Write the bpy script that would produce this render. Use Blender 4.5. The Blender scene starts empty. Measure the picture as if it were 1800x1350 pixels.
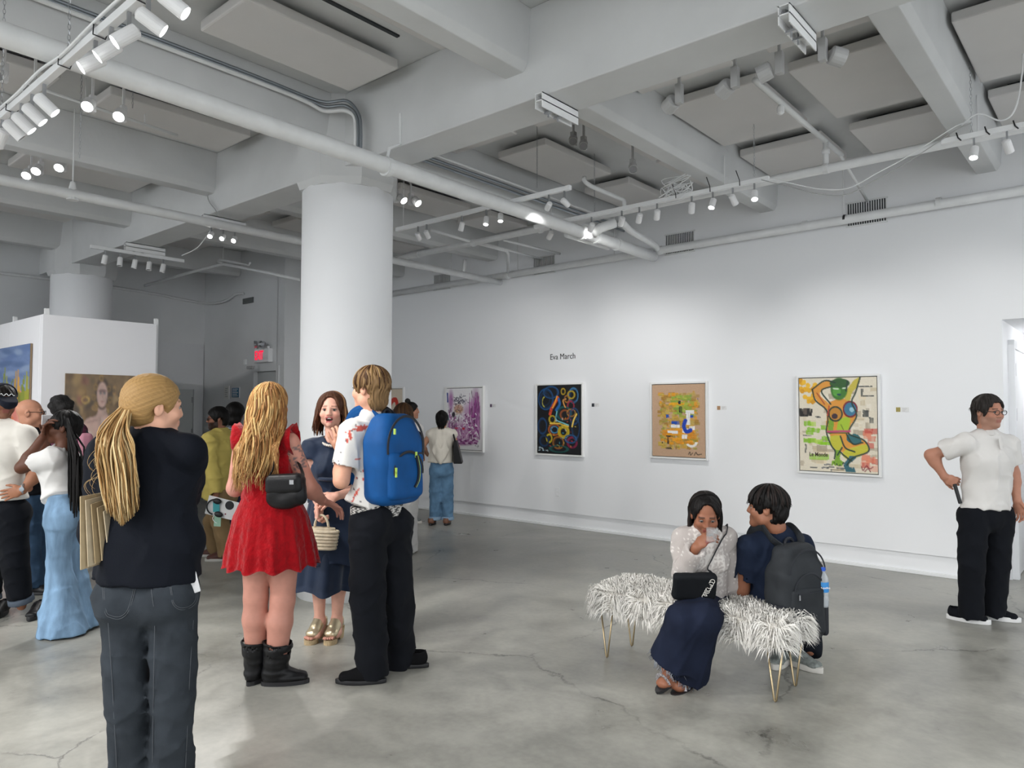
import bpy, math, random
import numpy as np
from mathutils import Vector, Matrix
R = math.radians
SC = bpy.context.scene
COL = SC.collection
# ------------------------------------------------------------------ camera
F_PX, CAM_H = 1283.0, 1.57
YAW, PITCH, ROLL = R(-40.69), R(2.13), R(0.15)
_f = Vector((math.sin(YAW) * math.cos(PITCH), math.cos(YAW) * math.cos(PITCH), math.sin(PITCH)))
_r = Vector((math.cos(YAW), -math.sin(YAW), 0)); _u = _r.cross(_f)
CR = _r * math.cos(ROLL) + _u * math.sin(ROLL); CU = _u * math.cos(ROLL) - _r * math.sin(ROLL); CF = _f
CC = Vector((0, 0, CAM_H))
cd = bpy.data.cameras.new('camera'); cam = bpy.data.objects.new('camera', cd); COL.objects.link(cam)
cam.matrix_world = Matrix(((CR.x, CU.x, -CF.x, 0), (CR.y, CU.y, -CF.y, 0), (CR.z, CU.z, -CF.z, CAM_H), (0, 0, 0, 1)))
cd.sensor_fit = 'HORIZONTAL'; cd.sensor_width = 36; cd.lens = 36 * F_PX / 1800; cd.clip_start = .05
SC.camera = cam
# ------------------------------------------------------------------ world: even pale fill light added through the room's open sides
w = bpy.data.worlds.new('world'); SC.world = w; w.use_nodes = True
w.node_tree.nodes['Background'].inputs[0].default_value = (.93, .97, 1, 1)
w.node_tree.nodes['Background'].inputs[1].default_value = 1.2
vs = SC.view_settings; vs.view_transform = 'Standard'; vs.look = 'None'; vs.gamma = 1; vs.use_curve_mapping = False
vs.exposure = 0.76
try:
    cy = SC.cycles; cy.use_adaptive_sampling = True; cy.adaptive_threshold = .09; cy.adaptive_min_samples = 16; cy.max_bounces = 6; cy.diffuse_bounces = 3; cy.glossy_bounces = 2; cy.transmission_bounces = 3; cy.transparent_max_bounces = 5; cy.caustics_reflective = False; cy.caustics_refractive = False
except AttributeError: pass
SPOT_W = 55.0     # watts of one track spotlight

# ------------------------------------------------------------------ helpers
def ray(x, y): return CF + CR * ((x - 900) / F_PX) - CU * ((y - 675) / F_PX)
def atZ(x, y, z=0.0): d = ray(x, y); return CC + d * ((z - CAM_H) / d.z)
def atY(x, y, Y): d = ray(x, y); return CC + d * (Y / d.y)
def atX(x, y, X): d = ray(x, y); return CC + d * (X / d.x)
def atD(x, y, t): return CC + ray(x, y) * t          # t = depth along the optical axis in metres
def xat(px, Y, z):                                    # X of the point on the line (., Y, z) that stands at image column px
    k = (px - 900) / F_PX; dz = z - CAM_H
    return (k * (Y * CF.y + dz * CF.z) - (Y * CR.y + dz * CR.z)) / (CR.x - k * CF.x)

def hexc(h):
    h = h.lstrip('#'); c = [int(h[i:i + 2], 16) / 255 for i in (0, 2, 4)]
    return tuple(((x + .055) / 1.055) ** 2.4 if x > .04045 else x / 12.92 for x in c)
MATS = {}
def mat(name, col, rough=.6, metal=0., var=0., vscale=8., bump=0., bscale=60., spec=.5, emit=None, estr=0., trans=0., alpha=1., sheen=0., stretch=None, vcol=False, ior=1.45):
    if name in MATS: return MATS[name]
    if isinstance(col, str): col = hexc(col)
    m = bpy.data.materials.new(name); m.use_nodes = True; nt = m.node_tree; b = nt.nodes['Principled BSDF']
    L = nt.links.new; N = nt.nodes.new
    b.inputs['Roughness'].default_value = rough; b.inputs['Metallic'].default_value = metal
    b.inputs['Specular IOR Level'].default_value = spec; b.inputs['IOR'].default_value = ior
    b.inputs['Transmission Weight'].default_value = trans; b.inputs['Alpha'].default_value = alpha
    b.inputs['Sheen Weight'].default_value = sheen
    b.inputs['Base Color'].default_value = (*col, 1)
    src = None
    tc = N('ShaderNodeTexCoord'); vec = tc.outputs['Object']
    if stretch:
        mp = N('ShaderNodeMapping'); mp.inputs['Scale'].default_value = stretch; L(vec, mp.inputs['Vector']); vec = mp.outputs[0]
    if vcol:
        a = N('ShaderNodeAttribute'); a.attribute_name = 'Col'; src = a.outputs['Color']
    if var > 0:
        n = N('ShaderNodeTexNoise'); n.inputs['Scale'].default_value = vscale; n.inputs['Detail'].default_value = 5; L(vec, n.inputs['Vector'])
        mr = N('ShaderNodeMapRange'); mr.inputs[1].default_value = .3; mr.inputs[2].default_value = .7; mr.inputs[3].default_value = 1 - var; mr.inputs[4].default_value = 1 + var; L(n.outputs[0], mr.inputs[0])
        mx = N('ShaderNodeMix'); mx.data_type = 'RGBA'; mx.blend_type = 'MULTIPLY'; mx.inputs[0].default_value = 1
        if src: L(src, mx.inputs[6])
        else: mx.inputs[6].default_value = (*col, 1)
        L(mr.outputs[0], mx.inputs[7]); src = mx.outputs[2]
    if src: L(src, b.inputs['Base Color'])
    if bump > 0:
        n2 = N('ShaderNodeTexNoise'); n2.inputs['Scale'].default_value = bscale; n2.inputs['Detail'].default_value = 4; L(vec, n2.inputs['Vector'])
        bp = N('ShaderNodeBump'); bp.inputs['Strength'].default_value = bump; bp.inputs['Distance'].default_value = .01; L(n2.outputs[0], bp.inputs['Height']); L(bp.outputs[0], b.inputs['Normal'])
    if emit is not None:
        if isinstance(emit, str): emit = hexc(emit)
        b.inputs['Emission Color'].default_value = (*emit, 1); b.inputs['Emission Strength'].default_value = estr
    MATS[name] = m
    return m

class MB:
    """collects boxes, tubes, lathes and prisms into one mesh"""
    def __init__(s): s.v = []; s.f = []
    def add(s, vs, fs):
        o = len(s.v); s.v += [tuple(p) for p in vs]; s.f += [tuple(i + o for i in q) for q in fs]; return s
    def box(s, a, b, M=None):
        x0, y0, z0 = a; x1, y1, z1 = b
        vs = [Vector(p) for p in ((x0, y0, z0), (x1, y0, z0), (x1, y1, z0), (x0, y1, z0), (x0, y0, z1), (x1, y0, z1), (x1, y1, z1), (x0, y1, z1))]
        if M: vs = [M @ p for p in vs]
        return s.add(vs, [(3, 2, 1, 0), (4, 5, 6, 7), (0, 1, 5, 4), (1, 2, 6, 5), (2, 3, 7, 6), (3, 0, 4, 7)])
    def tube(s, pts, r, n=8, cap=True, flat=None):
        pts = [Vector(p) for p in pts]; rs = r if isinstance(r, (list, tuple)) else [r] * len(pts)
        vs = []; fs = []; up = None
        for i, p in enumerate(pts):
            t = (pts[min(i + 1, len(pts) - 1)] - pts[max(i - 1, 0)])
            t = t.normalized() if t.length > 1e-9 else Vector((0, 0, 1))
            if up is None:
                up = Vector((0, 0, 1)) if abs(t.z) < .9 else Vector((1, 0, 0))
                if flat is not None: up = Vector(flat)
            a = t.cross(up)
            a = a.normalized() if a.length > 1e-6 else t.orthogonal().normalized()
            b = a.cross(t).normalized(); up = b
            k = (1, 1) if flat is None else (1, .25)
            for j in range(n):
                q = 2 * math.pi * (j + .5) / n
                vs.append(p + a * (math.cos(q) * rs[i] * k[0]) + b * (math.sin(q) * rs[i] * k[1]))
        for i in range(len(pts) - 1):
            for j in range(n):
                fs.append((i * n + j, i * n + (j + 1) % n, (i + 1) * n + (j + 1) % n, (i + 1) * n + j))
        if cap: fs.append(tuple(range(n))[::-1]); fs.append(tuple((len(pts) - 1) * n + j for j in range(n)))
        return s.add(vs, fs)
    def lathe(s, prof, n=24, M=None, cap=True):          # prof: (radius, z)
        vs = []; fs = []
        for r_, z in prof:
            for j in range(n):
                p = Vector((r_ * math.cos(2 * math.pi * j / n), r_ * math.sin(2 * math.pi * j / n), z)); vs.append(M @ p if M else p)
        for i in range(len(prof) - 1):
            for j in range(n): fs.append((i * n + j, i * n + (j + 1) % n, (i + 1) * n + (j + 1) % n, (i + 1) * n + j))
        if cap: fs.append(tuple(range(n))[::-1]); fs.append(tuple((len(prof) - 1) * n + j for j in range(n)))
        return s.add(vs, fs)
    def prism(s, poly, d, M=None):                        # 2d outline (counter-clockwise, local xy) extruded along local z from 0 to d
        n = len(poly); vs = [Vector((x, y, 0)) for x, y in poly] + [Vector((x, y, d)) for x, y in poly]
        if M: vs = [M @ p for p in vs]
        return s.add(vs, [tuple(range(n))[::-1], tuple(range(n, 2 * n))] + [(i, (i + 1) % n, n + (i + 1) % n, n + i) for i in range(n)])
    def build(s, name, m, parent=None, smooth=False, bevel=0., kind=None):
        me = bpy.data.meshes.new(name); me.from_pydata(s.v, [], s.f); me.update()
        return link(name, me, m, parent, smooth, bevel, kind)
def link(name, me, m, parent=None, smooth=False, bevel=0., kind=None):
    o = bpy.data.objects.new(name, me); COL.objects.link(o)
    if m is not None: me.materials.append(m)
    if smooth:
        me.polygons.foreach_set('use_smooth', [True] * len(me.polygons))
    if bevel:
        b = o.modifiers.new('bevel', 'BEVEL'); b.width = bevel; b.segments = 2; b.limit_method = 'ANGLE'
    if parent is not None:
        o.parent = parent
        o.matrix_parent_inverse = parent.matrix_basis.inverted()
    if kind: o['kind'] = kind
    return o
def tag(o, label, cat, group=None):
    o['label'] = label; o['category'] = cat
    if group: o['group'] = group
    return o
def thing(name, label, cat, loc=(0, 0, 0), group=None):
    o = bpy.data.objects.new(name, None); COL.objects.link(o); o.location = loc; o.empty_display_size = .1
    return tag(o, label, cat, group)
def struct(o): o['kind'] = 'structure'; return o
def frame(o, z, x=None):                                  # matrix at o with local z along z
    z = Vector(z).normalized(); x = Vector(x) if x is not None else (Vector((0, 0, 1)) if abs(z.z) < .95 else Vector((1, 0, 0)))
    y = z.cross(x).normalized(); x = y.cross(z)
    return Matrix(((x.x, y.x, z.x, o[0]), (x.y, y.y, z.y, o[1]), (x.z, y.z, z.z, o[2]), (0, 0, 0, 1)))
def smooth_pts(pts, n=6):                                 # catmull-rom
    P = [Vector(p) for p in pts]; P = [P[0] * 2 - P[1]] + P + [P[-1] * 2 - P[-2]]; out = []
    for i in range(1, len(P) - 2):
        for k in range(n):
            t = k / n
            out.append(.5 * ((2 * P[i]) + (P[i + 1] - P[i - 1]) * t + (2 * P[i - 1] - 5 * P[i] + 4 * P[i + 1] - P[i + 2]) * t * t + (3 * P[i] - P[i - 1] - 3 * P[i + 1] + P[i + 2]) * t ** 3))
    return out + [P[-2]]
def text_mesh(txt, size, m, name, parent, M, depth=.001, bold=False, sx=1.):
    cu = bpy.data.curves.new(name, 'FONT'); cu.body = txt; cu.size = size; cu.extrude = depth; cu.align_x = 'CENTER'; cu.align_y = 'CENTER'; cu.resolution_u = 3
    if bold: cu.offset = size * .02
    t = bpy.data.objects.new(name, cu); COL.objects.link(t)
    dg = bpy.context.evaluated_depsgraph_get(); me = bpy.data.meshes.new_from_object(t.evaluated_get(dg)); bpy.data.objects.remove(t)
    me.transform(Matrix.Diagonal((sx, 1, 1, 1))); me.transform(M); me.materials.clear()
    return link(name, me, m, parent)
ORD = ['first', 'second', 'third', 'fourth', 'fifth', 'sixth', 'seventh', 'eighth', 'ninth', 'tenth', 'eleventh', 'twelfth']
# ================================================================== the room
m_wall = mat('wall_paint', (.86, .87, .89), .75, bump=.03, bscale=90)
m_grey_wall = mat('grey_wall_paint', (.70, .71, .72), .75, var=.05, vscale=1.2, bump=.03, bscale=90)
m_ceil = mat('ceiling_paint', (.64, .65, .655), .7, var=.05, vscale=2.2, bump=.12, bscale=22)
m_panel = mat('panel_fabric', (.68, .665, .655), .9, var=.02, vscale=3)
m_pipe = mat('pipe_paint', (.74, .75, .755), .45, var=.04, vscale=9)
m_white = mat('white_metal', (.83, .84, .85), .4)
m_dark = mat('dark_gap', (.03, .035, .04), .6)
m_galv = mat('galvanised', (.30, .33, .36), .35, .8)
m_black = mat('black_plastic', (.012, .012, .014), .45)
m_steel = mat('steel', (.45, .46, .48), .3, .9)

def floor_mat():
    m = bpy.data.materials.new('polished_concrete'); m.use_nodes = True; nt = m.node_tree; b = nt.nodes['Principled BSDF']; L = nt.links.new
    def N(t, **k):
        n = nt.nodes.new(t)
        for a, v in k.items(): n.inputs[a].default_value = v
        return n
    tc = N('ShaderNodeTexCoord')
    def noise(s, d=6, r=.55, dist=0.):
        n = N('ShaderNodeTexNoise', Scale=s, Detail=d, Roughness=r, Distortion=dist); L(tc.outputs['Object'], n.inputs['Vector']); return n.outputs[0]
    def rng(x, a, b_, c, d):
        n = nt.nodes.new('ShaderNodeMapRange'); L(x, n.inputs[0])
        for i, v in enumerate((a, b_, c, d)): n.inputs[i + 1].default_value = v
        return n.outputs[0]
    def mth(op, x, y):
        n = nt.nodes.new('ShaderNodeMath'); n.operation = op
        for i, v in enumerate((x, y)):
            if isinstance(v, (int, float)): n.inputs[i].default_value = v
            else: L(v, n.inputs[i])
        return n.outputs[0]
    big = noise(.55, 5, .6, .6); mid = noise(2.6, 7, .62, .4); fine = noise(26, 4)
    v = mth('ADD', mth('ADD', rng(big, .3, .7, -.09, .08), rng(mid, .3, .7, -.075, .065)), rng(fine, .3, .7, -.02, .02))
    # cracks: long wandering joints of a wide cell pattern, kept only where a mask lets them show
    wob = N('ShaderNodeTexNoise', Scale=2.2, Detail=6, Roughness=.7); L(tc.outputs['Object'], wob.inputs['Vector'])
    mixv = nt.nodes.new('ShaderNodeMix'); mixv.data_type = 'VECTOR'; mixv.inputs[0].default_value = .22
    L(tc.outputs['Object'], mixv.inputs[4]); L(wob.outputs[1], mixv.inputs[5])
    vo = N('ShaderNodeTexVoronoi', Scale=.62); vo.feature = 'DISTANCE_TO_EDGE'; L(mixv.outputs[1], vo.inputs['Vector'])
    line = rng(vo.outputs[0], .0, .0055, 1, 0); mask = rng(noise(1.4, 3), .44, .56, 0, 1)
    cr = mth('MULTIPLY', line, mask)
    base = mth('ADD', v, .315)
    base = mth('SUBTRACT', base, mth('MULTIPLY', cr, .17))
    cmb = nt.nodes.new('ShaderNodeCombineColor')
    L(mth('MULTIPLY', base, 1.0), cmb.inputs[0]); L(mth('MULTIPLY', base, .985), cmb.inputs[1]); L(mth('MULTIPLY', base, .885), cmb.inputs[2])
    L(cmb.outputs[0], b.inputs['Base Color'])
    L(rng(mid, .3, .7, .26, .42), b.inputs['Roughness']); b.inputs['Specular IOR Level'].default_value = .45
    bp = N('ShaderNodeBump', Strength=.25, Distance=.004); L(mth('SUBTRACT', rng(mid, .2, .8, 0, .25), cr), bp.inputs['Height']); L(bp.outputs[0], b.inputs['Normal'])
    return m
struct(MB().box((-15, -8, -.2), (6, 12, 0)).build('floor', floor_mat()))
ZS, ZB, ZG = 4.21, 3.80, 3.60              # slab, beam underside, girder underside
ceiling = struct(MB().box((-15, -6, ZS), (4, 8.6, ZS + .2)).build('ceiling', m_ceil))
WY = 7.97
# painting wall: face board stops 20 cm above the floor over a recessed base with a rail
wall = struct(MB().box((-9.95, WY, .2), (-.94, 8.3, 4.21)).build('wall_back', m_wall))
struct(MB().box((-9.95, 8.0, 0), (-.97, 8.28, .2)).build('baseboard_back', m_wall))
struct(MB().box((-9.95, 7.975, .0), (-.955, 8.0, .035)).build('trim_1', m_white, bevel=.004))
struct(MB().box((-.94, WY, 2.42), (4, 8.3, 4.21)).build('wall_over_passage', m_wall))
struct(MB().box((.35, WY, 0), (4, 8.3, 2.42)).build('wall_right', m_wall))
struct(MB().box((-1.06, 8.3, 0), (-.94, 10.5, 2.6)).build('wall_passage', m_wall))
struct(MB().box((-.94, 8.3, 2.42), (.35, 10.5, 2.6)).build('ceiling_passage', m_wall))
struct(MB().box((-1.06, 10.5, 0), (.6, 10.6, 2.6)).build('wall_passage_end', m_wall))
struct(MB().box((.35, 8.3, 0), (.47, 10.5, 2.6)).build('wall_passage_right', m_wall))
d1 = struct(MB().box((-.94, 8.42, .01), (-.905, 9.35, 2.18)).build('door_1', m_white, bevel=.004))
MB().box((-.94, 8.34, 0), (-.89, 8.42, 2.26)).box((-.94, 9.35, 0), (-.89, 9.43, 2.26)).box((-.94, 8.42, 2.18), (-.89, 9.35, 2.26)).build('door_frame', m_wall, d1)
for z in (.9, 1.55, 1.98): MB().box((-.905, 8.43, z - .06), (-.893, 8.47, z + .06)).tube([(-.896, 8.425, z - .06), (-.896, 8.425, z + .06)], .008).build('hinge', m_steel, d1)
MB().tube([(-.905, 9.27, 1.0), (-.86, 9.27, 1.0), (-.855, 9.15, 1.0)], .01).build('door_handle', m_steel, d1)
pl = thing('passage_fill_lamp', 'round lamp added as unseen fill light inside the doorway passage', 'lamp', (-.3, 9.2, 2.42)); MB().lathe([(.12, -.03), (.14, 0), (.001, .0)], 20, frame((-.3, 9.2, 2.42), (0, 0, 1))).build('lamp_body', m_white, pl); MB().lathe([(.001, -.045), (.10, -.038), (.11, -.03)], 20, frame((-.3, 9.2, 2.42), (0, 0, 1)), False).build('lamp_shade', mat('shade_lit', (1, 1, 1), .4, emit=(1, 1, 1), estr=2), pl)  # unseen fixture added to brighten the doorway passage
L_ = bpy.data.lights.new('lamp_light', 'POINT'); L_.energy = 9; L_.shadow_soft_size = .12; lo = bpy.data.objects.new('lamp_light', L_); COL.objects.link(lo); lo.parent = pl; lo.location = (0, 0, -.2)
# far end: return wall, exit wall, end wall
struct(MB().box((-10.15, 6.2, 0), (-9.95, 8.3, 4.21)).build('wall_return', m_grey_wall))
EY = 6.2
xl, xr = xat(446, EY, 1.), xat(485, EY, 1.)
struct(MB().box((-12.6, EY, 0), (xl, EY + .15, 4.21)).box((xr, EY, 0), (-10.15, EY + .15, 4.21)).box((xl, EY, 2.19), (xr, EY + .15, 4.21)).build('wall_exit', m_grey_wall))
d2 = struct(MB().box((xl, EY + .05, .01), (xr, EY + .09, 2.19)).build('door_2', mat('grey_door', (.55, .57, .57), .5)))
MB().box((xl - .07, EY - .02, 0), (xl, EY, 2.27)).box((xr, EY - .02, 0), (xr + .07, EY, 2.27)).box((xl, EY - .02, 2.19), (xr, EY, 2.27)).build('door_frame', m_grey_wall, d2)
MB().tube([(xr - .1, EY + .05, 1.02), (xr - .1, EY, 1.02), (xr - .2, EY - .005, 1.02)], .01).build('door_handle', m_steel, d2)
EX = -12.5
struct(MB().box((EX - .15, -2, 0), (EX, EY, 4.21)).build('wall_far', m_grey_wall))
struct(MB().box((EX, 3.2, 0), (EX + .03, EY - .02, atX(300, 602, EX).z)).build('wall_board', mat('pale_board', (.68, .69, .71), .7)))
y0, y1 = atX(312, 700, EX).y, atX(337, 700, EX).y
d3 = struct(MB().box((EX + .03, y0 - .25, .01), (EX + .05, y1, 1.93)).build('door_3', mat('grey_door', (.5, .5, .5))))
MB().box((EX + .03, y1, 0), (EX + .075, y1 + .1, 2.03)).box((EX + .03, y0 - .35, 1.93), (EX + .075, y1, 2.03)).box((EX + .03, y0 - .35, 0), (EX + .075, y0 - .25, 1.93)).build('door_frame', m_grey_wall, d3)
for z in (.5, 1.2, 1.75): MB().tube([(EX + .06, y1 - .015, z - .05), (EX + .06, y1 - .015, z + .05)], .012).build('hinge', m_steel, d3)
# ------------------------------------------------------------------ girder, beams, columns
def girder_prof(x0, x1, name):
    pr = [(3.63, ZG), (3.97, ZG), (4.03, ZG + .05), (4.03, ZS), (3.63, ZS)]
    M = Matrix(((0, 0, 1, x0), (1, 0, 0, 0), (0, 1, 0, 0), (0, 0, 0, 1)))
    return struct(MB().prism(pr, x1 - x0, M).build(name, m_ceil, bevel=.008))
girder_prof(-12.5, 4, 'ceiling_girder')
def beam(xc, y0, y1):
    M = Matrix(((1, 0, 0, xc), (0, 0, -1, y1), (0, 1, 0, 0), (0, 0, 0, 1)))
    pr = [(-.095, ZB), (.065, ZB), (.10, ZB + .05), (.125, ZS), (-.125, ZS), (-.1, ZB + .02)]
    return struct(MB().prism(pr, y1 - y0, M).build('ceiling_beam', m_ceil, bevel=.006))
BX = [-1.02 - 2.073 * i for i in range(-1, 6)]
for x in BX:
    beam(x, -6, 3.64)
    beam(x, 4.02, WY + .01 if x > -10 else EY)
def column(x, y, r):
    c = struct(MB().lathe([(r, 0), (r, 3.47), (r - .012, 3.49), (r - .012, 3.52)], 64).build('column', m_wall, smooth=False))
    c.location = (x, y, 0)
    me = c.data
    me.polygons.foreach_set('use_smooth', [len(p.vertices) == 4 for p in me.polygons])
    q = r * 1.045 / math.cos(R(22.5)); k = r * .99 / math.cos(R(22.5))     # eight-sided pier over the shaft, its lower rim drawn in to the shaft
    ring = lambda rad, z: [(rad * math.cos(R(22.5 + 45 * i)), rad * math.sin(R(22.5 + 45 * i)), z) for i in range(8)]
    vs = ring(k, 3.46) + ring(q, 3.52) + ring(q, ZS)
    fs = [tuple(range(8))[::-1]] + [(i, (i + 1) % 8, 8 + (i + 1) % 8, 8 + i) for i in range(8)] + [(8 + i, 8 + (i + 1) % 8, 16 + (i + 1) % 8, 16 + i) for i in range(8)]
    MB().add([(a + x, b_ + y, z) for a, b_, z in vs], fs).build('column_pier', m_ceil, c)
    return c
C1 = column(-5.27, 3.90, .392); column(-11.5, 3.88, .388)
# ------------------------------------------------------------------ acoustic panels under the slab (parts of the ceiling)
PZ = 4.085
pan = {}
def panel(x0, x1, y0, y1, z=PZ, t=.075):
    b = MB().box((x0, y0, z), (x1, y1, z + t))
    o = b.build('ceiling_panel', m_panel, ceiling, bevel=.012)
    MB().box((x0 + .12, y0 + .12, z + t), (x1 - .12, y1 - .12, ZS)).build('panel_spacer', m_dark, o)
    return o
for i, xb in enumerate(BX[:-1]):
    xl_ = BX[i + 1] + .13                               # bay from the beam at BX[i+1] to the beam at BX[i]
    rows = [(4.15, 5.0), (5.36, 6.5), (6.86, 7.63)] if xl_ > -10 else [(4.2, 5.4)]
    for (ya, yb) in rows:
        if xl_ < -3.1 and ya > 5: panel(xl_ + .23, xl_ + .83, ya, yb); panel(xl_ + 1.33, xl_ + 1.83, ya - .3, yb, PZ + .03)
        else: panel(xl_ + .02, xl_ + .80, ya, yb); panel(xl_ + 1.04, xl_ + 1.74, ya, yb)
    for (ya, yb) in [(2.25, 3.46), (.6, 1.9)]:
        panel(xl_ + .36, xl_ + .95, ya, yb); panel(xl_ + 1.3, xl_ + 1.82, ya - .2, yb + .1, PZ + .06, .05)
    MB().box((xl_ + 1.12, .6, ZS - .012), (xl_ + 1.15, 3.3, ZS + .001)).build('ceiling_slot', m_dark, ceiling)
# ------------------------------------------------------------------ movable partition on the left
PX_, PY0, PY1, PH = -9.0, 2.66, 3.87, 2.61
m_part = mat('partition_paint', (.88, .88, .91), .7)
part = thing('display_partition', 'tall white movable display wall with a corner, hung with two paintings', 'partition', (PX_, PY0, 0))
MB().box((PX_ - .09, PY0, .02), (PX_, PY1, PH)).build('partition_panel', m_part, part, bevel=.004)
MB().box((PX_ - 1.15, PY0, .02), (PX_ - .093, PY0 + .09, PH)).build('partition_panel', m_part, part, bevel=.004)
MB().box((PX_ - 3.0, PY0, .02), (PX_ - 1.153, PY0 + .09, PH)).build('partition_panel', m_part, part, bevel=.004)
for x, y in ((PX_ - .05, PY0 + .05), (PX_ - .05, PY1 + .012), (PX_ - 1.15, PY0 + .05)): MB().box((x - .02, y - .02, 0), (x + .02, y + .02, PH + .07)).build('partition_post', m_white, part)
# ================================================================== pipes
def pipe(name, label, pts, r, n=14, m=m_pipe, rings=(), cat='pipe'):
    o = MB().tube(pts, r, n).build(name, m, smooth=True); tag(o, label, cat)
    for p, d in rings:
        d = Vector(d).normalized() * .022; p = Vector(p)
        MB().tube([p - d, p + d], r * 1.18, n).build('pipe_coupling', m, o)
    return o
def rod(b, p, ztop): return b.tube([p, (p[0], p[1], ztop)], .006, 6)
bp = pipe('drain_pipe', 'thick white drain pipe slung past the near column to the painting wall', [(-4.10, -2, 3.41), (-4.20, 2.2, 3.40), (-4.40, 7.0, 3.44), (-4.44, 7.80, 3.45)], .062, 20,
          rings=[((-4.255, 3.5, 3.405), (-.04, 1, 0)), ((-4.37, 6.2, 3.43), (-.04, 1, .01)), ((-4.38, 6.45, 3.435), (-.04, 1, .01)), ((-4.40, 6.9, 3.44), (-.04, 1, .01))])
MB().tube([(-4.255, 3.5, 3.46), (-4.255, 3.52, 3.55), (-4.255, 3.63, 3.62), (-4.255, 3.625, 3.85)], .012, 8).build('pipe_hanger', m_pipe, bp)
MB().tube([(-4.30, 6.3, 3.43), (-4.26, 6.38, 3.50), (-4.16, 6.5, 3.56)], .05, 14).tube([(-4.46, 6.05, 3.40), (-4.5, 6.9, 3.42)], .035, 12).build('pipe_branch', m_pipe, bp, smooth=True)
wp = pipe('sprinkler_main', 'white sprinkler pipe running along the top of the painting wall', [(-9.94, 7.86, 3.52), (-4.5, 7.86, 3.53), (1.5, 7.86, 3.565)], .045, 16,
          rings=[((xat(1415, 7.86, 3.55) + 2.0 * 0, 7.86, 3.55), (1, 0, 0)), ((xat(1650, 7.86, 3.56), 7.86, 3.56), (1, 0, 0)), ((xat(893, 7.86, 3.52), 7.86, 3.52), (1, 0, 0)), ((xat(1160, 7.86, 3.53), 7.86, 3.53), (1, 0, 0))])
MB().tube([(xat(1483, 7.86, 3.55), 7.86, 3.55), (xat(1487, 7.86, 3.55), 7.86, 3.55)], .0465, 16).build('black_band', m_black, wp)
for px in (1483, 1080, 910):
    x = xat(px, 7.86, 3.55); rod(MB(), (x, 7.86, 3.57), ZS).build('hanger_rod', m_pipe, wp)
pipe('branch_pipe', 'white elbow branch pipe that runs beside the thick drain pipe into the wall main', smooth_pts([(-4.1, 6.55, 3.56), (-4.2, 6.9, 3.55), (-4.33, 7.6, 3.55), (-4.42, 7.84, 3.54)], 4), .038)
mp = pipe('sprinkler_branch', 'white sprinkler pipe hung under the beams parallel to the painting wall', [(-9.9, 6.55, 3.66), (-4.6, 6.55, 3.68), (2.5, 6.55, 3.70)], .038, 14,
          rings=[((xat(1452, 6.55, 3.69), 6.55, 3.69), (1, 0, 0)), ((xat(833, 6.55, 3.67), 6.55, 3.67), (1, 0, 0)), ((xat(950, 6.55, 3.67), 6.55, 3.67), (1, 0, 0)), ((xat(735, 6.55, 3.67), 6.55, 3.67), (1, 0, 0))])
for x in (-2.96, -.9, -5.05): rod(MB(), (x, 6.55, 3.7), 4.02).build('hanger_rod', m_pipe, mp)
xt = xat(1452, 6.55, 3.69)
MB().tube([(xt, 6.55, 3.69), (xt, 6.55, 3.93)], .024, 12).tube([(xt, 6.55, 3.82), (xt, 6.55, 3.86)], .034, 12).tube([(xt, 5.0, 3.93), (xt, 7.0, 3.93)], .022, 12).build('pipe_riser', m_pipe, mp, smooth=True)
a = atZ(1396, 190, 3.9); MB().lathe([(.012, 0), (.03, -.02), (.028, -.06), (.012, -.075)], 10).build('sprinkler_head', m_white, mp).location = (xt, a.y - .1, 3.91)
pipe('thin_pipe', 'thin white pipe running down from the ceiling to the wall beside the vent', [(xt, 6.95, 3.92), (xat(1525, 7.97, 3.75), 7.97, 3.72)], .014, 8)
def dz(px, py, Y): return atY(px, py, Y)
pipe('stub_pipe', 'short white sprinkler stub pipe with an elbow over the middle of the ceiling bay', smooth_pts([dz(1027, 312, 5.9), dz(1029, 320, 5.9), dz(1045, 330, 6.0), dz(1085, 347, 6.4), dz(1096, 352, 6.5), dz(1098, 364, 6.5)], 3), .022, 10)
lp = pipe('long_pipe', 'white pipe crossing the left bays below the beams to the row of three lit spotlights', [(-7.06, -1, 3.45), (-7.02, 2, 3.45), (-7.08, 8.0, 3.46)], .045, 14)
rod(MB(), (-7.03, 2.28, 3.45), ZS).tube([(-7.03, 2.28, 3.40), (-7.03, 2.28, 3.56)], [.05, .02], 10).build('hanger_rod', m_pipe, lp)
pipe('back_pipe', 'thin white pipe along the grey end wall that bends up beside the small dark vent', smooth_pts([(EX + .05, -1.5, 3.62), (EX + .05, 2, 3.55), tuple(atX(200, 505, EX + .05)), tuple(atX(330, 528, EX + .05)), tuple(atX(352, 532, EX + .08)), tuple(atY(378, 533, EY - .06)), tuple(atY(400, 527, EY - .04)), tuple(atY(415, 517, EY - .03)), tuple(atY(428, 516, EY - .03))], 5), .022, 8)
lpp = pipe('loop_pipe', 'white sprinkler loop pipe hung below the far beams left of the near column', [atY(255, 502, 5.0), atY(330, 480, 5.2), atY(392, 464, 5.4), atY(455, 476, 5.5), atY(527, 492, 5.6)], .022, 8)
q = atY(392, 464, 5.4); rod(MB(), tuple(q), ZS).build('hanger_rod', m_pipe, lpp)
pipe('loop_pipe_end', 'short white return of the sprinkler loop pipe with a small black valve', [atY(390, 462, 5.36), atY(382, 460, 5.36), atY(386, 456, 5.36), atY(438, 466, 5.6), atY(440, 461, 5.6)], .018, 8)
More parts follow.
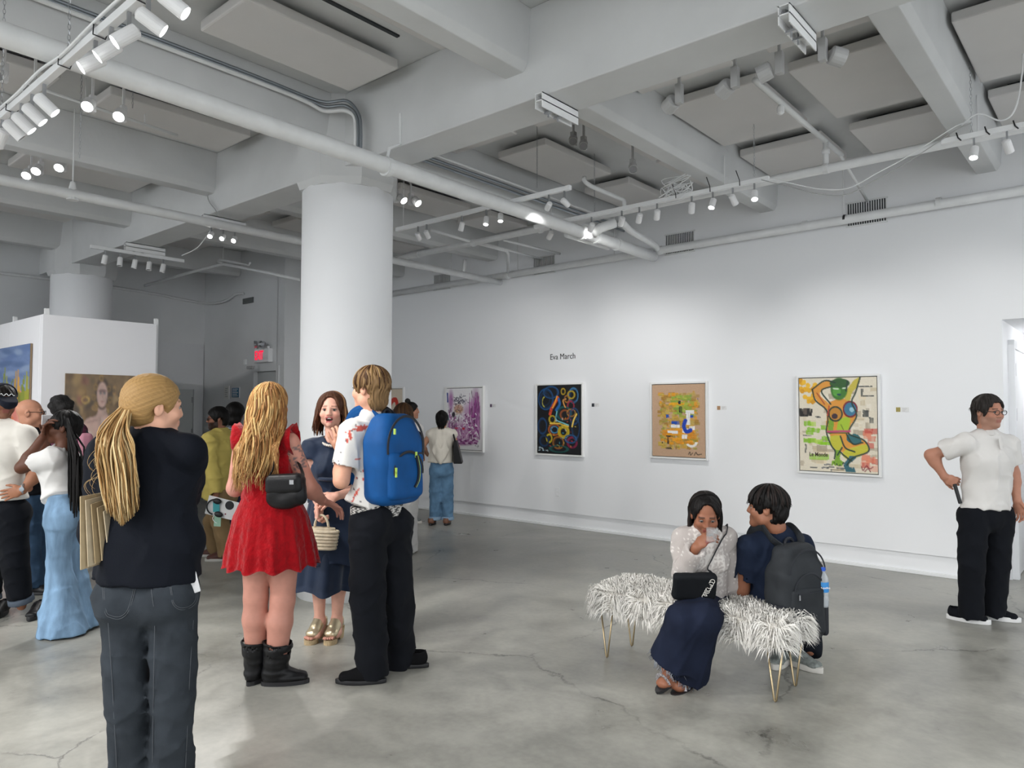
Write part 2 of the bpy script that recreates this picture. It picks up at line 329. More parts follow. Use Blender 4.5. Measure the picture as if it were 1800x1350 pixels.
spp = pipe('side_pipe', 'white pipe stub with an elbow just right of the near column', smooth_pts([atY(690, 457, 7.2), atY(760, 470, 7.4), atY(808, 480, 7.55), atY(815, 476, 7.55), atY(817, 456, 7.55)], 4), .024, 8)
q = atY(793, 477, 7.5); rod(MB(), tuple(q), ZS).build('hanger_rod', m_pipe, spp)
pipe('slant_pipe', 'thin slanting white pipe that drops to the wall main left of the middle vent', [atY(757, 404, 6.0), atY(812, 420, 6.4), atY(890, 441, 7.1), atY(893, 446, 7.2), atY(893, 478, 7.8)], .02, 8)
pipe('slant_pipe', 'upper of two thin slanting white pipes ending above the middle wall vent', [atY(885, 422, 6.6), atY(984, 446, 7.9)], .016, 8)
pipe('slant_pipe', 'lower of two thin slanting white pipes ending above the middle wall vent', [atY(850, 428, 6.6), atY(952, 455, 7.9)], .014, 8)
# conduits
def conduit(label, pts, r=.013, m=m_galv): return tag(MB().tube(smooth_pts(pts, 5), r, 8).build('conduit', m, smooth=True), label, 'conduit')
zc = 4.09
for k, (mm, lab) in enumerate(((m_galv, 'upper galvanised conduit that bends down the beam to the near column'), (m_galv, 'lower galvanised conduit that bends down the beam to the near column'), (m_pipe, 'white painted conduit that bends down beside two galvanised ones at the column'))):
    o = .032 * k
    conduit(lab, [(-4.98 + o * .2, .2, zc - o * .6), (-5.0, 1.6, zc - o * .6), (-5.0, 2.8, zc - o * .6), (-4.98, 3.25, zc - .02 - o * .6), (-4.93 - o * .4, 3.42, zc - .03 - o), (-4.76 - o * .8, 3.5, zc - .04 - o), (-4.66 - o, 3.54, zc - .16), (-4.63 - o, 3.54, zc - .3), (-4.63 - o * 1.1, 3.54, 3.60)], .0125 + .004 * (k == 2), mm)
for k in range(3):
    conduit(('%s conduit along the beam beyond the girder' % ['lowest grey', 'middle grey', 'uppermost white'][k]), [(-4.92 + .03 * k, 4.06, 3.86 + .03 * k), (-4.92 + .03 * k, 5.5, 3.86 + .03 * k), (-4.92 + .03 * k, 7.9, 3.86 + .03 * k)], .013, m_galv if k < 2 else m_pipe)
# wall vents
for i, (pa, pb, ya, yb) in enumerate(((1490, 1558, 368, 358), (1171, 1220, 424, 413), (939, 975, 470, 463), (764, 792, 494, 490))):
    x0 = atY(pa, ya, WY).x; x1 = atY(pb, yb, WY).x; z = 3.655
    v = thing('wall_vent', ['wall vent grille nearest the doorway, above the sprinkler main', 'wall vent grille beside the end of the thick drain pipe', 'wall vent grille above the lettering and the dark painting', 'wall vent grille nearest the near column, above the purple painting'][i], 'vent', ((x0 + x1) / 2, WY, z - .08), 'vents along the painting wall')
    MB().box((x0, WY - .004, z - .16), (x1, WY, z + .07)).build('vent_backing', m_dark, v)
    n = 16
    for k in range(n + 1):
        x = x0 + (x1 - x0) * k / n; MB().box((x - .004, WY - .014, z - .16), (x + .004, WY - .004, z + .07)).build('slat', m_pipe, v)
    [MB().box((x0 - .015, WY - .015, z + q), (x1 + .015, WY, z + q + .015)).build('vent_frame', m_pipe, v) for q in (.07, -.175)]
a, b = atY(428, 535, EY), atY(446, 522, EY)
v = thing('wall_vent', 'small dark vent high on the grey wall over the exit sign', 'vent', ((a.x + b.x) / 2, EY, a.z)); MB().box((a.x, EY - .01, a.z), (b.x, EY, b.z)).build('vent_backing', mat('vent_dark', (.06, .07, .075), .5), v)
for k in range(6): zz = a.z + (b.z - a.z) * (k + .5) / 6; MB().box((a.x, EY - .018, zz - .006), (b.x, EY - .01, zz + .006)).build('slat', mat('vent_slat', (.16, .17, .17), .5), v)
# ================================================================== light tracks, spotlights
m_lamp = mat('lamp_white', (.80, .80, .81), .35)
m_grey_lamp = mat('lamp_grey', (.42, .42, .42), .45)
m_lens = mat('lens_lit', (1, 1, 1), .3, emit=(1, .985, .95), estr=14)
m_off = mat('lens_dark', (.25, .25, .26), .15)
def spot_lamp(p, aim, label, lit=True, r=.03, ln=.11, group='track spotlights', power=1., m=None, can=False, angle=62, soft=None, mount=0.):
    p = Vector(p); aim = Vector(aim)
    m = m or m_lamp
    t = thing('can_light' if can else 'spotlight', label, 'lamp', p, group)
    drop = .075 if not can else .05
    c = p - Vector((0, 0, drop)); d = (aim - c).normalized()
    if can:
        MB().box((p.x - .022, p.y - .022, p.z - .13), (p.x + .022, p.y + .022, p.z)).build('driver_box', m, t, bevel=.003)
        if mount: MB().box((p.x - .008, p.y - .008, p.z), (p.x + .008, p.y + .008, mount)).build('mount_rod', m, t)
        c = p + Vector((d.x, d.y, 0)).normalized() * (r + .03) - Vector((0, 0, .10))
    else:
        MB().box((p.x - .006, p.y - .008, p.z - drop), (p.x + .006, p.y + .008, p.z)).build('stem', m_steel, t)
        c = c + d * .012 - Vector((0, 0, r * .7))
    M = frame(c, d)
    h = ln / 2
    MB().lathe([(r * .6, -h), (r * .96, -h + .008), (r, -h + .02), (r, h), (r * .9, h), (r * .88, h - .012)], 18, M).build('lamp_housing', m, t, smooth=False)
    MB().lathe([(.001, h - .010), (r * .86, h - .010), (r * .86, h - .006), (.001, h - .004)], 18, M).build('lens', m_lens if lit else m_off, t)
    if lit:
        L = bpy.data.lights.new('lamp_light', 'SPOT'); L.energy = SPOT_W * power; L.spot_size = R(angle); L.spot_blend = .9; L.shadow_soft_size = soft or r * .9; L.color = (1, .985, .96)
        lo = bpy.data.objects.new('lamp_light', L); COL.objects.link(lo); lo.matrix_world = frame(c + d * (h + .02), -d); lo.parent = t; lo.matrix_parent_inverse = t.matrix_basis.inverted()
    return t
def track(label, p0, p1, m=m_white):
    p0 = Vector(p0); p1 = Vector(p1); d = (p1 - p0).normalized(); n = Vector((-d.y, d.x, 0)) * .018
    b = MB(); M = frame(p0, d, (0, 0, 1)); b.prism([(-.02, -.018), (.02, -.018), (.02, .018), (-.02, .018)], (p1 - p0).length, M)
    return tag(b.build('light_track', m, bevel=.003), label, 'light track')
def chain(label, p, ztop, m=m_steel):
    b = MB(); z = p[2]; k = 0
    while z < ztop:
        a = R(90 * (k % 2)); c, s = math.cos(a), math.sin(a)
        pts = [(p[0] + c * .007 * math.cos(q), p[1] + s * .007 * math.cos(q), z + .013 + .016 * math.sin(q)) for q in np.linspace(0, 2 * math.pi, 7)]
        b.tube(pts, .0018, 4, False); z += .026; k += 1
    return tag(b.build('hanging_chain', m), label, 'chain')
def cable(label, pts, r=.004, m=m_white): return tag(MB().tube(smooth_pts(pts, 6), r, 5).build('cable', m, smooth=True), label, 'cable')
# -- A: track over the camera's left
TY, TZ = 1.235, 3.25
track('white light track hung on chains overhead nearest the camera', (xat(330, TY, TZ), TY, TZ + .02), (xat(-140, TY, TZ), TY, TZ + .02))
for i, (px, aim, lit) in enumerate(((300, (-1.0, 4.0, .8), 1), (261, (-1.6, 4.4, 1.0), 1), (227, (-4.2, -1.3, .8), 1), (196, (-4.6, -1.2, .8), 1), (168, (-4.6, -1.6, .9), 1), (78, (-3.2, 3.6, .8), 1), (57, (-3.5, 3.6, .8), 1), (38, (-3.8, 3.6, .8), 1), (22, (-4.2, 3.4, 1.0), 0), (4, (-7.2, 1.0, 1.2), 0))):
    spot_lamp((xat(px, TY, TZ), TY, TZ), aim, 'white spotlight, %s from the frame\'s top edge on the overhead track' % ORD[i], bool(lit), .031, .115, 'spotlights on the overhead track', .8)
for px, lab in ((120, 'chain that carries the middle of the overhead track'), (2, 'chain that carries the far end of the overhead track')):
    chain(lab, (xat(px, TY, TZ), TY, TZ + .04), ZS)
cable('white power cable slung along the top of the overhead track', [(xat(p, TY, TZ) , TY - .03, TZ + .045 + .012 * math.sin(p * .09)) for p in (320, 270, 220, 170, 120, 80, 40, 0, -60)], .008)
for k, px in enumerate((180 + 70, 177, 115, 22)):
    x = xat(px, TY, TZ); o = MB().tube([(x, TY - .03, TZ + .045), (x, TY - .032, TZ - .002), (x, TY + .02, TZ - .006), (x, TY + .03, TZ + .03)], .0035, 5).build('cable_tie', m_black); tag(o, 'black cable tie, %s from the top edge on the overhead track' % ORD[k], 'cable tie')
# -- B: wall-wash track
WY_, WZ = 6.15, 3.56
track('long white light track along the painting wall, hung with lit spotlights', (xat(940, WY_, WZ), WY_, WZ + .02), (xat(1352, WY_, WZ), WY_, WZ + .02))
WALL_AIM = {}
for i, (px, aimx, lit, aimz) in enumerate(((968, -7.9, 1, 1.5), (1040, -6.9, 1, 1.5), (1093, -6.0, 1, 1.45), (1124, -5.4, 1, 1.5), (1155, -4.8, 1, 1.4), (1216, -4.2, 1, 1.45), (1253, -3.5, 1, 1.1), (1288, -2.3, 1, 1.4), (1326, -2.1, 1, 1.0))):
    spot_lamp((xat(px, WY_, WZ), WY_, WZ), (aimx, WY, aimz) if i < 6 or i == 7 else (aimx + .4, 4.4, 0), 'white spotlight, %s from the near column on the painting-wall track' % ORD[i], bool(lit), .029, .10, 'spotlights on the painting-wall track', .36 if i < 6 else .42, angle=80)
T2 = track('white light track at the upper right with black ties, over the man in the polo', (xat(1655, WY_, WZ), WY_, WZ + .02), (1.4, WY_, WZ + .02))
for i, (px, aimx, lit) in enumerate(((1712, -1.4, 1), (1770, -.2, 0), (1900, -1.6, 1))):
    spot_lamp((xat(px, WY_, WZ), WY_, WZ), (aimx, WY, 1.5) if i else (-1.0, 4.6, 0), ['lit white spotlight hanging alone at the upper right', 'unlit white spotlight beside the lit one at the upper right', 'white spotlight at the right end of the upper-right track'][i], bool(lit), .029, .10, 'spotlights on the upper-right track', .55, angle=80)
for k, px in enumerate((1190, 1250, 1302)):
    x = xat(px, WY_, WZ); o = MB().tube([(x, WY_ - .02, WZ), (x, WY_ - .025, WZ + .05), (x - .03, WY_ - .03, WZ + .14)], .004, 5).build('cable_tie', m_black); tag(o, '%s upright black cable tie on the painting-wall track' % ORD[k], 'cable tie')
for k, px in enumerate((1685, 1735, 1785)):
    x = xat(px, WY_, WZ); o = MB().tube([(x - .01, WY_ - .022, WZ + .06), (x, WY_ - .026, WZ + .02), (x + .02, WY_ - .022, WZ - .005)], .005, 5).build('cable_tie', m_black); tag(o, '%s black cable tie on the upper-right track' % ORD[k], 'cable tie')
chain('long chain from the ceiling panels to the painting-wall track', tuple(atY(1326, 310, WY_)), ZS); chain('chain that carries the upper-right track', (xat(1708, WY_, WZ), WY_, WZ + .04), ZS)
chain('dark chain in front of the middle ceiling panel', tuple(atY(944, 330, 5.2)), ZS); chain('thin chain that carries the painting-wall track left of the pipes', tuple(atY(1045, 375, WY_)), ZS)
q = [atY(x, y, WY_) for x, y in ((1340, 312), (1390, 322), (1440, 332), (1490, 331), (1540, 305), (1590, 278), (1640, 247), (1680, 222), (1708, 212))]
cable('drooping white cable between the two tracks, upper strand', q, .005); cable('drooping grey cable between the two tracks, lower strand', [p + Vector((0, -.02, -.025 - .03 * math.sin(i * .4))) for i, p in enumerate(q)], .004, m_grey_lamp)
cable('white cable rising from the upper-right track to the ceiling', [atY(1690, 220, WY_), atY(1720, 200, WY_), atY(1760, 212, WY_), atY(1785, 190, WY_), atY(1797, 120, WY_), atY(1799, 20, WY_)], .006)
random.seed(5)
bn = MB()
for k in range(9):
    c = atY(1188, 332, WY_); bn.tube(smooth_pts([c + Vector((random.uniform(-.16, .16), random.uniform(-.04, .04), random.uniform(-.10, .12))) for _ in range(6)], 5), .004, 5, False)
tag(bn.build('cable_coil', m_white), 'tangled bundle of white cable tied on the painting-wall track', 'cable')
# -- C: short track behind the near column's pipe
CY_, CZ = 5.1, 3.5
track('white light track between the near column and the drain pipe', (xat(697, CY_, CZ), CY_, CZ + .02), (xat(1003, CY_, CZ), CY_, CZ + .02))
for i, (px, aim, lit) in enumerate(((735, (-7.0, 7.9, 1.4), 0), (750, (-6.0, 7.9, .6), 0), (812, (-6.6, 5.5, 0), 0), (855, (-4.2, 4.0, 0), 1), (880, (-3.8, 4.1, 0), 1), (965, (-8.4, 7.97, 1.4), 1), (992, (-3.5, 7.97, 2.2), 0))):
    spot_lamp((xat(px, CY_, CZ), CY_, CZ), aim, '%s white spotlight, %s from the near column on the track behind the drain pipe' % ('lit' if lit else 'unlit', ORD[i]), bool(lit), .026, .09, 'spotlights on the track behind the drain pipe', .6)
chain('white chain hanging beside the near column', (xat(709, CY_, CZ), CY_, CZ + .04), 4.1, m_white)
# -- D: channels clamped under the girder and the lamps below them
for i, (x, lab, n) in enumerate(((-2.86, 'white steel channel clamped under the girder right of the near column', 0), (-1.30, 'white steel channel clamped under the girder at the top right', 0), (-7.31, 'white steel channel under the girder above three lit lamps', 3), (-9.25, 'white steel channel under the girder above the unlit white lamps', 5))):
    t = thing('girder_channel', lab, 'bracket', (x, 3.6, 3.5)); y0, y1 = 3.58, 3.97
    if i > 1: y1 = 4.05
    MB().box((x - .03, y0, 3.50), (x - .024, y1, 3.598)).box((x + .024, y0, 3.50), (x + .03, y1, 3.598)).box((x - .03, y0, 3.545), (x + .03, y1, 3.552)).box((x - .03, y0, 3.592), (x + .03, y1, 3.598)).build('channel', m_white, t)
    for yy in (y0 + .1, y0 + .2): MB().tube([(x, yy, 3.47), (x, yy, 3.56)], .006, 6).box((x - .028, yy - .012, 3.495), (x + .028, yy + .012, 3.507)).build('channel_bolt', m_steel, t)
for i, (px, py) in enumerate(((371, 405), (395, 412), (419, 418))):
    yy = 3.68 + .13 * i; spot_lamp((-7.31, yy, 3.50), (-7.31 + 2.4, yy - 2.5, 0.6), '%s of three lit spotlights under the girder left of the near column' % ['leftmost', 'middle', 'rightmost'][i], True, .026, .085, 'three lit spotlights under the girder', 1.2)
for i, (px, py) in enumerate(((199, 432), (220, 436), (246, 440), (277, 452), (291, 456))):
    yy = 3.36 + .17 * i; spot_lamp((-9.25, yy, 3.46), (-9.25 + (.2 if i % 2 else -.1), yy - .2, 2), '%s unlit white lamp from the far column under the girder' % ORD[i], False, .03, .11, 'unlit white lamps by the far column')
track('short white light track under the girder with five unlit lamps', (-9.25, 3.2, 3.48), (-9.25, 4.3, 3.48))
# -- E: round can lights on the rail behind the girder and in the left bays
for i, (px, py) in enumerate(((1194, 148), (1292, 118), (1370, 92), (1446, 68))):
    p = atY(px, py, 4.22); spot_lamp(p, p + Vector((-.6, .25, -.25)) if i < 2 else p + Vector((-.6, -.1, -.25)) if i == 2 else p + Vector((.5, .5, -.25)), 'unlit grey can light, %s from the near column on the rail behind the girder' % ORD[i], False, .052, .085, 'grey can lights behind the girder', m=m_grey_lamp, can=True, mount=ZS)
tag(MB().box((-3.3, 4.03, 3.80), (1, 4.24, 3.83)).build('lamp_rail', m_white), 'white lamp rail running behind the girder at the upper right', 'rail')
for i, (px, py, dd) in enumerate(((1008, 232, 1), (1026, 240, 1), (1112, 280, 1))):
    p = atY(px, py, 5.4 + .3 * (i == 2)); spot_lamp(p, p + Vector((.4, -.6, -.7)), '%s grey lamp from the drain pipe under the panels of the middle bay' % ORD[i], False, .04, .08, 'grey lamps of the middle bay', m=m_grey_lamp, can=True, mount=ZS)
for i, (px, py, lit, pw) in enumerate(((8, 112, 0, 0), (62, 138, 0, 0), (163, 168, 1, .8), (217, 186, 1, .8), (55, 292, 1, .5), (72, 284, 1, .5), (112, 278, 1, .5), (697, 335, 1, .5), (722, 340, 1, .5))):
    z = 3.98; p = atZ(px, py, z)
    spot_lamp(p, p + (Vector((1.0, -.8, -1.4)) if i < 7 else Vector((1.0, .2, -1.0))), ['grey can light cut by the left edge', 'small grey can light behind the overhead track', 'brightest can light in the left bay', 'lit can light beside the panel in the left bay', 'leftmost can light of the cluster under the second left beam', 'middle can light of the cluster under the second left beam', 'rightmost can light of the cluster under the second left beam', 'can light closest to the near column behind the drain pipe', 'second can light from the near column behind the drain pipe'][i], bool(lit), .045, .085, 'can lights', pw, can=True, mount=ZS)
rail = MB().tube([atZ(60, 152, 4.0), atZ(312, 238, 4.0)], .012, 8).build('lamp_rail', m_pipe, smooth=True); tag(rail, 'thin white rail with can lights in the left bay', 'rail')
for x, y in ((150, 183), (254, 218)): rod(MB(), tuple(atZ(x, y, 4.0)), ZS).build('hanger_rod', m_pipe, rail)
chain('chain hanging free in the left bay', tuple(atZ(140, 278, 3.5)), ZS); chain('chain over the lit can light in the left bay', tuple(atZ(233, 190, 3.95)), ZS)
cable('thin grey cable looping down the beam to the three lit lamps', [atY(352, 285, 3.60), atY(362, 315, 3.60), atY(366, 350, 3.60), atY(378, 368, 3.60), atY(384, 380, 3.60)], .006, m_grey_lamp)
cable('white cable from the unlit lamps to the three lit lamps', [atY(320, 449, 4.0), atY(345, 437, 3.95), atY(360, 420, 3.9), atY(372, 402, 3.85)], .006)
# -- F: unseen tracks and spotlights added behind the camera as fill light
for j, ty in enumerate((-1.3, -3.6)):
    track('white light track added unseen behind the camera for fill light, %s row' % ORD[j], (-7.5, ty, 3.5), (2.5, ty, 3.5))
    for i in range(6):
        x = -6.8 + 1.75 * i; spot_lamp((x, ty, 3.48), (x + .3, ty + 2.3, 0), 'added fill spotlight, %s on the %s track row behind the camera' % (ORD[i], ORD[j]), True, .03, .11, 'added fill spotlights behind the camera', 1.6, angle=120, soft=.1)
for i in range(2): spot_lamp((-5.4 - .5 * i, -1.3, 3.48), (-9.2 - .5 * i, 3.0, 1.5), 'added fill spotlight, %s of two aimed at the white partition from behind the camera' % ORD[i], True, .03, .11, 'added fill spotlights behind the camera', 2.0, angle=44)  # two more unseen spots, added to brighten the partition
# exit sign with emergency lamps, notices, outlet, wall text
ex = thing('exit_sign', 'white exit sign with red letters and twin emergency lamps over the grey door', 'sign', tuple(atY(458, 625, EY - .05)))
a, b = atY(446, 638, EY - .08), atY(472, 612, EY - .08)
MB().box((a.x, EY - .08, a.z), (b.x, EY - .002, b.z)).build('sign_housing', m_white, ex, bevel=.006)
text_mesh('EXIT', (b.z - a.z) * .92, mat('exit_red', (.9, .02, .06), .4, emit=(1, .01, .06), estr=.55), 'lettering', ex, frame(((a.x * .64 + b.x * .36), EY - .083, (a.z + b.z) / 2), (0, -1, 0), (1, 0, 0)), .002, True, .62)
for px in (450, 461):
    c = atY(px, 605, EY - .12); M = frame(c, (.4 if px > 455 else -.5, -1, -.1)); MB().lathe([(.02, -.05), (.055, -.01), (.06, .03), (.05, .03), (.03, .01)], 16, M).build('emergency_lamp', m_steel, ex)
MB().box((a.x + .03, EY - .06, b.z), (b.x - .06, EY - .02, b.z + .04)).build('lamp_arm', m_white, ex)
for n, (xa, xb, ya, yb, mm, lab) in enumerate(((395, 404, 678, 702, 'paper', 'white paper notice left of the blue one on the grey wall'), (408, 422, 680, 700, 'blue', 'blue notice in a white frame on the grey wall'))):
    p, q_ = atY(xa, yb, EY), atY(xb, ya, EY)
    t = thing('wall_notice', lab, 'notice', (p.x, EY, p.z)); MB().box((p.x, EY - .012, p.z), (q_.x, EY, q_.z)).build('notice_board', m_wall, t)
    e = .015 if mm == 'blue' else .005
    MB().box((p.x + e, EY - .015, p.z + e), (q_.x - e, EY - .012, q_.z - e)).build('notice_sheet', mat('blue_print', (.03, .16, .30), .5) if mm == 'blue' else mat('paper', (.75, .75, .73), .8), t)
    for k in range(5): zz = q_.z - (q_.z - p.z) * (.2 + .15 * k); MB().box((p.x + .04, EY - .017, zz - .006), (q_.x - .04 - .03 * (k % 2), EY - .015, zz + .006)).build('print_line', m_wall if mm == 'blue' else m_grey_lamp, t)
t = thing('door_closer', 'small grey door holder beside the exit sign', 'box', tuple(atY(444, 645, EY))); a, b = atY(439, 649, EY), atY(449, 643, EY); MB().box((a.x, EY - .06, a.z), (b.x, EY, b.z)).build('holder_body', m_grey_lamp, t, bevel=.006); a, b = atY(431, 641, EY), atY(434, 632, EY); MB().box((a.x, EY - .03, a.z), (b.x, EY, b.z)).build('wall_plate', m_white, t)
t = thing('wall_outlet', 'white electrical outlet plate low on the painting wall', 'outlet', tuple(atY(980, 866, WY))); c = atY(980, 865, WY)
MB().box((c.x - .036, WY - .006, c.z - .058), (c.x + .036, WY, c.z + .058)).build('outlet_plate', m_white, t, bevel=.003)
for s in (-1, 1): MB().box((c.x - .016, WY - .008, c.z + s * .026 - .014), (c.x + .016, WY - .006, c.z + s * .026 + .014)).build('socket', m_part, t)
c = atY(989, 627, WY); tag(text_mesh('Eva March', .112, m_black, 'wall_lettering', None, frame((c.x, WY - .002, c.z), (0, -1, 0), (1, 0, 0)), .001, False, .93), 'black vinyl artist name lettered on the wall above the dark painting', 'lettering')
# ================================================================== paintings: colour laid stroke by stroke on a fine canvas grid
class Canvas:
    def __init__(s, w, h, bg, seed=0, grain=.02):
        s.w, s.h = w, h; s.asp = h / w; s.rng = np.random.default_rng(seed)
        s.a = np.ones((h, w, 3)) * np.array(hexc(bg)); s.z = np.zeros((h, w))
        s.V, s.U = np.meshgrid((np.arange(h) + .5) / h, (np.arange(w) + .5) / w, indexing='ij')
        s.a *= (1 + grain * s.rng.standard_normal((h, w, 1)))
    def lay(s, m, c, z=.0):
        c = np.array(hexc(c)) if isinstance(c, str) else np.array(c)
        m = np.clip(m, 0, 1); s.a = s.a * (1 - m[..., None]) + c * m[..., None]; s.z += z * m
    def seg(s, p, q):
        px, py = p; qx, qy = q; X = s.U - px; Y = (s.V - py) * s.asp; dx, dy = qx - px, (qy - py) * s.asp
        t = np.clip((X * dx + Y * dy) / (dx * dx + dy * dy + 1e-12), 0, 1)
        return np.hypot(X - t * dx, Y - t * dy)
    def line(s, pts, w, c, dry=0., z=.3, soft=.006):
        d = np.min([s.seg(pts[i], pts[i + 1]) for i in range(len(pts) - 1)], axis=0)
        m = np.clip((w - d) / soft + .5, 0, 1)
        if dry: m = m * np.clip((s.noise(dry * 30, dry * 8) - .35) * 5, 0, 1)
        s.lay(m, c, z)
    def curve(s, pts, w, c, **k): s.line([(p.x, p.y) for p in smooth_pts([(x, y, 0) for x, y in pts], 5)], w, c, **k)
    def noise(s, fx, fy, seed=None):
        r = s.rng if seed is None else np.random.default_rng(seed)
        g = r.random((int(fy) + 3, int(fx) + 3)); x = s.U * fx; y = s.V * fy; i = x.astype(int); j = y.astype(int); a = x - i; b = y - j; a = a * a * (3 - 2 * a); b = b * b * (3 - 2 * b)
        return (g[j, i] * (1 - a) + g[j, i + 1] * a) * (1 - b) + (g[j + 1, i] * (1 - a) + g[j + 1, i + 1] * a) * b
    def ell(s, cx, cy, rx, ry, c, ring=None, rot=0, soft=.1, z=.3, arc=None):
        X = s.U - cx; Y = (s.V - cy) * s.asp; k, q = math.cos(rot), math.sin(rot); A = (X * k + Y * q) / rx; B = (-X * q + Y * k) / (ry * s.asp); d = np.hypot(A, B)
        if ring is None: m = np.clip((1 - d) / soft + .5, 0, 1)
        else: m = np.clip((ring - abs(d - 1)) / .06 + .5, 0, 1)
        if arc: th = np.degrees(np.arctan2(B, A)) % 360; lo, hi = arc; m = m * (((th - lo) % 360) < ((hi - lo) % 360))
        s.lay(m, c, z)
    def poly(s, pts, c, soft=.006, z=.2):
        ins = np.zeros_like(s.U, bool); n = len(pts)
        for i in range(n):
            (x0, y0), (x1, y1) = pts[i], pts[(i + 1) % n]
            if y0 == y1: continue
            ins ^= ((s.V > min(y0, y1)) & (s.V <= max(y0, y1)) & (s.U < (x1 - x0) * (s.V - y0) / (y1 - y0) + x0))
        s.lay(ins.astype(float), c, z)
    def blob(s, pts, c, **k): s.poly([(p.x, p.y) for p in smooth_pts([(x, y, 0) for x, y in list(pts) + [pts[0]]], 6)][:-1], c, **k)
    def rect(s, x, y, w, h, c, a=1., rough=.5):
        j = .02 * (s.noise(24, 24) - .5) * rough
        m = ((abs(s.U - x + j) < w / 2) & (abs(s.V - y + j) < h / 2)).astype(float) * a; s.lay(m * np.clip(.55 + s.noise(40, 12), 0, 1), c, .3)
    def blur(s, n=1):
        for _ in range(n): p = np.pad(s.a, ((1, 1), (1, 1), (0, 0)), 'edge'); s.a = (p[:-2, 1:-1] + p[2:, 1:-1] + p[1:-1, :-2] + p[1:-1, 2:] + 2 * s.a) / 6
    def scatter(s, n, box, size, cols, vert=.5, a=.9):
        for _ in range(n):
            x = s.rng.uniform(box[0], box[2]); y = s.rng.uniform(box[1], box[3]); l = s.rng.uniform(*size)
            q = (x, y + l / s.asp) if s.rng.random() < vert else (x + l, y + s.rng.uniform(-.3, .3) * l)
            d = s.seg((x, y), q); s.lay(np.clip((l * .22 - d) / .008 + .5, 0, 1) * a, cols[s.rng.integers(len(cols))], .25)
def canvas_mesh(name, cv, w, h, M, parent, relief=.003, rough=.45):
    nx, ny = cv.w, cv.h
    xs = (np.arange(nx) + .5) / nx; ys = (np.arange(ny) + .5) / ny
    P = np.zeros((ny, nx, 3)); P[..., 0] = (xs[None] - .5) * w * nx / (nx - 1) * (1 - 1 / nx); P[..., 1] = (.5 - ys[:, None]) * h * (1.); P[..., 2] = np.clip(cv.z, 0, 3) * relief
    P[:, 0, 0] = -w / 2; P[:, -1, 0] = w / 2; P[0, :, 1] = h / 2; P[-1, :, 1] = -h / 2
    idx = np.arange(nx * ny).reshape(ny, nx); f = np.stack([idx[:-1, :-1], idx[1:, :-1], idx[1:, 1:], idx[:-1, 1:]], -1).reshape(-1, 4)
    me = bpy.data.meshes.new(name); me.from_pydata(P.reshape(-1, 3).tolist(), [], f.tolist()); me.transform(M)
    ca = me.color_attributes.new('Col', 'FLOAT_COLOR', 'POINT'); ca.data.foreach_set('color', np.concatenate([np.clip(cv.a, 0, 1).reshape(-1, 3), np.ones((nx * ny, 1))], 1).ravel())
    return link(name, me, mat('oil_paint', (1, 1, 1), rough, vcol=True), parent)
def hang(name, label, cv, cx, cz, w, h, face, plane, framed=True, depth=.045):
    """face 'y': hangs on the plane y = plane and looks to -y; face 'x': on x = plane, looks to +x. cx is the coordinate along the wall"""
    if face == 'y': o = Vector((cx, plane, cz)); n = Vector((0, -1, 0)); ex = Vector((1, 0, 0))
    else: o = Vector((plane, cx, cz)); n = Vector((1, 0, 0)); ex = Vector((0, 1, 0))
    t = thing(name, label, 'painting', o - Vector((0, 0, h / 2)))
    M = frame(o, n, ex); fw = .022 if framed else 0; gap = .008 if framed else 0
    iw, ih = w - 2 * (fw + gap), h - 2 * (fw + gap)
    if framed:
        for a, b in (((-w / 2, -h / 2, .002), (-w / 2 + fw, h / 2, depth)), ((w / 2 - fw, -h / 2, .002), (w / 2, h / 2, depth)), ((-w / 2 + fw, h / 2 - fw, .002), (w / 2 - fw, h / 2, depth)), ((-w / 2 + fw, -h / 2, .002), (w / 2 - fw, -h / 2 + fw, depth))):
            MB().box(a, b, M).build('frame_strip', mat('frame_white', (.82, .82, .81), .4), t, bevel=.002)
        MB().box((-w / 2 + fw, -h / 2 + fw, .002), (w / 2 - fw, h / 2 - fw, .012), M).build('backing_board', mat('backing_dark', (.12, .12, .12), .8), t)
    d0 = depth - .008
    MB().box((-iw / 2, -ih / 2, .006), (iw / 2, ih / 2, d0 - .0015), M).build('stretcher', mat('canvas_edge', (.72, .70, .66), .8) if framed else mat('canvas_side_' + name, tuple(cv.a[:, -1].mean(0)), .7), t)
    canvas_mesh('painted_canvas', cv, iw, ih, M @ Matrix.Translation((0, 0, d0)), t)
    return t, M
# -- purple abstract
c = Canvas(100, 126, '#eceaec', 1)
for q_ in ((.83, .42, .11, .36, '#a566a0'), (.52, .70, .36, .16, '#c493bb'), (.14, .2, .07, .15, '#b27fb2'), (.6, .45, .12, .2, '#caa6c6'), (.45, .88, .32, .05, '#9a5a92')): c.ell(*q_, soft=.9, z=0)
PU = ['#8a2c7c', '#6e2064', '#b05aa5', '#55204f', '#a03c90', '#7c3c72', '#c48abc', '#91508a']
for i in range(120):
    u = c.rng.choice([c.rng.uniform(.66, .95), c.rng.uniform(.05, .2), c.rng.uniform(.1, .95)], p=[.5, .12, .38]); v = c.rng.uniform(.04 if u > .66 else .3, .74); l = c.rng.uniform(.05, .32)
    d = c.seg((u, v), (u + c.rng.uniform(-.02, .02), min(v + l, .82))); c.lay(np.clip((c.rng.uniform(.008, .022) - d) / .008, 0, 1) * np.clip(c.noise(50, 14) * 1.8 - .3, 0, 1), PU[i % 8], .25)
c.line([(.04, .08), (.05, .22)], .018, '#1f3a8c'); c.line([(.06, .45), (.07, .52)], .016, '#1c5a70')
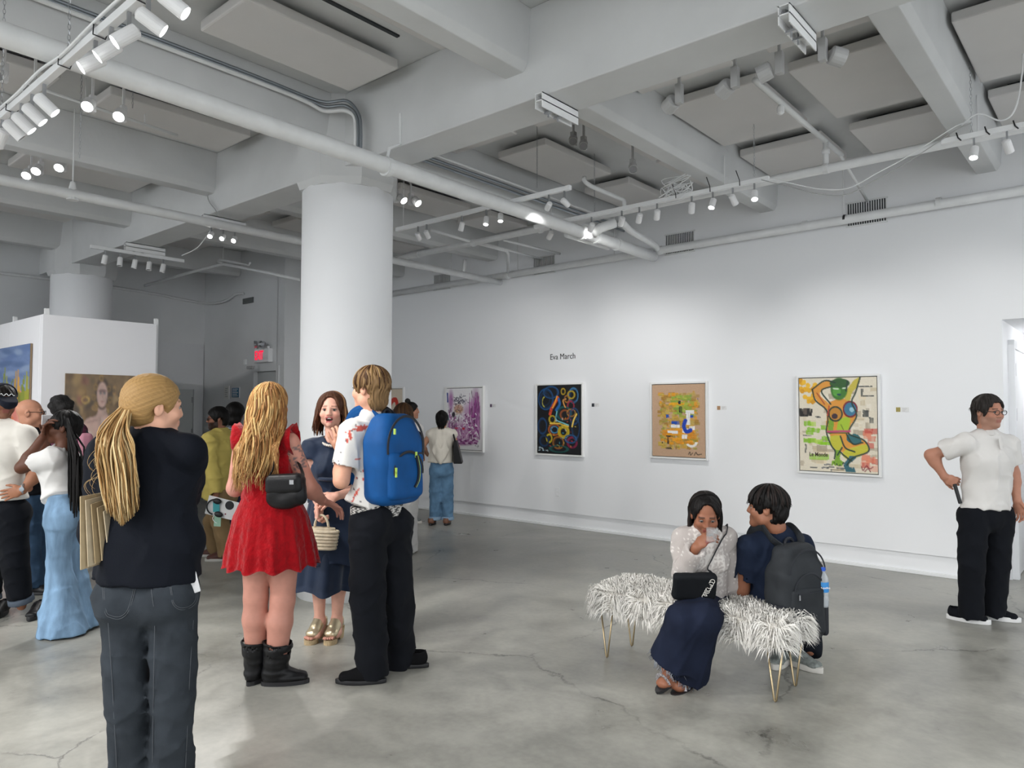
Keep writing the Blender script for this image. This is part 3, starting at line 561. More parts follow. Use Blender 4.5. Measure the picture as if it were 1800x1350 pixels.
for i in range(150):
    x, y = c.rng.uniform(.12, .88), c.rng.uniform(.40, .88); l = c.rng.uniform(.02, .07); a_ = c.rng.uniform(0, 3.14); c.line([(x, y), (x + l * math.cos(a_), y + l * math.sin(a_) / c.asp)], c.rng.uniform(.004, .013), (PU + ['#efe9ee', '#f4f0f4', '#e6dde6', '#f2ecf0'] * 2)[i % 16], z=.15)
for i in range(70):
    a_ = c.rng.uniform(-1.9, 1.9); x, y = c.rng.normal(.36, .10), c.rng.normal(.20, .045); c.line([(x, y), (x + .05 * math.cos(a_), y + .03 * math.sin(a_))], .006, ['#2b2b44', '#3a3450', '#1e2740', '#57405c', '#41325a'][i % 5], z=.2)
c.ell(.36, .34, .13, .075, '#c9a08c', soft=.5)
for i in range(40): x, y = c.rng.normal(.35, .06), c.rng.normal(.34, .04); c.line([(x, y), (x + c.rng.uniform(-.04, .04), y + c.rng.uniform(-.02, .03))], .006, ['#b8903c', '#e0c0b0', '#9a5a60', '#30283c', '#d8b8a8', '#54404c'][i % 6])
c.ell(.22, .43, .045, .045, '#2a2030', soft=.4); c.ell(.5, .66, .04, .02, '#c8283c', soft=.6); c.ell(.3, .655, .05, .015, '#d04a6c', soft=.6)
for k in range(26): x = .18 + .026 * k; y = .87 + .025 * math.sin(k * 2.2); c.line([(x, y), (x + .06, y + .015 * math.cos(k))], .018, ['#8a3c80', '#b070a8', '#6e2a66', '#d8b8d4'][k % 4], z=.2)
c.scatter(9, (.82, .90, .95, .96), (.01, .025), ['#2b2540'], .6)
hang('framed_painting', 'framed purple and white abstract painting behind the woman in the cream blouse', c, -7.79, 1.451, .822, .99, 'y', WY)
# -- dark painting with loops
c = Canvas(104, 128, '#06070c', 2)
for cx, cy, rx, ry, col, rg in [(.2, .2, .17, .16, '#1c5a94', .12), (.19, .2, .10, .10, '#0e2c4c', .2), (.32, .1, .17, .09, '#1e5f9c', .14), (.83, .15, .10, .11, '#4a90c8', .2), (.78, .14, .075, .055, '#e0c030', .35), (.6, .09, .045, .045, '#d8b428', .4),
        (.77, .3, .07, .07, '#c03a54', .3), (.62, .41, .16, .10, '#1c6a6a', .2), (.64, .43, .10, .07, '#a85a2c', .3), (.78, .40, .09, .055, '#c89040', .25), (.35, .5, .07, .055, '#e8cc30', .35), (.12, .6, .1, .12, '#1a4c80', .2), (.40, .65, .13, .085, '#d06a2a', .2), (.40, .65, .08, .05, '#4aa0d0', .3),
        (.61, .68, .10, .08, '#e8c818', .55), (.28, .78, .06, .06, '#e8d020', .4), (.49, .84, .12, .09, '#b8742c', .2), (.80, .83, .10, .075, '#a02050', .35), (.88, .62, .08, .16, '#1b4a7c', .2), (.5, .93, .2, .05, '#14605c', .25), (.77, .78, .12, .06, '#2a6aa8', .25), (.16, .82, .1, .08, '#123a64', .3), (.85, .45, .10, .12, '#1d568c', .14), (.68, .2, .05, .05, '#d08a38', .3)]:
    q_ = tuple(x * .62 for x in hexc(col)); c.ell(cx, cy, rx, ry / 1.05, q_, rg * .62); c.ell(cx + .01, cy, rx * .8, ry * .78, tuple(x * .5 for x in q_), .05)
c.curve([(.48, .18), (.4, .27), (.33, .35), (.3, .42)], .03, '#d84a24'); c.curve([(.46, .16), (.42, .24), (.36, .33)], .012, '#f0b030'); c.curve([(.5, .2), (.52, .28), (.44, .36)], .025, '#1f62a8')
c.curve([(.66, .2), (.6, .22), (.62, .28), (.65, .32)], .012, '#e0a050'); c.curve([(.9, .42), (.84, .5), (.8, .6)], .015, '#f0d060'); c.curve([(.46, .38), (.44, .5), (.6, .55), (.72, .58)], .010, '#7fd0d8'); c.curve([(.3, .56), (.5, .56), (.72, .6)], .012, '#f0c850')
c.ell(.17, .24, .05, .07, '#b8b040', .15, arc=(90, 270))
c.scatter(40, (.25, .45, .9, .9), (.008, .03), ['#f0d860', '#e0603a', '#f4f0e0', '#c02848', '#40a0c0', '#f0b030'], .5); c.scatter(12, (.03, .9, .25, .97), (.01, .04), ['#cfe0ea', '#8fb8d0'], .3)
c.scatter(40, (.03, .05, .97, .95), (.02, .06), ['#0c1c34', '#0a1424', '#10284a'], .5, .6)
hang('framed_painting', 'framed black painting with looping blue, yellow and red rings', c, -5.983, 1.458, .803, .985, 'y', WY)
# -- ochre abstract on linen
c = Canvas(96, 120, '#c3a184', 3, .03)
OC = ['#b9963c', '#c9a94a', '#a88a3a', '#c89b46', '#b08c50', '#d0a03a', '#98963c', '#c8b060', '#e09a1c', '#a67c34', '#bfa458']
for k in range(420):
    u, v = c.rng.uniform(.16, .86), c.rng.uniform(.12, .88); q_ = 1 if v < .5 else 0; c.rect(u, v, c.rng.uniform(.03, .12), c.rng.uniform(.02, .06), OC[c.rng.integers(11)], .9)
for k in range(60): c.rect(c.rng.uniform(.40, .78), c.rng.uniform(.16, .46), c.rng.uniform(.05, .12), .03, ['#8fb03a', '#a8bc48', '#7fa040', '#9aa83c'][c.rng.integers(4)], .8)
for k in range(50): c.rect(c.rng.uniform(.25, .8), c.rng.uniform(.62, .82), c.rng.uniform(.06, .15), .035, ['#e8a018', '#f0a420', '#d88a18', '#e0942a'][c.rng.integers(4)], .9)
c.rect(.47, .27, .3, .035, '#e8a81c'); c.rect(.53, .25, .045, .05, '#1c2830'); c.rect(.55, .35, .06, .09, '#12161c')
for r_ in ((.72, .38, .16, .05), (.69, .46, .07, .2), (.64, .64, .12, .06), (.76, .6, .10, .05), (.45, .58, .16, .04), (.4, .66, .2, .035), (.62, .72, .1, .06)): c.rect(*r_, '#f0efee', 1, .3)
c.curve([(.64, .5), (.61, .58), (.66, .65), (.74, .63)], .035, '#1c44b4'); c.rect(.45, .53, .15, .05, '#1d4fae'); c.rect(.76, .445, .06, .035, '#1c4cb0'); c.rect(.3, .44, .06, .04, '#2a56a8')
c.rect(.31, .77, .035, .12, '#22242a'); c.rect(.33, .715, .13, .022, '#2a2a20'); c.rect(.32, .89, .12, .02, '#26262a'); c.rect(.2, .81, .02, .03, '#33302a'); c.rect(.87, .2, .012, .03, '#3a4080')
c.ell(.75, .79, .09, .06, '#efece6', .25, arc=(0, 150))
c.curve([(.69, .96), (.72, .93), (.73, .97), (.77, .94)], .007, '#2a2620'); c.curve([(.80, .97), (.83, .93), (.86, .96), (.93, .95)], .007, '#2a2620')
hang('framed_painting', 'framed ochre and white abstract painting on bare tan linen', c, -4.197, 1.463, .757, .925, 'y', WY)
# -- green and orange dancing figure
c = Canvas(118, 142, '#e3dac6', 4, .03)
for _ in range(70): c.rect(c.rng.uniform(.02, .98), c.rng.uniform(.02, .98), c.rng.uniform(.04, .16), c.rng.uniform(.02, .07), ['#d8cbb2', '#b8aa92', '#ece4d4', '#cfc0a0', '#e8d8b8', '#a89a84'][c.rng.integers(6)], .8)
for _ in range(22): c.ell(c.rng.uniform(.02, .24), c.rng.uniform(.02, .26), .035, .025, ['#e8b020', '#f0bc30', '#d89a20'][c.rng.integers(3)], rot=c.rng.uniform(0, 3))
c.rect(.09, .37, .17, .09, '#1c1a18'); c.rect(.08, .36, .05, .06, '#5a5048')
for _ in range(10): c.rect(c.rng.uniform(.08, .35), c.rng.uniform(.48, .72), .1, .05, ['#9acb28', '#88c020', '#b4d850'][c.rng.integers(3)], .9)
c.rect(.26, .85, .26, .06, '#98cc30', .8); c.rect(.35, .70, .20, .035, '#8ecb1c')
for _ in range(16): c.rect(c.rng.uniform(.8, .98), c.rng.uniform(.55, .95), .1, .06, ['#e4a890', '#d86a50', '#eab8a0', '#c8402c', '#e89070'][c.rng.integers(5)], .75)
for _ in range(10): c.rect(c.rng.uniform(.1, .6), c.rng.uniform(.9, .98), .1, .015, ['#20303c', '#384858', '#b0a080'][c.rng.integers(3)], .8)
for a_ in ((.84, .10, .22, .015), (.82, .16, .03, .09), (.9, .2, .14, .012), (.86, .38, .07, .07), (.93, .45, .05, .06), (.25, .42, .08, .015), (.1, .62, .12, .01), (.08, .76, .02, .1)): c.rect(*a_, '#1d2c30', .9)
G, Y_, O_, DK = '#7da82c', '#c9c43a', '#e09a3c', '#1d3a30'
c.blob([(.18, .12), (.34, .04), (.46, .05), (.44, .09), (.34, .12), (.28, .18), (.42, .30), (.36, .34), (.22, .22)], O_)      # raised arm
c.blob([(.72, .03), (.80, .0), (.78, .08), (.70, .16), (.66, .26), (.60, .22), (.64, .12)], '#c8b848')                       # other arm
c.blob([(.40, .26), (.56, .22), (.68, .28), (.74, .40), (.66, .52), (.64, .60), (.40, .60), (.36, .46)], O_)                # trunk
c.blob([(.40, .42), (.46, .40), (.44, .58), (.38, .58)], G); c.blob([(.52, .44), (.66, .42), (.63, .57), (.50, .57)], '#a9c832')
c.blob([(.40, .60), (.66, .60), (.84, .66), (.88, .76), (.70, .80), (.54, .78), (.44, .70)], O_); c.blob([(.62, .60), (.76, .60), (.80, .68), (.70, .70), (.62, .66)], '#2e6a70')
c.blob([(.41, .62), (.54, .62), (.56, .74), (.50, .80), (.42, .72)], Y_); c.blob([(.60, .76), (.86, .70), (.88, .78), (.66, .86), (.56, .82)], Y_)
c.blob([(.46, .76), (.54, .78), (.53, .86), (.58, .90), (.50, .93), (.42, .90), (.47, .86)], G); c.blob([(.66, .82), (.74, .84), (.64, .92), (.72, .98), (.62, .99), (.58, .92)], '#2f6470')
c.ell(.53, .12, .11, .12, '#3f7a2c'); c.ell(.54, .06, .13, .05, '#2c5a28'); c.ell(.5, .15, .05, .05, '#57a03c'); c.line([(.46, .115), (.52, .12)], .008, '#d6e6d0'); c.line([(.58, .115), (.62, .11)], .008, '#d6e6d0'); c.ell(.53, .18, .03, .01, '#1c4a50')
c.ell(.48, .38, .085, .075, '#c88a30'); c.ell(.48, .385, .085, .075, DK, .12); c.ell(.67, .33, .085, .08, '#3a7a9a'); c.ell(.67, .335, .085, .08, '#7a2030', .12); c.ell(.69, .34, .03, .025, '#9cc8d8'); c.ell(.47, .41, .04, .03, '#3a2430')
for p in ([(.18, .12), (.34, .03), (.48, .05)], [(.18, .12), (.22, .24), (.36, .34), (.38, .46), (.36, .58), (.42, .72), (.47, .78), (.46, .86)], [(.44, .09), (.30, .14), (.42, .28)], [(.80, .0), (.74, .16), (.69, .26), (.75, .40), (.66, .54), (.66, .60), (.84, .66), (.89, .77), (.70, .84), (.62, .92)], [(.64, .04), (.62, .14)], [(.54, .62), (.60, .74), (.72, .78)], [(.53, .78), (.58, .82), (.68, .88)], [(.46, .9), (.52, .93), (.58, .9)], [(.62, .60), (.70, .70), (.82, .68)], [(.56, .74), (.50, .82)]):
    c.curve(p, .010, DK)
c.line([(.38, .575), (.66, .565)], .014, '#c05070'); c.line([(.38, .59), (.64, .585)], .006, DK); c.curve([(.24, .16), (.34, .28)], .008, '#b05030'); c.curve([(.40, .30), (.38, .40)], .008, '#b8402c'); c.curve([(.55, .5), (.58, .55)], .006, '#6a8020')
for k in range(4): c.line([(.44 + .035 * k, .89), (.43 + .04 * k, .925)], .012, G); c.line([(.61 + .03 * k, .95), (.61 + .035 * k, .985)], .012, '#2f6470')
c.curve([(.80, .93), (.82, .97), (.86, .92), (.9, .95), (.94, .93)], .006, '#8a2430'); c.curve([(.84, .98), (.88, .95), (.91, .98)], .006, '#8a2430')
pt, Mx = hang('framed_painting', 'framed painting of a green and orange dancing figure, largest on the wall', c, -2.38, 1.438, .826, 1.035, 'y', WY)
text_mesh('Le Monde', .062, mat('ink', (.10, .07, .05), .7), 'newsprint_title', pt, Mx @ Matrix.Translation((-.19, -.315, .0405)), .0006, True, .75)
# -- beige painting half behind the column
c = Canvas(60, 80, '#d9cbb8', 6)
c.curve([(.45, .5), (.55, .25), (.75, .2), (.82, .4), (.8, .55)], .06, '#c83424'); c.blob([(.3, .5), (.75, .35), (.82, .6), (.7, .75), (.4, .8)], '#24304c'); c.blob([(.5, .55), (.65, .5), (.62, .75), (.5, .7)], '#d8c890'); c.scatter(20, (.2, .3, .85, .85), (.03, .08), ['#1e2438', '#d86a3c', '#c8b8a0', '#30508a'], .5)
hang('framed_painting', 'framed beige painting with a red arch, half hidden behind the near column', c, -9.52, 1.47, .70, .985, 'y', WY)
# -- pale figure in brown and gold on the partition
ya, yb = atX(113, 700, PX_).y, atX(235, 700, PX_).y; zt = atX(113, 656, PX_ + .04).z
c = Canvas(100, 128, '#7d6442', 7, .05)
for _ in range(90): c.ell(c.rng.uniform(0, 1), c.rng.uniform(0, 1), c.rng.uniform(.03, .10), c.rng.uniform(.02, .06), ['#5a4630', '#8c7048', '#a88a5a', '#4a3a2a', '#9a7a4a', '#c0a070', '#6a5030', '#8a5a48'][c.rng.integers(8)], rot=c.rng.uniform(0, 3), soft=.7)
for _ in range(16): x, y = c.rng.uniform(.02, .98), c.rng.uniform(.02, .95); c.ell(x, y, c.rng.uniform(.02, .05), c.rng.uniform(.015, .04), ['#c8a458', '#d8c090', '#3a2c20', '#b08850'][c.rng.integers(4)], .2)
SK, SD = '#d2b0a4', '#b08a80'
c.blob([(.22, .42), (.30, .35), (.44, .32), (.47, .24), (.56, .24), (.60, .32), (.72, .36), (.80, .42), (.80, .62), (.74, .62), (.72, .50), (.70, .62), (.72, .78), (.74, .99), (.30, .99), (.34, .80), (.35, .62), (.32, .50), (.30, .66), (.22, .66)], SK)
c.ell(.515, .15, .105, .13, '#4a3424'); c.ell(.515, .16, .075, .10, SK); c.ell(.515, .13, .06, .012, '#8a6a68'); c.ell(.49, .15, .016, .008, '#5a6a74'); c.ell(.545, .15, .016, .008, '#5a6a74'); c.ell(.515, .215, .02, .007, '#a05058'); c.line([(.515, .15), (.513, .185)], .006, '#c49a90')
for x, y in ((.42, .10), (.40, .18), (.43, .24), (.61, .11), (.63, .2), (.60, .25), (.5, .03)): c.ell(x, y, .025, .02, '#8f7038', .35)
c.ell(.42, .52, .07, .05, '#dcbcae', soft=.6); c.ell(.62, .52, .07, .05, '#dcbcae', soft=.6); c.curve([(.36, .55), (.42, .58), (.49, .55)], .006, SD); c.curve([(.55, .55), (.62, .58), (.68, .55)], .006, SD); c.curve([(.52, .34), (.52, .50), (.53, .8)], .008, '#e2ccc2'); c.curve([(.30, .38), (.45, .36)], .006, SD)
for k in range(14): a_ = .35 + .025 * k; c.ell(.40 + .03 * math.sin(k * 1.9), .62 + .02 * k, .03, .018, ['#6a5a38', '#b09a58', '#3c3424'][k % 3], .3)
c.ell(.52, .97, .08, .05, '#6a5044', soft=.8)
for _ in range(16): c.ell(c.rng.uniform(.3, .75), c.rng.uniform(.4, .9), .05, .04, ['#dec6bc', '#c8a298', '#e2d2c8'][c.rng.integers(3)], soft=1.0, z=0)
c.blur(2)
for _ in range(3): c.a *= (.86 + .28 * c.noise(16, 20)[..., None])
c.a = c.a * .9 + .06
hang('canvas_painting', 'unframed brown and gold canvas of a pale standing figure on the white partition', c, (ya + yb) / 2, zt - .72, yb - ya, 1.44, 'x', PX_, False, .035)
# -- coral and blue on the partition's other face
xa, xb = atY(-75, 650, PY0).x, atY(57, 650, PY0).x; zt = atY(57, 604, PY0).z
c = Canvas(84, 110, '#6d86b4', 8, .04)
for _ in range(60): c.ell(c.rng.uniform(0, 1), c.rng.uniform(0, .32), c.rng.uniform(.04, .12), .02, ['#5f7aac', '#7d94bd', '#8ea2c4', '#54709f'][c.rng.integers(4)], soft=.8, rot=c.rng.uniform(-.4, .4))
c.poly([(0, .34), (.2, .30), (.4, .33), (.6, .28), (.8, .32), (1, .34), (1, 1), (0, 1)], '#e88a7c')
for _ in range(50): x = c.rng.uniform(0, 1); y = c.rng.uniform(.32, .8); c.line([(x, y), (x + .01, y + c.rng.uniform(.1, .3))], c.rng.uniform(.01, .03), ['#f0a090', '#e07a70', '#f4b09a', '#e8705c', '#e87838'][c.rng.integers(5)], dry=1)
for k in range(22): x = .03 + .045 * k; t = c.rng.uniform(.13, .26); c.blob([(x - .03, .40), (x - .012, .3), (x + c.rng.uniform(-.02, .03), t), (x + .016, .3), (x + .03, .40)], ['#8a962c', '#a8a830', '#6e8028', '#c89a28', '#d8a030'][k % 5])
for k in range(14): x = c.rng.uniform(.02, .98); c.line([(x, .34), (x + .02, .43)], .012, ['#e8a030', '#6e7428', '#d87830'][k % 3])
hang('canvas_painting', 'unframed coral and blue canvas with green flame shapes on the partition', c, (xa + xb) / 2, zt - .8, xb - xa, 1.6, 'y', PY0, False, .035)
# -- small caption cards
for i, (px, py, col, lab) in enumerate(((866, 713, '#6a5a70', 'purple and white abstract'), (1046, 712, '#30343c', 'black painting with rings'), (1268, 717, '#b08a68', 'ochre abstract on linen'), (1585, 720, '#a89a58', 'green and orange figure'))):
    p = atY(px, py, WY); t = thing('caption_card', 'small white caption card beside the ' + lab, 'label', (p.x, WY, p.z - .03), 'caption cards')
    MB().box((p.x + .0, WY - .004, p.z - .022), (p.x + .065, WY, p.z + .022)).build('card', mat('card_white', (.78, .78, .78), .8), t)
    MB().box((p.x - .05, WY - .005, p.z - .022), (p.x - .012, WY, p.z + .022)).build('thumbnail', mat('thumb' + str(i), col, .6), t)
    for k in range(3): MB().box((p.x + .008, WY - .005, p.z + .010 - .012 * k), (p.x + .05 - .01 * k, WY - .004, p.z + .013 - .012 * k)).build('print_line', m_grey_lamp, t)
# ================================================================== figures: smooth implicit surfaces turned into meshes
def A3(p): return np.array((p[0], p[1], p[2]), float)
def nrm(v): v = np.asarray(v, float); return v / (np.linalg.norm(v) + 1e-12)
def lerp(a, b, t): return A3(a) * (1 - t) + A3(b) * t
class Field:
    def __init__(s): s.ops = []; s.disp = None; s.floor = None; s.dmax = .02
    def _add(s, fn, lo, hi, k, kind): s.ops.append((fn, np.asarray(lo, float), np.asarray(hi, float), k, kind)); return s
    def cone(s, a, b, ra, rb, k=.03, f0=False, f1=False, kind='+'):
        a, b = A3(a), A3(b); ab = b - a; L = np.linalg.norm(ab) + 1e-9; u = ab / L; m = max(ra, rb)
        def fn(X, Y, Z):
            x, y, z = X - a[0], Y - a[1], Z - a[2]; t = x * u[0] + y * u[1] + z * u[2]; tc = np.clip(t, 0, L); r = ra + (rb - ra) * tc / L
            if f0 or f1:
                rad = np.sqrt((x - t * u[0]) ** 2 + (y - t * u[1]) ** 2 + (z - t * u[2]) ** 2) - r
                d = np.sqrt((x - tc * u[0]) ** 2 + (y - tc * u[1]) ** 2 + (z - tc * u[2]) ** 2) - r
                if f0: d = np.where(t < 0, np.maximum(rad, -t), d)
                if f1: d = np.where(t > L, np.maximum(rad, t - L), d)
                return d
            return np.sqrt((x - tc * u[0]) ** 2 + (y - tc * u[1]) ** 2 + (z - tc * u[2]) ** 2) - r
        return s._add(fn, np.minimum(a, b) - m, np.maximum(a, b) + m, k, kind)
    def ell(s, a, b, wa, wb, side, k=.04, f0=False, f1=False, kind='+'):
        """elliptical cone: wa, wb = (half width along side, half depth) at a and b"""
        a, b = A3(a), A3(b); ab = b - a; L = np.linalg.norm(ab) + 1e-9; u = ab / L; sd = nrm(A3(side) - u * (A3(side) @ u)); fw = np.cross(u, sd); m = max(*wa, *wb)
        def fn(X, Y, Z):
            x, y, z = X - a[0], Y - a[1], Z - a[2]; t = x * u[0] + y * u[1] + z * u[2]; tc = np.clip(t, 0, L); q = tc / L
            p = x * sd[0] + y * sd[1] + z * sd[2]; v = x * fw[0] + y * fw[1] + z * fw[2]; A = wa[0] + (wb[0] - wa[0]) * q; B = wa[1] + (wb[1] - wa[1]) * q; C = np.minimum(A, B); o = t - tc
            if f0: o = np.where(t < 0, 0, o)
            if f1: o = np.where(t > L, 0, o)
            P, V = p / A, v / B; k0 = np.sqrt(P * P + V * V + (o / C) ** 2) + 1e-9; k1 = np.sqrt((P / A) ** 2 + (V / B) ** 2 + (o / (C * C)) ** 2) + 1e-9
            d = k0 * (k0 - 1) / k1; d = np.where(k0 < .3, -C * .7, d)
            if f0: d = np.maximum(d, -t)
            if f1: d = np.maximum(d, t - L)
            return d
        return s._add(fn, np.minimum(a, b) - m, np.maximum(a, b) + m, k, kind)
    def ball(s, c, r, M=None, k=.03, kind='+'):
        c = A3(c); r = np.array(r if np.ndim(r) else (r, r, r), float); M = np.eye(3) if M is None else M; m = r.max()
        def fn(X, Y, Z):
            x, y, z = X - c[0], Y - c[1], Z - c[2]; P = [(x * M[0, i] + y * M[1, i] + z * M[2, i]) / r[i] for i in range(3)]
            k0 = np.sqrt(P[0] ** 2 + P[1] ** 2 + P[2] ** 2) + 1e-9; k1 = np.sqrt((P[0] / r[0]) ** 2 + (P[1] / r[1]) ** 2 + (P[2] / r[2]) ** 2) + 1e-9
            return np.where(k0 < .3, -r.min() * .7, k0 * (k0 - 1) / k1)
        return s._add(fn, c - m, c + m, k, kind)
    def rbox(s, c, h, M=None, r=.01, k=.01, kind='+'):
        c = A3(c); h = np.array(h, float); M = np.eye(3) if M is None else M; m = np.linalg.norm(h)
        def fn(X, Y, Z):
            x, y, z = X - c[0], Y - c[1], Z - c[2]; Q = [np.abs(x * M[0, i] + y * M[1, i] + z * M[2, i]) - h[i] + r for i in range(3)]
            return np.sqrt(sum(np.maximum(q, 0) ** 2 for q in Q)) + np.minimum(np.maximum(np.maximum(Q[0], Q[1]), Q[2]), 0) - r
        return s._add(fn, c - m, c + m, k, kind)
    def cut(s, p, n, lo=None, hi=None):
        p = A3(p); n = nrm(n)
        return s._add(lambda X, Y, Z: -((X - p[0]) * n[0] + (Y - p[1]) * n[1] + (Z - p[2]) * n[2]), (-99,) * 3 if lo is None else lo, (99,) * 3 if hi is None else hi, 0, '-')
    def grid(s, lo, hi, h):
        n = np.ceil((np.asarray(hi) - lo) / h).astype(int) + 1; ax = [lo[i] + h * np.arange(n[i]) for i in range(3)]; D = np.full(n, .5)
        for fn, l, g, k, kind in s.ops:
            mg = k + 3 * h + s.dmax
            i0 = [max(0, int(np.searchsorted(ax[i], l[i] - mg))) for i in range(3)]; i1 = [min(n[i], int(np.searchsorted(ax[i], g[i] + mg))) for i in range(3)]
            if any(i0[i] >= i1[i] for i in range(3)): continue
            sl = tuple(slice(i0[i], i1[i]) for i in range(3)); X, Y, Z = ax[0][sl[0]][:, None, None], ax[1][sl[1]][None, :, None], ax[2][sl[2]][None, None, :]
            b = fn(X, Y, Z) * np.ones(D[sl].shape); a = D[sl]
            if kind == '+':
                if k > 0: q = np.clip(.5 + .5 * (a - b) / k, 0, 1); D[sl] = a * (1 - q) + b * q - k * q * (1 - q)
                else: D[sl] = np.minimum(a, b)
            else:
                b = -b
                if k > 0: q = np.clip(.5 - .5 * (a - b) / k, 0, 1); D[sl] = a * (1 - q) + b * q + k * q * (1 - q)
                else: D[sl] = np.maximum(a, b)
        if s.disp is not None:
            m = np.abs(D) < .06; I = np.nonzero(m); D[m] += s.disp(ax[0][I[0]], ax[1][I[1]], ax[2][I[2]])
        if s.floor is not None: D = np.maximum(D, s.floor - ax[2][None, None, :])
        return D
    def mesh(s, h, fine=()):
        lo = np.min([o[1] for o in s.ops if o[4] == '+'], 0) - .03 - s.dmax; hi = np.max([o[2] for o in s.ops if o[4] == '+'], 0) + .03 + s.dmax
        V, Q = nets(s.grid(lo, hi, h), lo, h)
        parts = [(V, Q)]
        for fl, fh, h2 in fine:
            fl, fh = np.asarray(fl), np.asarray(fh); nv = []
            for i, (v, q) in enumerate(parts):
                c = v[q].mean(1); ins = np.all((c > fl) & (c < fh), 1); parts[i] = (v, q[~ins])
            v, q = nets(s.grid(fl - 2 * h2 - h, fh + 2 * h2 + h, h2), fl - 2 * h2 - h, h2); c = v[q].mean(1); q = q[np.all((c > fl - h * .6) & (c < fh + h * .6), 1)]; parts.append((v, q))
        Vs, Qs, o = [], [], 0
        for v, q in parts:
            u, inv = np.unique(q, return_inverse=True); Vs.append(v[u]); Qs.append(inv.reshape(-1, 4) + o); o += len(u)
        return np.concatenate(Vs), np.concatenate(Qs)
def nets(D, lo, h):
    S = D < 0; n = np.array(D.shape)
    cs = [(i, j, k) for i in (0, 1) for j in (0, 1) for k in (0, 1)]
    cnt = sum(S[i:n[0] - 1 + i, j:n[1] - 1 + j, k:n[2] - 1 + k].astype(np.int8) for i, j, k in cs)
    I = np.argwhere((cnt > 0) & (cnt < 8)); N = len(I); idx = np.full(n - 1, -1, int); idx[I[:, 0], I[:, 1], I[:, 2]] = np.arange(N)
    acc = np.zeros((N, 3)); c = np.zeros(N); val = {o: D[I[:, 0] + o[0], I[:, 1] + o[1], I[:, 2] + o[2]] for o in cs}
    for o in cs:
        for ax in range(3):
            if o[ax] == 0:
                p = list(o); p[ax] = 1; a, b = val[o], val[tuple(p)]; m = (a < 0) != (b < 0); t = np.where(m, a / np.where(m, a - b, 1), 0)
                q = np.tile(np.array(o, float), (N, 1)); q[:, ax] += t; acc += q * m[:, None]; c += m
    V = lo + h * (I + acc / c[:, None]); Q = []
    for ax in range(3):
        a = [slice(None)] * 3; b = [slice(None)] * 3; a[ax] = slice(0, -1); b[ax] = slice(1, None); s0, s1 = S[tuple(a)], S[tuple(b)]
        E = np.argwhere(s0 != s1); u, v = (ax + 1) % 3, (ax + 2) % 3
        E = E[(E[:, u] > 0) & (E[:, v] > 0) & (E[:, u] < n[u] - 1) & (E[:, v] < n[v] - 1)]
        def cell(du, dv): e = E.copy(); e[:, u] -= du; e[:, v] -= dv; return idx[e[:, 0], e[:, 1], e[:, 2]]
        q = np.stack([cell(1, 1), cell(0, 1), cell(0, 0), cell(1, 0)], 1); f = s0[E[:, 0], E[:, 1], E[:, 2]]; q[~f] = q[~f][:, ::-1]; Q.append(q)
    return V, np.concatenate(Q)
def wob(seed, amp, freq, stretch=(1, 1, 1), n=7):
    r = np.random.default_rng(seed); K = r.standard_normal((n, 3)) * freq * np.array(stretch); ph = r.uniform(0, 6.28, n)
    def f(x, y, z): return amp * sum(np.sin(x * K[i, 0] + y * K[i, 1] + z * K[i, 2] + ph[i] + 1.3 * np.sin(x * K[i - 1, 0] + z * K[i - 1, 2])) for i in range(n)) / n ** .5
    return f
def crease(seed, amp, freq, stretch=(1, 1, 1), n=4):
    r = np.random.default_rng(seed); K = r.standard_normal((n, 3)); K = K / np.linalg.norm(K, axis=1)[:, None] * freq * np.array(stretch); ph = r.uniform(0, 6.28, n); W = r.standard_normal((n, 3)) * freq * .45
    def f(x, y, z):
        t = 0
        for i in range(n):
            a = x * K[i, 0] + y * K[i, 1] + z * K[i, 2] + ph[i] + 1.5 * np.sin(x * W[i, 0] + y * W[i, 1] + z * W[i, 2] + ph[i - 1]); m = .5 + .5 * np.sin(x * W[i - 1, 0] * .8 + y * W[i - 1, 1] * .8 + z * W[i - 1, 2] * .8 + ph[i] * 2); t = t - amp * (1 - np.abs(np.sin(a * .5))) ** 3 * m
        return t
    return f
def add_f(*fs): return lambda x, y, z: sum(f(x, y, z) for f in fs)
def field_obj(name, F, h, m, parent=None, fine=(), color=None, relax=1, origin=None):
    V, Q = F.mesh(h, fine) if isinstance(F, Field) else F
    me = bpy.data.meshes.new(name)
    off = np.zeros(3) if origin is None else A3(origin)
    me.vertices.add(len(V)); me.vertices.foreach_set('co', (V - off).ravel()); me.loops.add(len(Q) * 4); me.loops.foreach_set('vertex_index', Q.ravel().astype(np.int32))
    me.polygons.add(len(Q)); me.polygons.foreach_set('loop_start', np.arange(0, len(Q) * 4, 4, dtype=np.int32)); me.polygons.foreach_set('loop_total', np.full(len(Q), 4, dtype=np.int32))
    me.polygons.foreach_set('use_smooth', np.ones(len(Q), bool)); me.update(calc_edges=True)
    if color is not None:
        C = color(V); ca = me.color_attributes.new('Col', 'FLOAT_COLOR', 'POINT'); ca.data.foreach_set('color', np.concatenate([C, np.ones((len(V), 1))], 1).ravel())
    o = link(name, me, m)
    if origin is not None: o.location = origin
    if parent is not None: o.parent = parent; o.matrix_parent_inverse = parent.matrix_basis.inverted()
    return o
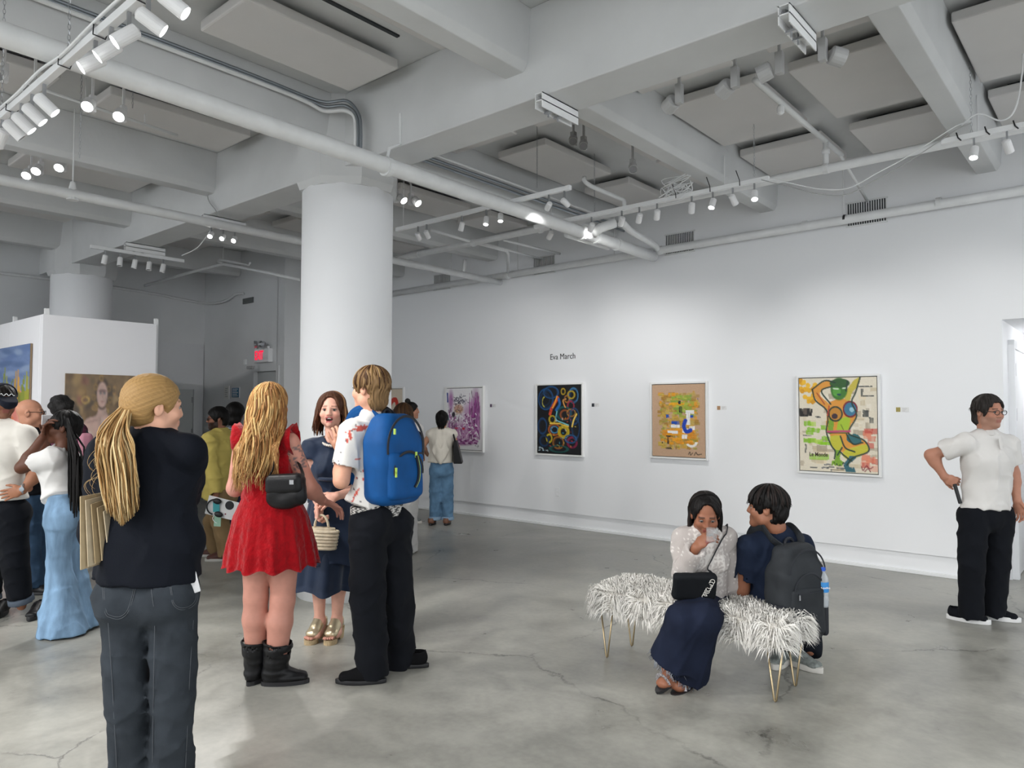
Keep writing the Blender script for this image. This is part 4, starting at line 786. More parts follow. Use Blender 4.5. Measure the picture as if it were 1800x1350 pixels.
def strand_obj(name, strands, m, parent, n=4):
    """strands: (points, radii, colour)"""
    b = MB(); cols = []
    for pts, rad, col in strands:
        k = len(b.v); b.tube(pts, rad, n, True); cols += [col] * (len(b.v) - k)
    o = b.build(name, m, None, True)
    ca = o.data.color_attributes.new('Col', 'FLOAT_COLOR', 'POINT'); ca.data.foreach_set('color', np.concatenate([np.array(cols), np.ones((len(cols), 1))], 1).ravel())
    if parent is not None: o.parent = parent; o.matrix_parent_inverse = parent.matrix_basis.inverted()
    return o
def skin_mat(name='skin'): 
    if 'skin' in MATS: return MATS['skin']
    m = mat('skin', (1, 1, 1), .5, var=.05, vscale=30, spec=.35, vcol=True)
    b = m.node_tree.nodes['Principled BSDF']; b.inputs['Subsurface Weight'].default_value = .0; b.inputs['Subsurface Radius'].default_value = (.01, .004, .002); b.inputs['Subsurface Scale'].default_value = .5
    return m
m_hair = mat('hair_strands', (1, 1, 1), .55, vcol=True, spec=.22)
def cloth(name, col, rough=.85, var=.08, vs=6, bump=.15, bs=300, sheen=.0, spec=.15, **k): return mat('cloth_' + name, col, rough, spec=spec, var=var, vscale=vs, bump=bump, bscale=bs, sheen=sheen, **k)

class Head:
    """frame of a head: origin between the ears at eye level, x to the person's right, y out of the face, z up"""
    def __init__(s, c, face, up=(0, 0, 1), size=1.):
        s.c = A3(c); y = nrm(face); z = nrm(A3(up) - y * (A3(up) @ y)); x = np.cross(y, z); s.M = np.stack([x, y, z], 1); s.s = size
    def w(s, x, y, z): return s.c + s.M @ (np.array((x, y, z)) * s.s)
    def loc(s, V): return (V - s.c) @ s.M / s.s
def head_ops(F, H, neck, male=False, mouth=0., ears=True, neck_r=None):
    w, S = H.w, H.s
    F.ball(w(0, -.014, .032), np.array((.075, .094, .083)) * S, H.M, .02)
    F.ball(w(0, .026, -.032), np.array((.060 if male else .057, .062, .078)) * S, H.M, .03 * S)
    for sx in (-1, 1):
        F.ball(w(sx * (.048 if male else .043), .008, -.068), (.022 if male else .018) * S, k=.04 * S)
        F.ball(w(sx * .043, .060, -.028), .020 * S, k=.03 * S)
    F.ball(w(0, .072, -.096), (.021 if male else .017) * S, k=.035 * S)
    F.cone(w(-.034, .074, .020), w(.034, .074, .020), .0135 * S, .0135 * S, .015 * S)
    for sx in (-1, 1): F.ball(w(sx * .031, .102, .003), .017 * S, k=.012 * S, kind='-')
    nz = .101 if male else .0975; F.cone(w(0, .086, .012), w(0, nz, -.024), .0085 * S, .0108 * S, .014 * S)
    for sx in (-1, 1): F.ball(w(sx * .011, .093, -.029), .0088 * S, k=.008 * S)
    if mouth > 0:
        F.cone(w(-.024, .080, -.049), w(0, .086, -.051), .006 * S, .0065 * S, .006 * S); F.cone(w(.024, .080, -.049), w(0, .086, -.051), .006 * S, .0065 * S, .006 * S); F.cone(w(-.017, .082, -.060 - mouth), w(.017, .082, -.060 - mouth), .007 * S, .007 * S, .006 * S)
        F.ball(w(0, .096, -.056 - mouth * .4), np.array((.025, .022, .005 + mouth * .45)) * S, H.M, .004 * S, '-')
    else:
        F.cone(w(-.019, .084, -.054), w(.019, .084, -.054), .0065 * S, .0065 * S, .008 * S); F.cone(w(-.015, .084, -.066), w(.015, .084, -.066), .007 * S, .007 * S, .008 * S)
    if ears:
        for sx in (-1, 1): F.ball(w(sx * .077, -.010, -.006), np.array((.009, .019, .031)) * S, H.M, .006 * S); F.ball(w(sx * .086, -.004, -.002), np.array((.006, .009, .014)) * S, H.M, .004 * S, '-')
    r = neck_r or (.056 if male else .047)
    F.cone(w(0, -.028, -.05), neck, r * S, r * 1.12 * S, .03)
    return (w(0, 0, 0) - .155 * S, w(0, 0, 0) + .155 * S, .0048)
def face_color(H, base, lip, brow, mouth=0., beard=None, blush=.12):
    base, lip, brow = map(lambda c: np.array(hexc(c)) if isinstance(c, str) else np.array(c), (base, lip, brow))
    def f(V):
        C = np.tile(base, (len(V), 1)); L = H.loc(V); x, y, z = L.T; near = (np.abs(x) < .1) & (np.abs(z) < .13) & (y > 0)
        def put(m, c): C[:] = C * (1 - m[:, None]) + np.array(c) * m[:, None]
        d = np.hypot(np.hypot((np.abs(x) - .044) / 1., (z + .03)), (y - .07)); put(near * np.clip(1 - d / .03, 0, 1) * blush * 3, base * np.array((1.12, .78, .74)))
        put(near * np.clip((.012 - np.abs(y - .107)) / .012, 0, 1) * np.clip(1 - np.hypot(x, z + .026) / .018, 0, 1) * blush * 2, base * np.array((1.1, .8, .76)))
        if beard is not None:
            b = np.array(hexc(beard)); m = near * np.clip((-.028 - z) / .014, 0, 1) * np.clip((y + .01 + .0) / .02, 0, 1) * (1 - np.clip(1 - np.hypot(x / 1.2, z + .055) / .012, 0, 1)); m2 = near * (np.abs(x) > .05) * (z < .0) * (y > .0) * (y < .035); put(np.clip(m + m2, 0, 1) * (.92 if b.sum() < .1 else .55), b)
        zz = (z + .050) if mouth > 0 else (z + .054); a = near * (y > .07)
        put(a * np.clip((.0075 - np.abs(zz)) / .002, 0, 1) * (np.abs(x) < .024) * .9, lip); zz = (z + .060 + mouth) if mouth > 0 else (z + .066); put(a * np.clip((.008 - np.abs(zz)) / .002, 0, 1) * (np.abs(x) < .020) * .9, lip)
        if mouth > 0: m = a * (np.hypot(x / .024, (z + .056 + mouth * .4) / (.004 + mouth * .45)) < 1) * (y < .089); put(m.astype(float), (.05, .01, .012))
        bz = .027 - .10 * np.clip(np.abs(x) - .036, 0, 1); put(a * np.clip((.0055 - np.abs(z - bz)) / .003, 0, 1) * (np.abs(x) > .012) * (np.abs(x) < .050) * .85, brow)
        return np.clip(C, 0, 1)
    return f
m_eye = mat('eye_white', (.33, .30, .28), .4); m_iris = mat('eye_iris', (.03, .025, .02), .15)
def eyes(H, parent, closed=False, lid=None):
    for sx in (-1, 1):
        M = frame(H.w(sx * .031, .0735, .003), H.M @ np.array((sx * .08, 1, -.02)), H.M[:, 2])
        e = MB().lathe([(.0125 * H.s * math.sin(a), .0125 * H.s * math.cos(a)) for a in np.linspace(.02, 2.2, 8)], 14, M, False).build('eyeball', m_eye, parent, True)
        MB().lathe([(.0068 * H.s, .0108 * H.s), (.0055 * H.s, .0120 * H.s), (.0004, .0129 * H.s)], 12, M, False).build('iris', m_iris, e)
        q = [H.w(sx * (.031 + .017 * math.cos(t)), .0865 - .005 * abs(math.cos(t)), (.0015 if closed else .0050) + .0045 * math.sin(t)) for t in np.linspace(.1, 3.04, 7)]
        MB().tube(q, .0017 * H.s, 4).build('eyelash', m_black, e)
def hand_ops(F, wr, d, pn, side, curl=(.35, .5, .4), spread=.09, thumb=(.6, .3), S=1.):
    """d along the hand, pn out of the palm, side the vector towards the thumb; returns box for a fine grid"""
    d = nrm(d); pn = nrm(A3(pn) - d * (A3(pn) @ d)); t = nrm(np.cross(pn, d)); t = t if t @ A3(side) > 0 else -t
    o = A3(wr); L = lambda a, b, c: o + (d * a + t * b + pn * c) * S
    F.ell(L(-.005, 0, 0), L(.045, .002, 0), (.026 * S, .018 * S), (.040 * S, .014 * S), t, .015); F.ell(L(.04, .002, 0), L(.085, 0, 0), (.040 * S, .014 * S), (.038 * S, .0115 * S), t, .012)
    pts = [o, L(.09, 0, 0)]
    for i in range(4):
        b = .030 - .0195 * i; l = (.042, .047, .044, .034)[i]; cu = curl if np.ndim(curl[0]) == 0 else curl[i]; p = L(.086 - .004 * abs(i - 1), b, 0); a = cu[0]; sp = (1.2 - i) * spread
        for j, (ln, r0, r1) in enumerate(((l, .0095, .0085), (l * .62, .0085, .0078), (l * .5, .0078, .0062))):
            dv = nrm((d * math.cos(sp) + t * math.sin(sp)) * math.cos(a) + pn * math.sin(a)); q = p + dv * ln * S; F.cone(p, q, r0 * S, r1 * S, .004); p = q; pts.append(q)
            if j < 2: a += cu[j + 1]
    p = L(.018, .026, .006); a = thumb[0]
    for ln, r0, r1, aa in ((.042, .013, .011, a), (.032, .011, .0095, a * .7), (.026, .0095, .007, a * .45)):
        dv = nrm(d * math.cos(aa) + (t * math.cos(thumb[1]) + pn * math.sin(thumb[1])) * math.sin(aa)); q = p + dv * ln * S; F.cone(p, q, r0 * S, r1 * S, .006); p = q; pts.append(q)
    pts = np.array(pts); return (pts.min(0) - .022, pts.max(0) + .022, .0042)
class Person:
    """joints in world metres: nb (neck base), shL shR elL elR wrL wrR, hpL hpR knL knR anL anR toL toR"""
    def __init__(s, J, g=1., male=False):
        s.J = {k: A3(v) for k, v in J.items()}; s.g = g; s.male = male; J = s.J
        s.sd = nrm(J['shR'] - J['shL']); s.hs = nrm(J['hpR'] - J['hpL']); s.pc = (J['hpL'] + J['hpR']) / 2; s.sc = (J['shL'] + J['shR']) / 2
        s.up = nrm(s.sc - s.pc); s.fr = nrm(np.cross(s.up, s.sd)); s.hf = nrm(np.cross(s.up, s.hs))
        s.cc = J.get('cc', lerp(s.pc, s.sc, .78) + s.fr * .012); s.wc = J.get('wc', lerp(s.pc, s.sc, .36))
        s.shw = np.linalg.norm(J['shR'] - J['shL']) / 2; s.hpw = np.linalg.norm(J['hpR'] - J['hpL']) / 2
        s.parts = {}
    def torso(s, F, e=0., k=.05, waist=None, bust=0., hip=None, f0=False, low=None, belly=0.):
        g = s.g; cw = max(s.shw * .80, .10 * g); wv = waist or ((.132 if s.male else .118) * g); hw = hip or (s.hpw + .075 * g)
        top = lerp(s.sc, s.J['nb'], .15)
        F.ell(lerp(s.pc, s.wc, -.12) if low is None else low, s.wc, (hw + e, .112 * g + e), (wv + e, .092 * g + e), s.hs, k, f0=f0)
        F.ell(s.wc, s.cc, (wv + e, .092 * g + e), (cw + .018 + e, .112 * g + e), s.sd, k); F.ell(s.cc, top, (cw + .018 + e, .110 * g + e), (cw * .78 + e, .070 * g + e), s.sd, k)
        for a in 'LR': F.cone(lerp(s.J['nb'], s.sc, .5), s.J['sh' + a], .050 * g + e, .053 * g + e, k)
        if bust:
            for q in (-1, 1): F.ball(s.cc + s.sd * q * .072 + s.fr * (.085 * g) - s.up * .035, bust * (.062) + e, k=.05)
        if belly: F.ball(s.wc + s.fr * .05, (.11 + belly + e), k=.08)
        return F
    def arm(s, F, a, e=0., fr=1., to=1., k=.03, flat=False, r=(.050, .041, .027), hollow=0.):
        """upper arm to fraction fr; forearm to fraction to when fr == 1"""
        J = s.J; g = s.g; sh, el, wr = J['sh' + a], J['el' + a], J['wr' + a]
        r0, r1, r2 = [q * g + e for q in r]
        if fr < 1:
            p = lerp(sh, el, fr); F.cone(sh, p, r0 + .004, r0 + (r1 - r0) * fr + hollow, k, f1=True)
            F.cone(p + nrm(p - sh) * .03, lerp(sh, el, max(fr - .22, 0)), r0 + (r1 - r0) * fr + hollow - .008, r0 * .8, .004, kind='-')
        else:
            F.cone(sh, el, r0, r1, k); p = lerp(el, wr, to); q = lerp(el, wr, .3)
            F.cone(el, q, r1, r1 * .98, k); F.cone(q, p, r1 * .98, r1 + (r2 - r1) * to + hollow, k, f1=to < 1 or flat)
            if to < 1 or flat: F.cone(p + nrm(p - el) * .02, lerp(el, wr, max(to - .25, 0)), r1 + (r2 - r1) * to + hollow - .007, r1 * .5, .003, kind='-')
        return F
    def leg(s, F, a, e=0., k=.04, r=(.086, .056, .054, .036), to=1.):
        J = s.J; g = s.g; h, kn, an = J['hp' + a], J['kn' + a], J['an' + a]; r = [q * g + e for q in r]; back = -s.hf
        F.cone(h, kn, r[0], r[1], k); q = lerp(kn, an, .3) + back * .012; F.cone(kn, q, r[1], r[2], k); F.cone(q, lerp(kn, an, to), r[2], r[2] + (r[3] - r[2]) * to, k)
        return F
    def foot(s, F, a, e=0.):
        J = s.J; an, to = J['an' + a], J['to' + a]; fl = np.array((an[0], an[1], 0)); d = nrm((to - an) * np.array((1, 1, 0))); z0 = min(an[2], to[2])
        hl = an - d * .03; hl = np.array((hl[0], hl[1], to[2] + .005)); F.cone(an, hl, .036 * s.g + e, .030 * s.g + e, .02); F.cone(hl, to - d * .05, .030 + e, .032 + e, .02); F.cone(an, to - d * .07, .034 + e, .026 + e, .03); F.ell(to - d * .09, to - d * .03, (.040 + e, .022 + e), (.038 + e, .016 + e), np.cross(d, (0, 0, 1)), .02)
        return F
    def body(s, H, label, base, lip='#b0605a', brow='#3a2a20', hands=(), mouth=0., beard=None, h=.010, feet=False, legs=None, waist=None, bust=0., tint=None, arms='LR', neck_r=None, blush=.12, belly=0., group=None):
        F = Field(); s.torso(F, -.010, waist=waist, bust=bust * .9, belly=belly, low=lerp(s.pc, s.wc, .25), hip=s.hpw + .055 * s.g); fine = []
        for a in 'LR':
            if a in arms: s.arm(F, a)
            s.leg(F, a, r=legs or (.072, .048, .046, .032), k=.02)
            if feet: s.foot(F, a)
            F.ball(s.J['hp' + a] - s.hf * .035 - s.up * .02, .072 * s.g, k=.04)
        if H is not None: fine.append(head_ops(F, H, s.J['nb'], s.male, mouth, neck_r=neck_r))
        for hd in hands: fine.append(hand_ops(F, **hd))
        fc = face_color(H, base, lip, brow, mouth, beard, blush) if H is not None else (lambda V: np.tile(np.array(hexc(base)), (len(V), 1)))
        col = fc if tint is None else (lambda V: tint(V, fc(V)))
        org = np.array((s.pc[0], s.pc[1], 0.)); s.o = field_obj('person', F, h, skin_mat(), None, fine, col, origin=org)
        tag(s.o, label, 'person', group); s.H = H
        return s.o
    def trousers(s, name, m, top, r=(.105, .075, .07), e=.0, hemz=None, h=.011, folds=.004, seed=1, waist=None, color=None, k=.05, low=0., hipw=None, seat=.095):
        F = Field(); J = s.J; g = s.g; tp = A3(top); hw = hipw or (s.hpw + .085 * g); ww = waist or (hw - .025)
        F.ell(s.pc - s.up * .02, tp, (hw, .118 * g), (ww, .110 * g), s.hs, k, f1=True)
        for a in 'LR':
            h_, kn, an = J['hp' + a], J['kn' + a], J['an' + a]; en = lerp(kn, an, 1.0) if hemz is None else kn + (an - kn) * ((hemz - kn[2]) / (an[2] - kn[2]))
            F.cone(h_, kn, r[0] * g, r[1] * g, .014); F.cone(kn, en, r[1] * g, r[2] * g, .010, f1=True); F.cone(en + nrm(en - kn) * .02, lerp(kn, en, .8), r[2] * g - .008, r[1] * g * .5, .003, kind='-')
            F.ball(J['hp' + a] - s.hf * .045 - s.up * .015, seat * g, k=.035)
        F.disp = add_f(wob(seed, folds, 22, (1, 1, .7)), crease(seed + 9, folds * 2.2, 44, (1, 1, 1.3))); F.dmax = .025
        return field_obj(name, F, h, m, s.o, color=color)
def shoe(P, a, m, msole, name='shoe', length=.27, wid=.045, toe=None, sole=.025, high=.0, color=None, h=.008, d=None):
    J = P.J; an = J['an' + a]; to = J['to' + a] if toe is None else A3(toe); d = nrm((to - an) * np.array((1, 1, 0))) if d is None else nrm(d); lat = np.cross(d, (0, 0, 1)); z0 = 0 if to[2] < .09 else to[2] - .04
    tip = np.array((to[0], to[1], z0)); hl = tip - d * length; F = Field(); zs = np.array((0, 0, 1.))
    F.ell(hl + d * .045 + zs * .055, hl + d * .12 + zs * .055, (.036, .042), (.042, .042), lat, .02); F.ell(hl + d * .10 + zs * .045, tip - d * .045 + zs * .036, (.043, .040), (wid, .028), lat, .03)
    F.cone(hl + d * .06 + zs * .06, hl + d * .065 + zs * (.095 + high), .045, .046, .02, f1=True); F.cone(hl + d * .11 + zs * .075, hl + d * .18 + zs * .055, .030, .022, .03)
    F.cone(hl + d * .065 + zs * (.13 + high), hl + d * .062 + zs * (.075 + high), .038, .034, .004, kind='-')
    F.floor = z0 + sole * .8
    o = field_obj(name, F, h, m, P.o, color=color)
    out = []
    for t in np.linspace(0, 2 * math.pi, 25)[:-1]:
        u = math.cos(t); v = math.sin(t); w = (wid + .006) * (.86 + .14 * math.cos((u - .35) * 2.2)); out.append((u * length / 2 * (1.02), v * w if abs(u) < 2 else 0))
    M = frame(hl + d * (length / 2) + zs * (z0 + .001 - (z0 > 0) * 0), (0, 0, 1), d)
    MB().prism(out, sole, M).build('sole', msole, o, True, bevel=.003)
    return o
def skull_hair(P, name, H, col, cover=1.0, grow=.012, streak=.25, front=.045, low=-.05, h=.006, seed=3, sides=.05, extra=None, m=None, gf=120, amp=.0022, back=0., axis=None, part=0.):
    """hair cap fitted to the skull; front: hairline height, low: how far down the nape, sides: how far forward over the temples"""
    F = Field(); w, S = H.w, H.s
    F.ball(w(0, -.016, .034), np.array((.078 + grow, .097 + grow, .086 + grow)) * S, H.M, .01)
    F.ball(w(0, -.052, low + .02), np.array((.064 + grow * .7, .048 + grow + back, .062)) * S, H.M, .04)
    if extra: extra(F, H)
    F.ball(w(0, .088, front - .098), np.array((.074, .075, .098)) * S, H.M, .012, '-')                       # the face
    F.ball(w(0, .035, low - .065), np.array((.075, .07, .06)) * S, H.M, .01, '-')
    for q in (-1, 1): F.ball(w(q * .09, sides - .045, -.045), np.array((.035, .045, .055)) * S, H.M, .008, '-')
    if part:
        F.ball(w(0, .100, front - .022), np.array((part, .06, .062)) * S, H.M, .010, '-')
    def azim(L):
        if axis is None: return np.arctan2(L[..., 0], L[..., 1] + .02)
        q = L - np.array((0, -.016, .034)); a = nrm(axis); e = nrm(np.cross(a, (1, 0, 0))); g = np.cross(a, e); return np.arctan2(q @ e, q @ g)
    def groove(x, y, z):
        L = H.loc(np.stack([x, y, z], -1)); az = azim(L); return amp * np.sin(az * gf / 4 + 3 * np.sin(L[..., 2] * 40) + 2 * np.sin(az * 9)) * (1 if gf else 0)
    F.disp = groove
    c = np.array(hexc(col))
    def color(V):
        L = H.loc(V); az = azim(L); n = np.sin(az * 31 + 2 * np.sin(L[:, 2] * 30)) * .5 + np.sin(az * 71 + 1.7) * .5
        return np.clip(c * (1 + streak * n[:, None]), 0, 1)
    return field_obj(name, F, h, m or m_hair, P.o, color=color)
def long_strands(P, name, H, cols, n=150, drop=.35, r=.007, az=(60, 300), wave=.01, wf=26, spread=1.15, seed=1, back=.0, part=0., jitter=.25, segs=18, top=.11, lift=.006, pull=None):
    """locks that start at the parting, lie over the skull and fall; az counted from the face (0) clockwise through the person's right"""
    rs = np.random.default_rng(seed); out = []; cc = [np.array(hexc(c)) for c in cols]
    for i in range(n):
        a = R(rs.uniform(*az)); L = drop * rs.uniform(1 - jitter, 1.05); ph = rs.uniform(0, 6.28); sp = spread * rs.uniform(.9, 1.12); lf = lift * rs.uniform(.3, 1.6); pts = []; rad = []; th1 = R(rs.uniform(84, 100))
        for k in range(segs + 1):
            t = k / segs; arc = .145; tot = arc + L; q = t * tot
            if q < arc: th = th1 * q / arc; ra, rz = math.sin(th), math.cos(th); x = (.082 + lf) * ra * math.sin(a) + part * (1 - ra); y = -.016 + (.101 + lf) * ra * math.cos(a); z = .034 + (.090 + lf) * rz; fall = 0
            else:
                fall = (q - arc); e = fall / L; g = 1 + (sp - 1) * e; x = (.082 + lf) * math.sin(a) * g; y = -.016 + (.101 + lf) * math.cos(a) * g - back * e; z = .034 - fall + .0
            wv = wave * min(1, q / .2); x += wv * math.sin(wf * q + ph); y += wv * .7 * math.cos(wf * q * .9 + ph * 1.7)
            p = H.w(x, y, z)
            if fall > 0: p = H.c + (H.M @ np.array((x, y, 0.))) * H.s + np.array((0, 0, z * H.s))
            if pull is not None: p = pull(p)
            pts.append(p); rad.append(r * (.55 + .6 * math.sin(math.pi * min(1, .25 + t * .75))) * (1 - .75 * max(0, t - .8) / .2))
        c = cc[rs.integers(len(cc))] * rs.uniform(.75, 1.2); out.append((pts, rad, np.clip(c, 0, 1)))
    return strand_obj(name, out, m_hair, P.o)
def spectacles(P, H, m=None, lens=None):
    m = m or m_black; b = None
    g = MB()
    for q in (-1, 1):
        c = [H.w(q * .032 + .024 * math.cos(t), .104 - .004 * abs(math.cos(t)), .002 + .017 * math.sin(t)) for t in np.linspace(0, 2 * math.pi, 15)]; g.tube(c, .0022 * H.s, 5, False)
        g.tube([H.w(q * .056, .100, .006), H.w(q * .074, .05, .008), H.w(q * .083, -.01, .006), H.w(q * .082, -.025, -.012)], .0022 * H.s, 5)
    g.tube([H.w(-.009, .106, .006), H.w(.009, .106, .006)], .0022 * H.s, 5)
    o = g.build('spectacles', m, P.o)
    if lens:
        for q in (-1, 1): MB().lathe([(.0002, 0), (.0228 * H.s, 0), (.0228 * H.s, .0012), (.0002, .0012)], 14, frame(H.w(q * .032, .103, .002), H.M[:, 1], H.M[:, 2])).build('spectacle_lens', lens, o)
    return o
def px_joints(t0, **k): return {n: A3(atD(v[0], v[1], t0 + (v[2] if len(v) > 2 else 0))) for n, v in k.items()}
def view(deg, pitch=0):
    """horizontal direction: 0 towards the camera, 90 to the image right, 180 away"""
    f = np.array((CF.x, CF.y, 0)); f /= np.linalg.norm(f); r_ = np.array((CR.x, CR.y, 0)); r_ /= np.linalg.norm(r_)
    v = -f * math.cos(R(deg)) + r_ * math.sin(R(deg)); v[2] = math.tan(R(pitch)); return nrm(v)

from mathutils.bvhtree import BVHTree
def on_mesh(o, pts, off=.002):
    """points of a mesh's surface met by the sight lines through the given pixels, lifted off by off"""
    me = o.data; M = o.matrix_world if o.parent is None else o.parent.matrix_basis @ o.matrix_parent_inverse @ o.matrix_basis
    bvh = BVHTree.FromPolygons([M @ v.co for v in me.vertices], [tuple(f.vertices) for f in me.polygons]); out = []
    for x, y in pts:
        d = ray(x, y).normalized(); h = bvh.ray_cast(CC, d)
        if h[0] is not None: out.append(h[0] - d * off)
    return out
# ================================================================== people
# ---- blonde woman in the foreground, back to the camera
t0 = 2.84
J = px_joints(t0, nb=(268, 764, 0), shL=(192, 800, .02), shR=(330, 792, -.02), elL=(172, 932, .02), wrL=(235, 930, .24), elR=(320, 872, .25), wrR=(262, 895, .30),
    hpL=(222, 1040, 0), hpR=(304, 1040, 0), knL=(224, 1225, -.01), knR=(305, 1225, 0), anL=(232, 1400, .03), anR=(299, 1400, .03), toL=(232, 1425, .2), toR=(312, 1425, .2))
for a in 'LR': J['an' + a][2] = .085; J['to' + a][2] = .03
p = Person(J, 1.)
H = Head(atD(272, 716, t0), view(134, -2), size=1.0)
p.body(H, 'person seen from behind in the foreground, long blonde ponytail, dark navy blouse and grey jeans', '#d8a58c', '#b86a60', '#8a6a48', blush=.1,
    hands=[dict(wr=J['wrL'], d=view(95), pn=view(180), side=(0, 0, 1)), dict(wr=J['wrR'], d=view(-85), pn=view(180), side=(0, 0, 1))], h=.011)
eyes(H, p.o)
F = Field(); p.torso(F, .018, waist=.135, hip=.165, low=A3(atD(261, 1008, t0)), f0=True)
F.ell(atD(263, 1012, t0), atD(266, 930, t0), (.185, .135), (.165, .12), p.hs, .04, f0=True); F.ball(atD(325, 955, t0), (.06, .07, .06), k=.06)
for a in 'LR': p.arm(F, a, .020, flat=True, to=.95, hollow=.008)
F.cone(J['nb'] - p.up * .03, lerp(J['nb'], H.c, .30), .068, .060, .02, f1=True); F.cone(lerp(J['nb'], H.c, .5), J['nb'], .05, .052, .003, kind='-')
F.disp = add_f(wob(2, .0065, 15, (1, 1, .8)), crease(3, .010, 30)); F.dmax = .03; field_obj('blouse', F, .010, cloth('navy_blouse', (.005, .0065, .011), .8, .1), p.o)
mj = cloth('grey_denim', (.030, .036, .044), .85, .22, 9, .25, 420)
jn = p.trousers('jeans', mj, atD(260, 996, t0), (.094, .079, .076), hemz=.04, h=.011, folds=.0035, seed=5, hipw=.188, waist=.176, seat=.096)
m_seam = mat('seam_thread', (.07, .078, .09), .8)
for pts in (((180, 1018), (205, 1021), (231, 1022), (238, 1030), (233, 1055), (224, 1078), (210, 1088), (195, 1086), (185, 1078), (181, 1045), (180, 1018)), ((297, 1020), (318, 1018), (341, 1010), (346, 1030), (347, 1052), (338, 1066), (318, 1072), (304, 1062), (300, 1040), (297, 1020)), ((264, 1020), (267, 1045), (270, 1066)), ((190, 1095), (196, 1180), (202, 1290), (205, 1349)), ((340, 1090), (334, 1180), (329, 1290), (326, 1349)), ((272, 1100), (270, 1200), (268, 1340))):
    for o_ in (0, 3.2) if len(pts) > 4 else (0,):
        cx = sum(q[0] for q in pts) / len(pts); cy = sum(q[1] for q in pts) / len(pts); k = 1 - o_ / 32
        P_ = on_mesh(jn, [(cx + (q[0] - cx) * k, cy + (q[1] - cy) * k) for q in pts], .001)
        if len(P_) > 2: MB().tube(smooth_pts(P_, 4), .0014, 5).build('stitched_seam', m_seam, jn)
for a in 'LR': shoe(p, a, m_black, m_black)
hb = ['#b99a6a', '#a88557', '#967246', '#cfb78a', '#82633d']
tie = A3(atD(224, 714, t0 - .055)); tl = H.loc(np.array([tie]))[0]
skull_hair(p, 'hair', H, '#9a7a4e', grow=.012, front=.066, low=-.035, sides=.045, streak=.20, gf=260, amp=.0016, axis=tl - np.array((0, -.016, .034)), h=.005)
# combed strands over the skull gathered into the tie, then the tail
rs = np.random.default_rng(4); S_ = []
for i in range(320):
    o = np.clip(rs.normal(0, 1, 2), -1.9, 1.9); sw = rs.random(); ey = 925 - 60 * rs.random() ** 2 - abs(o[0]) * 14; w_ = np.array((tie + 0)); pts = []
    for t in np.linspace(0, 1, 14):
        y = 712 + (ey - 712) * t; cx = 224 - 26 * math.sin(min(t, .45) / .45 * math.pi / 2) + 26 * max(0, t - .35); wd = 4 + 15 * min(1, t / .5) * (1 - .25 * t); pts.append(A3(atD(cx + o[0] * wd + 2 * math.sin(t * 9 + i), y, t0 - .085 - .10 * min(1, t * 2.5) + .025 * o[1] * min(1, t * 3))))
    S_.append((pts, [.0030] * 9 + [.0028, .0026, .0022, .0018, .001], np.clip(np.array(hexc(hb[rs.integers(5)])) * rs.uniform(.75, 1.15), 0, 1)))
for i in range(16):                                    # loose flyaway hair on the left sleeve
    x0 = 205 + rs.uniform(-8, 8); y0 = 790 + rs.uniform(-20, 50); dx = rs.uniform(25, 52); dy = rs.uniform(30, 70)
    S_.append(([A3(atD(x0 - dx * math.sin(t * 2.2), y0 + dy * t + 8 * math.sin(t * 3 + i), t0 - .15 - .03 * math.sin(t * 3))) for t in np.linspace(0, 1, 12)], [.0006] * 12, np.array(hexc('#c9aa78'))))
strand_obj('ponytail', S_, m_hair, p.o)
MB().tube([tie + np.array((0, 0, .017)) * math.cos(q) + A3(CR) * .017 * math.sin(q) for q in np.linspace(0, 2 * math.pi, 13)], .007, 6).build('hair_tie', m_black, p.o)
FG = p
def tee(p, name, m, hem, e=.016, fr=.62, waist=None, hip=None, bust=0., folds=.0045, seed=1, h=.010, color=None, collar=True, arms='LR', loose=.010, neck=.062, long=None, belly=0., r=(.050, .041, .027), flare=0.):
    F = Field(); p.torso(F, e, waist=waist, hip=hip, bust=bust, low=A3(hem), f0=True, belly=belly)
    if flare: F.ell(A3(hem), A3(hem) + p.up * .18, ((hip or .17) + flare, .125 + flare * .6), ((hip or .17) * .95, .115), p.hs, .04, f0=True)
    for a in arms:
        if long: p.arm(F, a, e, to=long, flat=True, hollow=.006, r=r)
        else: p.arm(F, a, e, fr=fr, hollow=loose, r=r)
    if collar: F.cone(p.J['nb'] + p.up * .06 + p.fr * .02, p.J['nb'] - p.up * .015, neck, neck * .8, .006, kind='-')
    F.disp = add_f(wob(seed, folds, 14, (1, 1, .7)), crease(seed + 5, folds * 1.9, 34)); F.dmax = .025
    return field_obj(name, F, h, m, p.o, color=color)
def stand(J):
    for a in 'LR': J['an' + a][2] = .085; J['to' + a][2] = .03
    return J
